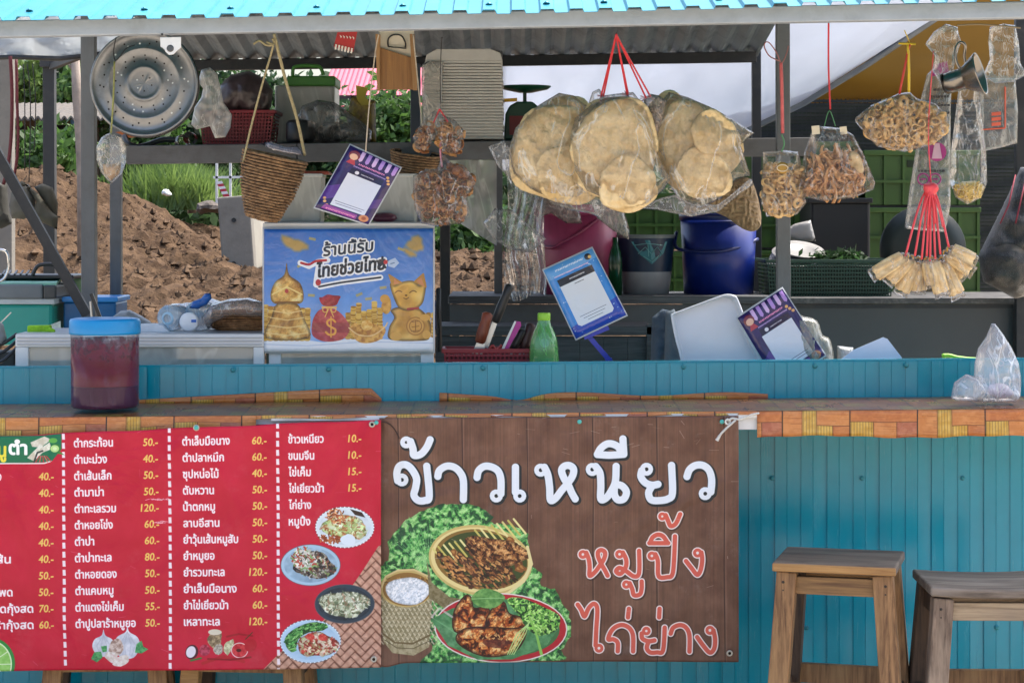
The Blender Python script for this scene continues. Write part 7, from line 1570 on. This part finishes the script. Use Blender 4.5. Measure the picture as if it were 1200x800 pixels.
CURLS = [thickmesh('pork_rind', curl(k, .034 + .006 * (k % 3), .02), RINDM[k % 2]) for k in range(5)]
RINGS = [mesh_only('ring_cracker', MB().tube([V(((.0125 + .0012 * math.sin(3 * a + k)) * math.cos(a), .002 * math.sin(2 * a + k), (.0118 + .001 * math.cos(2 * a + k)) * math.sin(a))) for a in np.linspace(0, 6.283, 12, endpoint=False)], .0056, 6, closed=True), RINGM, True) for k in range(3)]
SHREDS = [thickmesh('cracker_shred', MB().grid(lambda u, v, k=k: V(((u - .5) * .06, .010 * math.sin(u * 4 + k) , (v - .5) * .010 + .006 * math.sin(u * 5 + 2 * k))), 8, 1), SHM, .0018) for k in range(4)]
CR2 = [thickmesh('ring_cracker', curl(20 + k, .03, .014, .95), RINGM, .004) for k in range(4)]
def inside(px, py, ol):
    c = False
    for i in range(len(ol)):
        (x1, y1), (x2, y2) = ol[i], ol[(i + 1) % len(ol)]
        if (y1 > py) != (y2 > py) and px < (x2 - x1) * (py - y1) / (y2 - y1) + x1: c = not c
    return c
def fill(t, name, meshes, ol, Y, depth, n, sc_=(.9, 1.2), seed=0, gap=7, flat=.6):
    r = random.Random(seed); xs = [p[0] for p in ol]; ys = [p[1] for p in ol]; got = []; k = 0
    for _ in range(n * 30):
        if k >= n: break
        x, y = r.uniform(min(xs), max(xs)), r.uniform(min(ys), max(ys))
        if not inside(x, y, ol): continue
        d = r.uniform(-.5, .5)
        if any((x - a) ** 2 + (y - b) ** 2 + ((d - c_) * 18) ** 2 < gap * gap for a, b, c_ in got): continue
        got.append((x, y, d)); k += 1
        share(name, meshes[r.randrange(len(meshes))], P(x, y, Y + d * depth), t, (r.gauss(0, flat), r.uniform(0, 6.28), r.gauss(0, flat)), r.uniform(*sc_))
# pork rinds, two clusters on a wire
t = thing('pork_rinds', 'upper arch of brown fried pork rinds in plastic hanging from a red string', 'pork rinds', P(515, 180, 5.85))
fill(t, 'pork_rind', CURLS, [(490, 172), (487, 160), (498, 146), (508, 144), (506, 154), (498, 176)], 5.85, .03, 14, (.8, 1.1), 3, 4)
fill(t, 'pork_rind', CURLS, [(514, 144), (530, 142), (540, 152), (541, 172), (534, 179), (520, 176), (514, 166)], 5.85, .04, 22, (.8, 1.1), 4, 4)
obj('film', pillow(MB(), [(487, 174), (484, 160), (496, 142), (508, 130), (517, 134), (532, 140), (543, 152), (543, 174), (534, 181), (518, 178), (512, 158), (504, 170), (498, 178)], 5.84, .06, 2.4, .008, .15, 5), FILM, t, smooth=True)
string('wire', [P(518, 44, 5.6), P(517, 56, 5.66), P(516, 90, 5.75), P(516, 122, 5.84)], .0014, BLK, parent=t)
mb = MB(); mb.tube([P(515, 128, 5.83), P(508, 144, 5.83)], .0022, 5); mb.tube([P(515, 128, 5.83), P(525, 143, 5.83)], .0022, 5); tag(obj('red_tie', mb, RDS, t), kind='stuff')
t = thing('pork_rinds', 'lower big cluster of brown fried pork rinds in plastic left of the clear sheet', 'pork rinds', P(520, 262, 5.87))
fill(t, 'pork_rind', CURLS, [(486, 220), (490, 208), (508, 206), (516, 212), (522, 232), (514, 250), (496, 250), (490, 236)], 5.87, .06, 38, (.85, 1.15), 5, 4)
fill(t, 'pork_rind', CURLS, [(514, 200), (530, 194), (546, 202), (554, 214), (544, 228), (528, 224), (516, 214)], 5.86, .06, 32, (.85, 1.15), 6, 4)
fill(t, 'pork_rind', CURLS, [(512, 216), (536, 224), (546, 240), (544, 254), (530, 260), (514, 262), (508, 244)], 5.85, .06, 36, (.85, 1.15), 7, 4)
obj('film', pillow(MB(), [(484, 224), (484, 206), (500, 198), (512, 198), (516, 186), (520, 180), (528, 190), (546, 196), (558, 214), (548, 230), (550, 252), (540, 262), (514, 266), (494, 262), (486, 246)], 5.84, .09, 2.4, .012, .12, 6), FILM, t, smooth=True)
string('tie', [P(517, 160, 5.84), P(516, 178, 5.84), P(518, 196, 5.84)], .003, mat('pink_tie', 'b87a88', rough=.5), parent=t)
# the big rice cracker bags
CFILM = film('cracker_film', 'ece8dc', clear=.95, rough=.08, ws=11, wk=.45, bump=1, gl_=.8)  # long milky streaks: creases, and white reflections painted into the film
def cracker_bag(label, discs, film_ol, Y, seed, cap_lab=None):
    t = thing('cracker_bag', label, 'cracker bag', P(*film_ol[len(film_ol) // 2], Y), 'big bags of round rice crackers')
    for k, (cx, cy, rx, ry, dy, rot) in enumerate(discs):
        mb = MB(); pillow(mb, blob(cx, cy, rx, ry, 30, .07, seed * 10 + k, rot), Y + dy, .010, 2.0, .007, .085, seed + k, power=.3)
        obj('rice_cracker', mb, BIGM, t, smooth=True)
    obj('film', pillow(MB(), film_ol, Y, .13, 2.6, .012, .07, seed, power=.4), CFILM, t, smooth=True)
    return t
t1_ = cracker_bag('left bag of big round pale rice crackers hanging by red strings', [(650, 172, 52, 50, .0, 0), (640, 190, 46, 44, .035, 10), (668, 206, 40, 36, -.03, 0), (662, 136, 30, 24, .04, 0)],
    [(596, 176), (604, 150), (630, 124), (655, 109), (672, 112), (688, 124), (692, 150), (690, 190), (690, 224), (676, 236), (650, 234), (622, 222), (602, 204)], 5.8, 3)
t2_ = cracker_bag('middle bag of big round rice crackers hanging by red strings in front of its neighbours', [(722, 165, 50, 50, 0, 0), (716, 190, 46, 44, .04, 0), (734, 214, 36, 30, -.035, -12), (724, 136, 38, 24, .05, 0), (742, 232, 30, 16, -.01, -14)],
    [(668, 160), (674, 138), (694, 122), (712, 114), (742, 116), (758, 130), (766, 156), (772, 184), (786, 210), (778, 222), (758, 240), (734, 246), (708, 232), (688, 224), (674, 200)], 5.72, 4)
t3_ = cracker_bag('right bag of big round rice crackers with a torn clear corner hanging by red strings', [(808, 168, 42, 52, 0, -8), (826, 176, 42, 44, .03, 0), (824, 204, 34, 30, -.03, 0), (782, 130, 24, 22, .05, 0), (836, 156, 28, 26, -.045, 0)],
    [(766, 150), (770, 124), (784, 108), (806, 114), (838, 128), (862, 142), (884, 156), (868, 170), (880, 206), (862, 210), (846, 232), (820, 244), (796, 236), (782, 212), (772, 182)], 5.8, 5)
mb = MB(); pillow(mb, [(690, 120), (694, 108), (702, 104), (708, 112), (722, 110), (742, 108), (750, 118), (760, 128), (740, 134), (706, 132)], 5.76, .05, 2.2, .014, .2, 8); obj('gathered_neck', mb, FILM2, t2_, smooth=True)
mb = MB(); pillow(mb, [(754, 116), (762, 110), (772, 112), (782, 118), (778, 140), (770, 160), (762, 150), (756, 132)], 5.77, .05, 2.4, .012, .2, 9); obj('gathered_neck', mb, film('neck_film', '9a8c80', clear=.5, ws=30), t3_, smooth=True)
mb = MB(); pillow(mb, [(572, 172), (590, 164), (602, 180), (610, 206), (600, 212), (584, 196)], 5.84, .03, 2.6, .01, .2, 10); obj('loose_film', mb, FILM2, t1_, smooth=True)
mb = MB(); pillow(mb, [(676, 214), (700, 218), (714, 236), (706, 256), (690, 250), (668, 246), (648, 240), (640, 232), (660, 226)], 5.78, .04, 2.6, .014, .14, 11); obj('loose_film', mb, FILM2, t2_, smooth=True)
mb = MB(); pillow(mb, [(744, 244), (774, 232), (790, 228), (812, 238), (840, 240), (852, 232), (880, 208), (884, 216), (868, 226), (842, 248), (810, 254), (770, 246)], 5.78, .03, 2.6, .01, .14, 12); obj('loose_film', mb, FILM2, t3_, smooth=True)
KN = P(722, 40, 5.6)
for t_, pl in ((t1_, [(707, 113), (704, 114)]), (t2_, [(735, 112), (736, 110)]), (t3_, [(757, 115), (762, 113)])):
    for (x, y) in pl:
        string('red_string', [KN, P(722 + (x - 722) * .15, 52, 5.62), P(x, y, 5.74)], .0026, RDS, parent=t_)
    mb = MB()
    for k in range(7):
        a = random.uniform(0, 6.28); mb.tube([P(pl[0][0], pl[0][1], 5.74), P(pl[0][0] + 7 * math.cos(a), pl[0][1] + 6 * math.sin(a), 5.73)], .0012, 4)
    tag(obj('frayed_knot', mb, mat('pinkish_grey', 'a8909a', rough=.7), t_), kind='stuff')
# ring cracker bag and shredded cracker bag
def strings_up(t, pts, r_=.003, m=None): return string('red_string', pts, r_, m or RDS, parent=t)
t = thing('snack_bag', 'small bag of ring crackers with a round gold label by the grey post', 'snack bag', P(918, 255, 5.8), 'small snack bags on strings')
ol = [(897, 200), (904, 194), (934, 194), (940, 204), (940, 236), (926, 250), (900, 250), (896, 236)]
fill(t, 'ring_cracker', RINGS + CR2[:2], ol, 5.82, .05, 75, (.85, 1.1), 8, 5, .7)
obj('film', pillow(MB(), [(894, 178), (916, 176), (936, 178), (941, 200), (945, 238), (934, 252), (898, 254), (892, 238)], 5.81, .075, 2.4, .005, .15, 14), FILM, t, smooth=True)
obj('label', MB().lathe([(0, .002), (5 * 5.8 / F, .002), (7 * 5.8 / F, .001), (7 * 5.8 / F, 0)], P(917, 197, 5.77), 20, (0, -1, 0)), mat('gold_label', 'a8843c', rough=.3, metal=.4), t, smooth=True)
mb = MB(); mb.tube(ring_p := [P(917 + 6.4 * math.cos(a), 197 + 3.8 * math.sin(a), 5.766) for a in np.linspace(0, 6.28, 18, endpoint=False)], .0014, 5, closed=True); obj('label_ring', mb, mat('label_cream', 'd8ccb0'), t)
string('string_loop', [P(914, 72, 5.76), P(902, 66, 5.76), P(896, 56, 5.76), P(897, 50, 5.76), P(902, 51, 5.76), P(910, 62, 5.76), P(916, 74, 5.76), P(922, 62, 5.77), P(924, 54, 5.78)], .0018, mat('dusty_pink', '9c6a68', rough=.7), parent=t)
string('red_string', [P(915, 74, 5.76), P(916, 100, 5.76), P(917, 156, 5.79)], .005, mat('soft_red', 'c05a5c', rough=.6, var=.15, vs=60), parent=t)
string('green_tie', [P(916, 158, 5.79), P(919, 168, 5.79), P(916, 178, 5.8)], .002, mat('green_tie', '4f8a5c', rough=.6), parent=t)
t = thing('snack_bag', 'wide clear bag of shredded brown crackers hanging on a red string', 'snack bag', P(982, 235, 5.8), 'small snack bags on strings')
ol = [(950, 194), (958, 182), (975, 180), (996, 180), (1008, 200), (1012, 216), (996, 224), (962, 226), (948, 220)]
fill(t, 'cracker_shred', SHREDS, ol, 5.82, .07, 190, (.8, 1.15), 9, 3, 1.2)
obj('film', pillow(MB(), [(952, 152), (960, 148), (986, 150), (1000, 158), (1012, 180), (1026, 214), (1024, 222), (1000, 232), (964, 236), (942, 230), (938, 214), (942, 180)], 5.8, .1, 2.6, .01, .1, 15), FILM, t, smooth=True)
mb = MB(); mb.prism([P(x, y, 5.77) for x, y in [(951, 148), (960, 147), (961, 157), (952, 158)]], V((0, .002, 0))); mb.prism([P(x, y, 5.77) for x, y in [(984, 149), (992, 148), (993, 157), (985, 158)]], V((0, .002, 0))); tag(obj('staple_label', mb, mat('label_cream'), t), kind='stuff')
mb = MB(); pillow(mb, blob(1003, 190, 7, 16, 14, .1, 3, -28), 5.78, .02, 2.4, .003, .2, 3); obj('chip', mb, TUBM, t, smooth=True)
strings_up(t, [P(971, 28, 5.5), P(971, 80, 5.7), P(973, 128, 5.79)], .0026)
string('green_tie', [P(966, 148, 5.79), P(972, 130, 5.79), P(979, 148, 5.79)], .0014, mat('green_tie'), parent=t)
t = thing('snack_bag', 'bag of small ring crackers hanging from crossed red and yellow ribbons', 'snack bag', P(1055, 178, 5.75), 'small snack bags on strings')
ol = [(1012, 142), (1030, 122), (1052, 118), (1080, 122), (1104, 134), (1108, 150), (1096, 164), (1060, 174), (1030, 166), (1018, 158)]
fill(t, 'ring_cracker', RINGS + CR2 + CR2[:2], ol, 5.76, .06, 130, (.85, 1.15), 10, 5, .6)
obj('film', pillow(MB(), [(1000, 140), (1020, 124), (1040, 116), (1052, 110), (1066, 108), (1076, 116), (1098, 122), (1112, 140), (1110, 158), (1092, 170), (1060, 178), (1028, 172), (1016, 160)], 5.75, .08, 2.6, .008, .12, 16), FILM, t, smooth=True)
string('red_ribbon', [P(1066, 52, 5.7), P(1060, 80, 5.71), P(1054, 110, 5.74)], .0034, mat('ribbon_red', 'b83028', rough=.5), parent=t)
string('yellow_ribbon', [P(1064, 53, 5.7), P(1065, 80, 5.71), P(1065, 108, 5.74)], .004, mat('ribbon_yellow', 'd0b428', rough=.5), parent=t)
mb = MB(); mb.tube([P(1053, 51, 5.7), P(1073, 52, 5.7)], .003, 6); mb.tube([P(1060, 36, 5.66), P(1066, 50, 5.7)], .0015, 5); obj('knot_bar', mb, mat('ribbon_yellow'), t, smooth=True); tag(t.children[-1], kind='stuff')
# printed bags, noodle bag, metal jug
t = thing('carrier_bag', 'long clear carrier bag printed with purple symbols hanging behind the tube bundle', 'carrier bag', P(1092, 270, 5.95))
PF = film('printed_film', '9a9e9e', clear=.7, rough=.2, ws=22, wk=.5, bump=1)
obj('film', pillow(MB(), [(1086, 88), (1100, 74), (1116, 86), (1114, 130), (1114, 180), (1114, 240), (1108, 272), (1060, 268), (1066, 220), (1074, 170), (1078, 120)], 5.97, .05, 3, .01, .08, 17), PF, t, smooth=True)
PUR = mat('print_purple', '9c2a7c', rough=.4); DKP = mat('print_black', '2c2a30', rough=.5)
mb = MB(); mb.lathe([(0, .001), (11 * 5.93 / F, .001), (11 * 5.93 / F, 0)], P(1098, 178, 5.93), 24, (0, -1, 0)); obj('symbol', mb, PUR, t)
mb = MB(); mb.prism([P(x, y, 5.926) for x, y in [(1095, 168), (1101, 168), (1104, 186), (1092, 186)]], V((0, .001, 0))); obj('symbol_shape', mb, mat('print_pale', 'c8a8c0', rough=.5), t)
for q in (1082, 1096):
    mb = MB(); mb.tube([P(q + 6.5 * math.cos(a), 210 + 6.5 * math.sin(a), 5.926) for a in np.linspace(0, 6.28, 16, endpoint=False)], .002, 4, closed=True); mb.tube([P(q - 3, 210, 5.925), P(q + 3, 210, 5.925)], .002, 4); obj('symbol', mb, PUR, t)
mb = MB(); mb.prism([P(x, y, 5.926) for x, y in [(1094, 76), (1110, 72), (1112, 84), (1092, 90)]], V((0, .001, 0))); obj('symbol', mb, PUR, t)
mb = MB()
for (x0, x1, y) in ((1076, 1108, 199), (1092, 1113, 122), (1096, 1112, 131), (1090, 1112, 112), (1094, 1112, 104)):
    x = x0
    while x < x1: w_ = random.uniform(1.5, 3.5); mb.add([P(x, y, 5.926), P(x + w_, y, 5.926), P(x + w_, y + 2.6, 5.926), P(x, y + 2.6, 5.926)], [(0, 1, 2, 3)]); x += w_ + .9
tag(obj('print_line', mb, DKP, t), kind='stuff')
t = thing('carrier_bag', 'crumpled clear bag bunched at the eave left of the metal jug', 'carrier bag', P(1105, 96, 5.7))
obj('film', pillow(MB(), [(1084, 52), (1094, 38), (1108, 28), (1122, 32), (1126, 50), (1120, 70), (1116, 92), (1102, 98), (1092, 82), (1096, 66)], 5.68, .07, 2.4, .016, .1, 18), FILM2, t, smooth=True)
t = thing('noodle_bag', 'long clear bag with yellow fried noodles gathered at its rounded bottom', 'noodle bag', P(1134, 238, 5.78))
obj('film', pillow(MB(), [(1124, 96), (1146, 96), (1150, 130), (1156, 180), (1157, 214), (1150, 232), (1134, 240), (1120, 232), (1113, 214), (1114, 180), (1120, 130)], 5.78, .09, 2.6, .008, .1, 19), FILM, t, smooth=True)
mb = MB(); r = random.Random(12)
obj('noodle_mass', pillow(MB(), [(1116, 218), (1128, 213), (1142, 212), (1154, 216), (1148, 231), (1134, 237), (1121, 230)], 5.79, .06, 2.6, .004, .2, 2), mat('noodle_yellow', 'c9a53a', rough=.5, var=.3, vs=60, color2='e6cc6c'), t, smooth=True)
for _ in range(70):
    x, y = r.uniform(1122, 1148), r.uniform(215, 231); p = [P(x + r.uniform(-4, 4), y + r.uniform(-3, 3), 5.765 + r.uniform(-.014, .01)) for _ in range(3)]; mb.tube(smooth_path(p, 3), .0016, 4)
tag(obj('noodle', mb, mat('noodle_pale', 'dcc062', rough=.45, var=.2), t, smooth=True), kind='stuff')
t = thing('metal_jug', 'stainless steel funnel-mouthed jug hanging by its handle beside the clear bags', 'jug', P(1140, 108, 5.62)); s = 5.62 / F
aj = V((1, -.45, .3)).normalized(); obj('body', MB().lathe([(11 * s, 0), (12 * s, .001), (12.4 * s, 12 * s), (13 * s, 24 * s), (13.6 * s, 24.5 * s), (24.5 * s, 42 * s), (25.2 * s, 43 * s), (25.2 * s, 44 * s), (23.6 * s, 43 * s), (12 * s, 24 * s), (11 * s, 2 * s)], P(1107, 99, 5.62), 40, aj), mat('polished_steel', '8a8680', rough=.24, metal=1, var=.15, vs=6), t, smooth=True)
obj('base', MB().lathe([(0, -.001), (11.8 * s, -.001), (12 * s, .003)], P(1106, 98, 5.62), 30, aj), mat('dark_base', '3c3836', rough=.3, metal=.7), t, smooth=True)
obj('handle', MB().tube(smooth_path([P(1130, 88, 5.6), P(1121, 74, 5.6), P(1120, 58, 5.6), P(1125, 50, 5.6), P(1131, 54, 5.6), P(1130, 68, 5.61), P(1134, 82, 5.61)]), .004, 8), mat('polished_steel'), t, smooth=True)
t = thing('carrier_bag', 'clear carrier bag with an orange printed frame hanging at the right end', 'carrier bag', P(1175, 176, 5.85))
obj('film', pillow(MB(), [(1148, 92), (1190, 92), (1193, 130), (1192, 168), (1170, 174), (1150, 178), (1148, 130)], 5.87, .05, 2.8, .008, .1, 20), PF, t, smooth=True)
obj('gathered_top', pillow(MB(), [(1160, 32), (1176, 28), (1190, 30), (1194, 50), (1196, 74), (1204, 88), (1188, 96), (1166, 98), (1152, 88), (1160, 70), (1158, 48)], 5.82, .07, 2.6, .016, .1, 21), FILM2, t, smooth=True)
ORG = mat('print_orange', 'cf5a40', rough=.5)
mb = MB()
for l_ in ([(1178, 102), (1178, 150)], [(1150, 152), (1178, 150)]): mb.tube([P(x, y, 5.832) for x, y in l_], .0022, 4)
for i in range(3): mb.add([P(1162, 132 + i * 6, 5.832), P(1173, 131 + i * 6, 5.832), P(1173, 135 + i * 6, 5.832), P(1162, 136 + i * 6, 5.832)], [(0, 1, 2, 3)])
tag(obj('print_line', mb, ORG, t), kind='stuff')
# cracker tubes on red ribbons
t = thing('tube_cracker_bundle', 'bunch of tube cracker packets hanging from bright red ribbons', 'cracker bundle', P(1085, 345, 5.7))
RBM = mat('ribbon_bright', 'e04850', rough=.45, var=.1, vs=40)
tubes = [((1062, 300), (1024, 322), 15), ((1068, 302), (1042, 330), 14), ((1076, 304), (1056, 342), 16), ((1086, 306), (1078, 340), 13), ((1092, 304), (1104, 344), 16), ((1086, 304), (1093, 334), 14), ((1104, 304), (1122, 346), 16), ((1108, 302), (1130, 324), 14), ((1112, 292), (1142, 306), 15), ((1108, 296), (1138, 318), 14), ((1076, 310), (1074, 342), 12), ((1098, 306), (1114, 338), 13)]
for k, (a, b, w_) in enumerate(tubes):
    pk = V(a).resized(2) if False else a; dx, dy = b[0] - a[0], b[1] - a[1]; L_ = math.hypot(dx, dy); ux, uy = dx / L_, dy / L_; nx, ny = -uy, ux; Yk = 5.7 + .012 * ((k * 5) % 4)
    q = lambda f, g: (a[0] + dx * f + nx * w_ * g, a[1] + dy * f + ny * w_ * g)
    o = obj('packet_film', pillow(MB(), [q(-.12, -.1), q(-.12, .1), q(.05, .42), q(1.0, .56), q(1.12, .62), q(1.1, -.6), q(1.0, -.54), q(.05, -.42)], Yk - .004, .045, 2.4, .004, .2, k), FILM, t, smooth=True)
    for g in (-.24, .24):
        mb = MB(); p0, p1 = P(*q(.08, g), Yk), P(*q(.98, g * 1.1), Yk); mb.tube([p0.lerp(p1, f) + V((.001 * math.sin(f * 9 + k), 0, 0)) for f in (0, .04, .3, .6, .96, 1)], [.004, w_ * .00078, w_ * .0009, w_ * .00086, w_ * .0008, .004], 8); obj('tube_cracker', mb, TUBM, t, smooth=True)
    string('gold_tie', [P(*q(-.02, -.22), Yk - .006), P(*q(-.06, 0), Yk - .012), P(*q(-.02, .22), Yk - .006)], .002, mat('gold_tie', 'c99a2c', rough=.4), parent=t)
top = P(1091, 214, 5.74)
for k, (x, y) in enumerate(((1061, 300), (1072, 300), (1080, 304), (1086, 300), (1096, 304), (1102, 298), (1112, 290), (1090, 306))):
    string('red_ribbon', [top, P(1091 + (x - 1091) * .45, 240, 5.72), P(x, y, 5.69)], .0032, RBM, parent=t)
obj('ribbon_knot', pillow(MB(), blob(1091, 222, 8, 10, 12, .15, 3), 5.72, .03, 2.2, .004, .2, 3), RBM, t, smooth=True)
for k in range(4): string('ribbon_end', [P(1091, 222, 5.71), P(1084 + 5 * k, 240, 5.7), P(1078 + 9 * k, 262 + 4 * (k % 2), 5.7)], .0026, RBM, parent=t)
string('red_string', [P(1094, 60, 5.7), P(1088, 150, 5.72), P(1091, 214, 5.74)], .0016, RBM, parent=t)
mb = MB(); mb.tube([P(1075, 31, 5.36), P(1072, 38, 5.36), P(1069, 46, 5.36)], .0012, 4); mb.tube([P(1078, 30, 5.36), P(1076, 42, 5.36)], .0012, 4)
mb = MB(); mb.tube(smooth_path([P(1122, 30, 5.6), P(1150, 29, 5.6), P(1196, 33, 5.6)]), .0022, 5); tag(obj('cord', mb, mat('tan_cord', '8f8068', rough=.8), smooth=True), 'tan cord tied along the eave above the clear bags', 'cord')

# ---------------- stools
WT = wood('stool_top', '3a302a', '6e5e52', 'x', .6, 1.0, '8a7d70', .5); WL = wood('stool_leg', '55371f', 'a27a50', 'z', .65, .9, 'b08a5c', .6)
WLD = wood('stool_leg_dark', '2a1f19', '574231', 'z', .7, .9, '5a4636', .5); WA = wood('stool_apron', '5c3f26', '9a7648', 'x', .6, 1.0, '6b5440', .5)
WE = wood('stool_edge', '8a5f30', 'bd935a', 'x', .55, 1.0, '7a5c3c', .35)
WG = wood('stool_grey', '4c3c30', '8f7a68', 'z', .7, .9, 'b09c86', .6); WGT = wood('stool_grey_top', '40372f', '7c6e62', 'x', .65, 1.0, '968c82', .5); WP = wood('stool_pale', '75624c', 'b39e82', 'x', .65, 1.0, '7d6e60', .5)
SCREWD = mesh_only('screw', scr, mat('screw_dark', '3a342e', rough=.5, metal=.5))
def stool(label, loc, rz_, w_, d_, h, top_m, edge_m, leg_ms, apron_m, saddle=0, group='wooden bar stools along the counter', leg=.05):
    t = thing('stool', label, 'stool', (0, 0, 0), group)
    mb = MB(); n = 14
    prf = [(-w_ / 2 + w_ * i / n, saddle * ((2 * i / n - 1) ** 2)) for i in range(n + 1)]
    ring_ = [V((x, -d_ / 2, h - .024 + z)) for x, z in prf] + [V((x, -d_ / 2, h + z)) for x, z in reversed(prf)]
    mb.prism(ring_, V((0, d_, 0))); obj('seat', mb, top_m, t, bevel=.005)
    if edge_m: mb = MB(); mb.prism([V((x, -d_ / 2 - .004, h - .022 + z)) for x, z in prf] + [V((x, -d_ / 2 - .004, h - .002 + z)) for x, z in reversed(prf)], V((0, .006, 0))); obj('seat_edge', mb, edge_m, t, bevel=.004)
    ix, iy = w_ / 2 - .034, d_ / 2 - .034; sp = .045; k = 0; zt = h - .0255
    for sx_ in (-1, 1):
        for sy_ in (-1, 1):
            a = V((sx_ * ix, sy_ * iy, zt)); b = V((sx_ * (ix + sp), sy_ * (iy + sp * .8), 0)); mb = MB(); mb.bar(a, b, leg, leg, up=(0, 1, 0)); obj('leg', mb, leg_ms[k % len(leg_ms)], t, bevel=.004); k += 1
    for sy_ in (-1, 1):
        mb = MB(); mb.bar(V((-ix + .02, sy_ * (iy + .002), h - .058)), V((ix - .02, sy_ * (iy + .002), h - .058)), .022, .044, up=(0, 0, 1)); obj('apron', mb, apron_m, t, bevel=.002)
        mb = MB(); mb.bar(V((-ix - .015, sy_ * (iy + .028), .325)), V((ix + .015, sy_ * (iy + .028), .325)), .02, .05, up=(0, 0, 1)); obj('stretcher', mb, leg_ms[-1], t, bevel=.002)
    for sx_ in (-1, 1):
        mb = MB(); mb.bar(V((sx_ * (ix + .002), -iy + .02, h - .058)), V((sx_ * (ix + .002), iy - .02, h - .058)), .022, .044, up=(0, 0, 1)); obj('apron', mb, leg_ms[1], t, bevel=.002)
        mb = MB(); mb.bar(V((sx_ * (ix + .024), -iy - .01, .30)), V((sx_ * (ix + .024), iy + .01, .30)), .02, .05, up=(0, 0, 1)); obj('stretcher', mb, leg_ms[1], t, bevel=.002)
    for sx_ in (-1, 1):
        for q_ in (0, .02): share('screw', SCREWD, V((sx_ * (ix + .008), -(iy + leg / 2 + .001), h - .05 - q_)), t, (R(90), 0, 0), .55)
    t.location = loc; t.rotation_euler = (0, 0, R(rz_)); return t
def floor_at(px, Y): q = P(px, 0, Y); q.z = 0; return q
stool('weathered square wooden stool with a pale front edge, left of two beside the banner', floor_at(984, 5.42), -15, .305, .27, .651, WT, WE, [WL, WLD, WL, WL], WA)
stool('greyish wooden stool with a curved saddle seat at the right edge of the photo', floor_at(1158, 5.36), -1, .335, .27, .60, WGT, None, [WG, WLD, WG, WL], WP, .007)
stool('wooden stool hidden behind the red menu banner, only its feet show at the left', floor_at(128, 5.80), 4, .30, .2, .62, WT, WE, [WL, WLD, WL, WL], WA)
stool('wooden stool behind the red menu banner, its legs showing below the spices picture', floor_at(292, 5.79), -5, .30, .2, .62, WT, WE, [WE, WLD, WL, WL], WA)
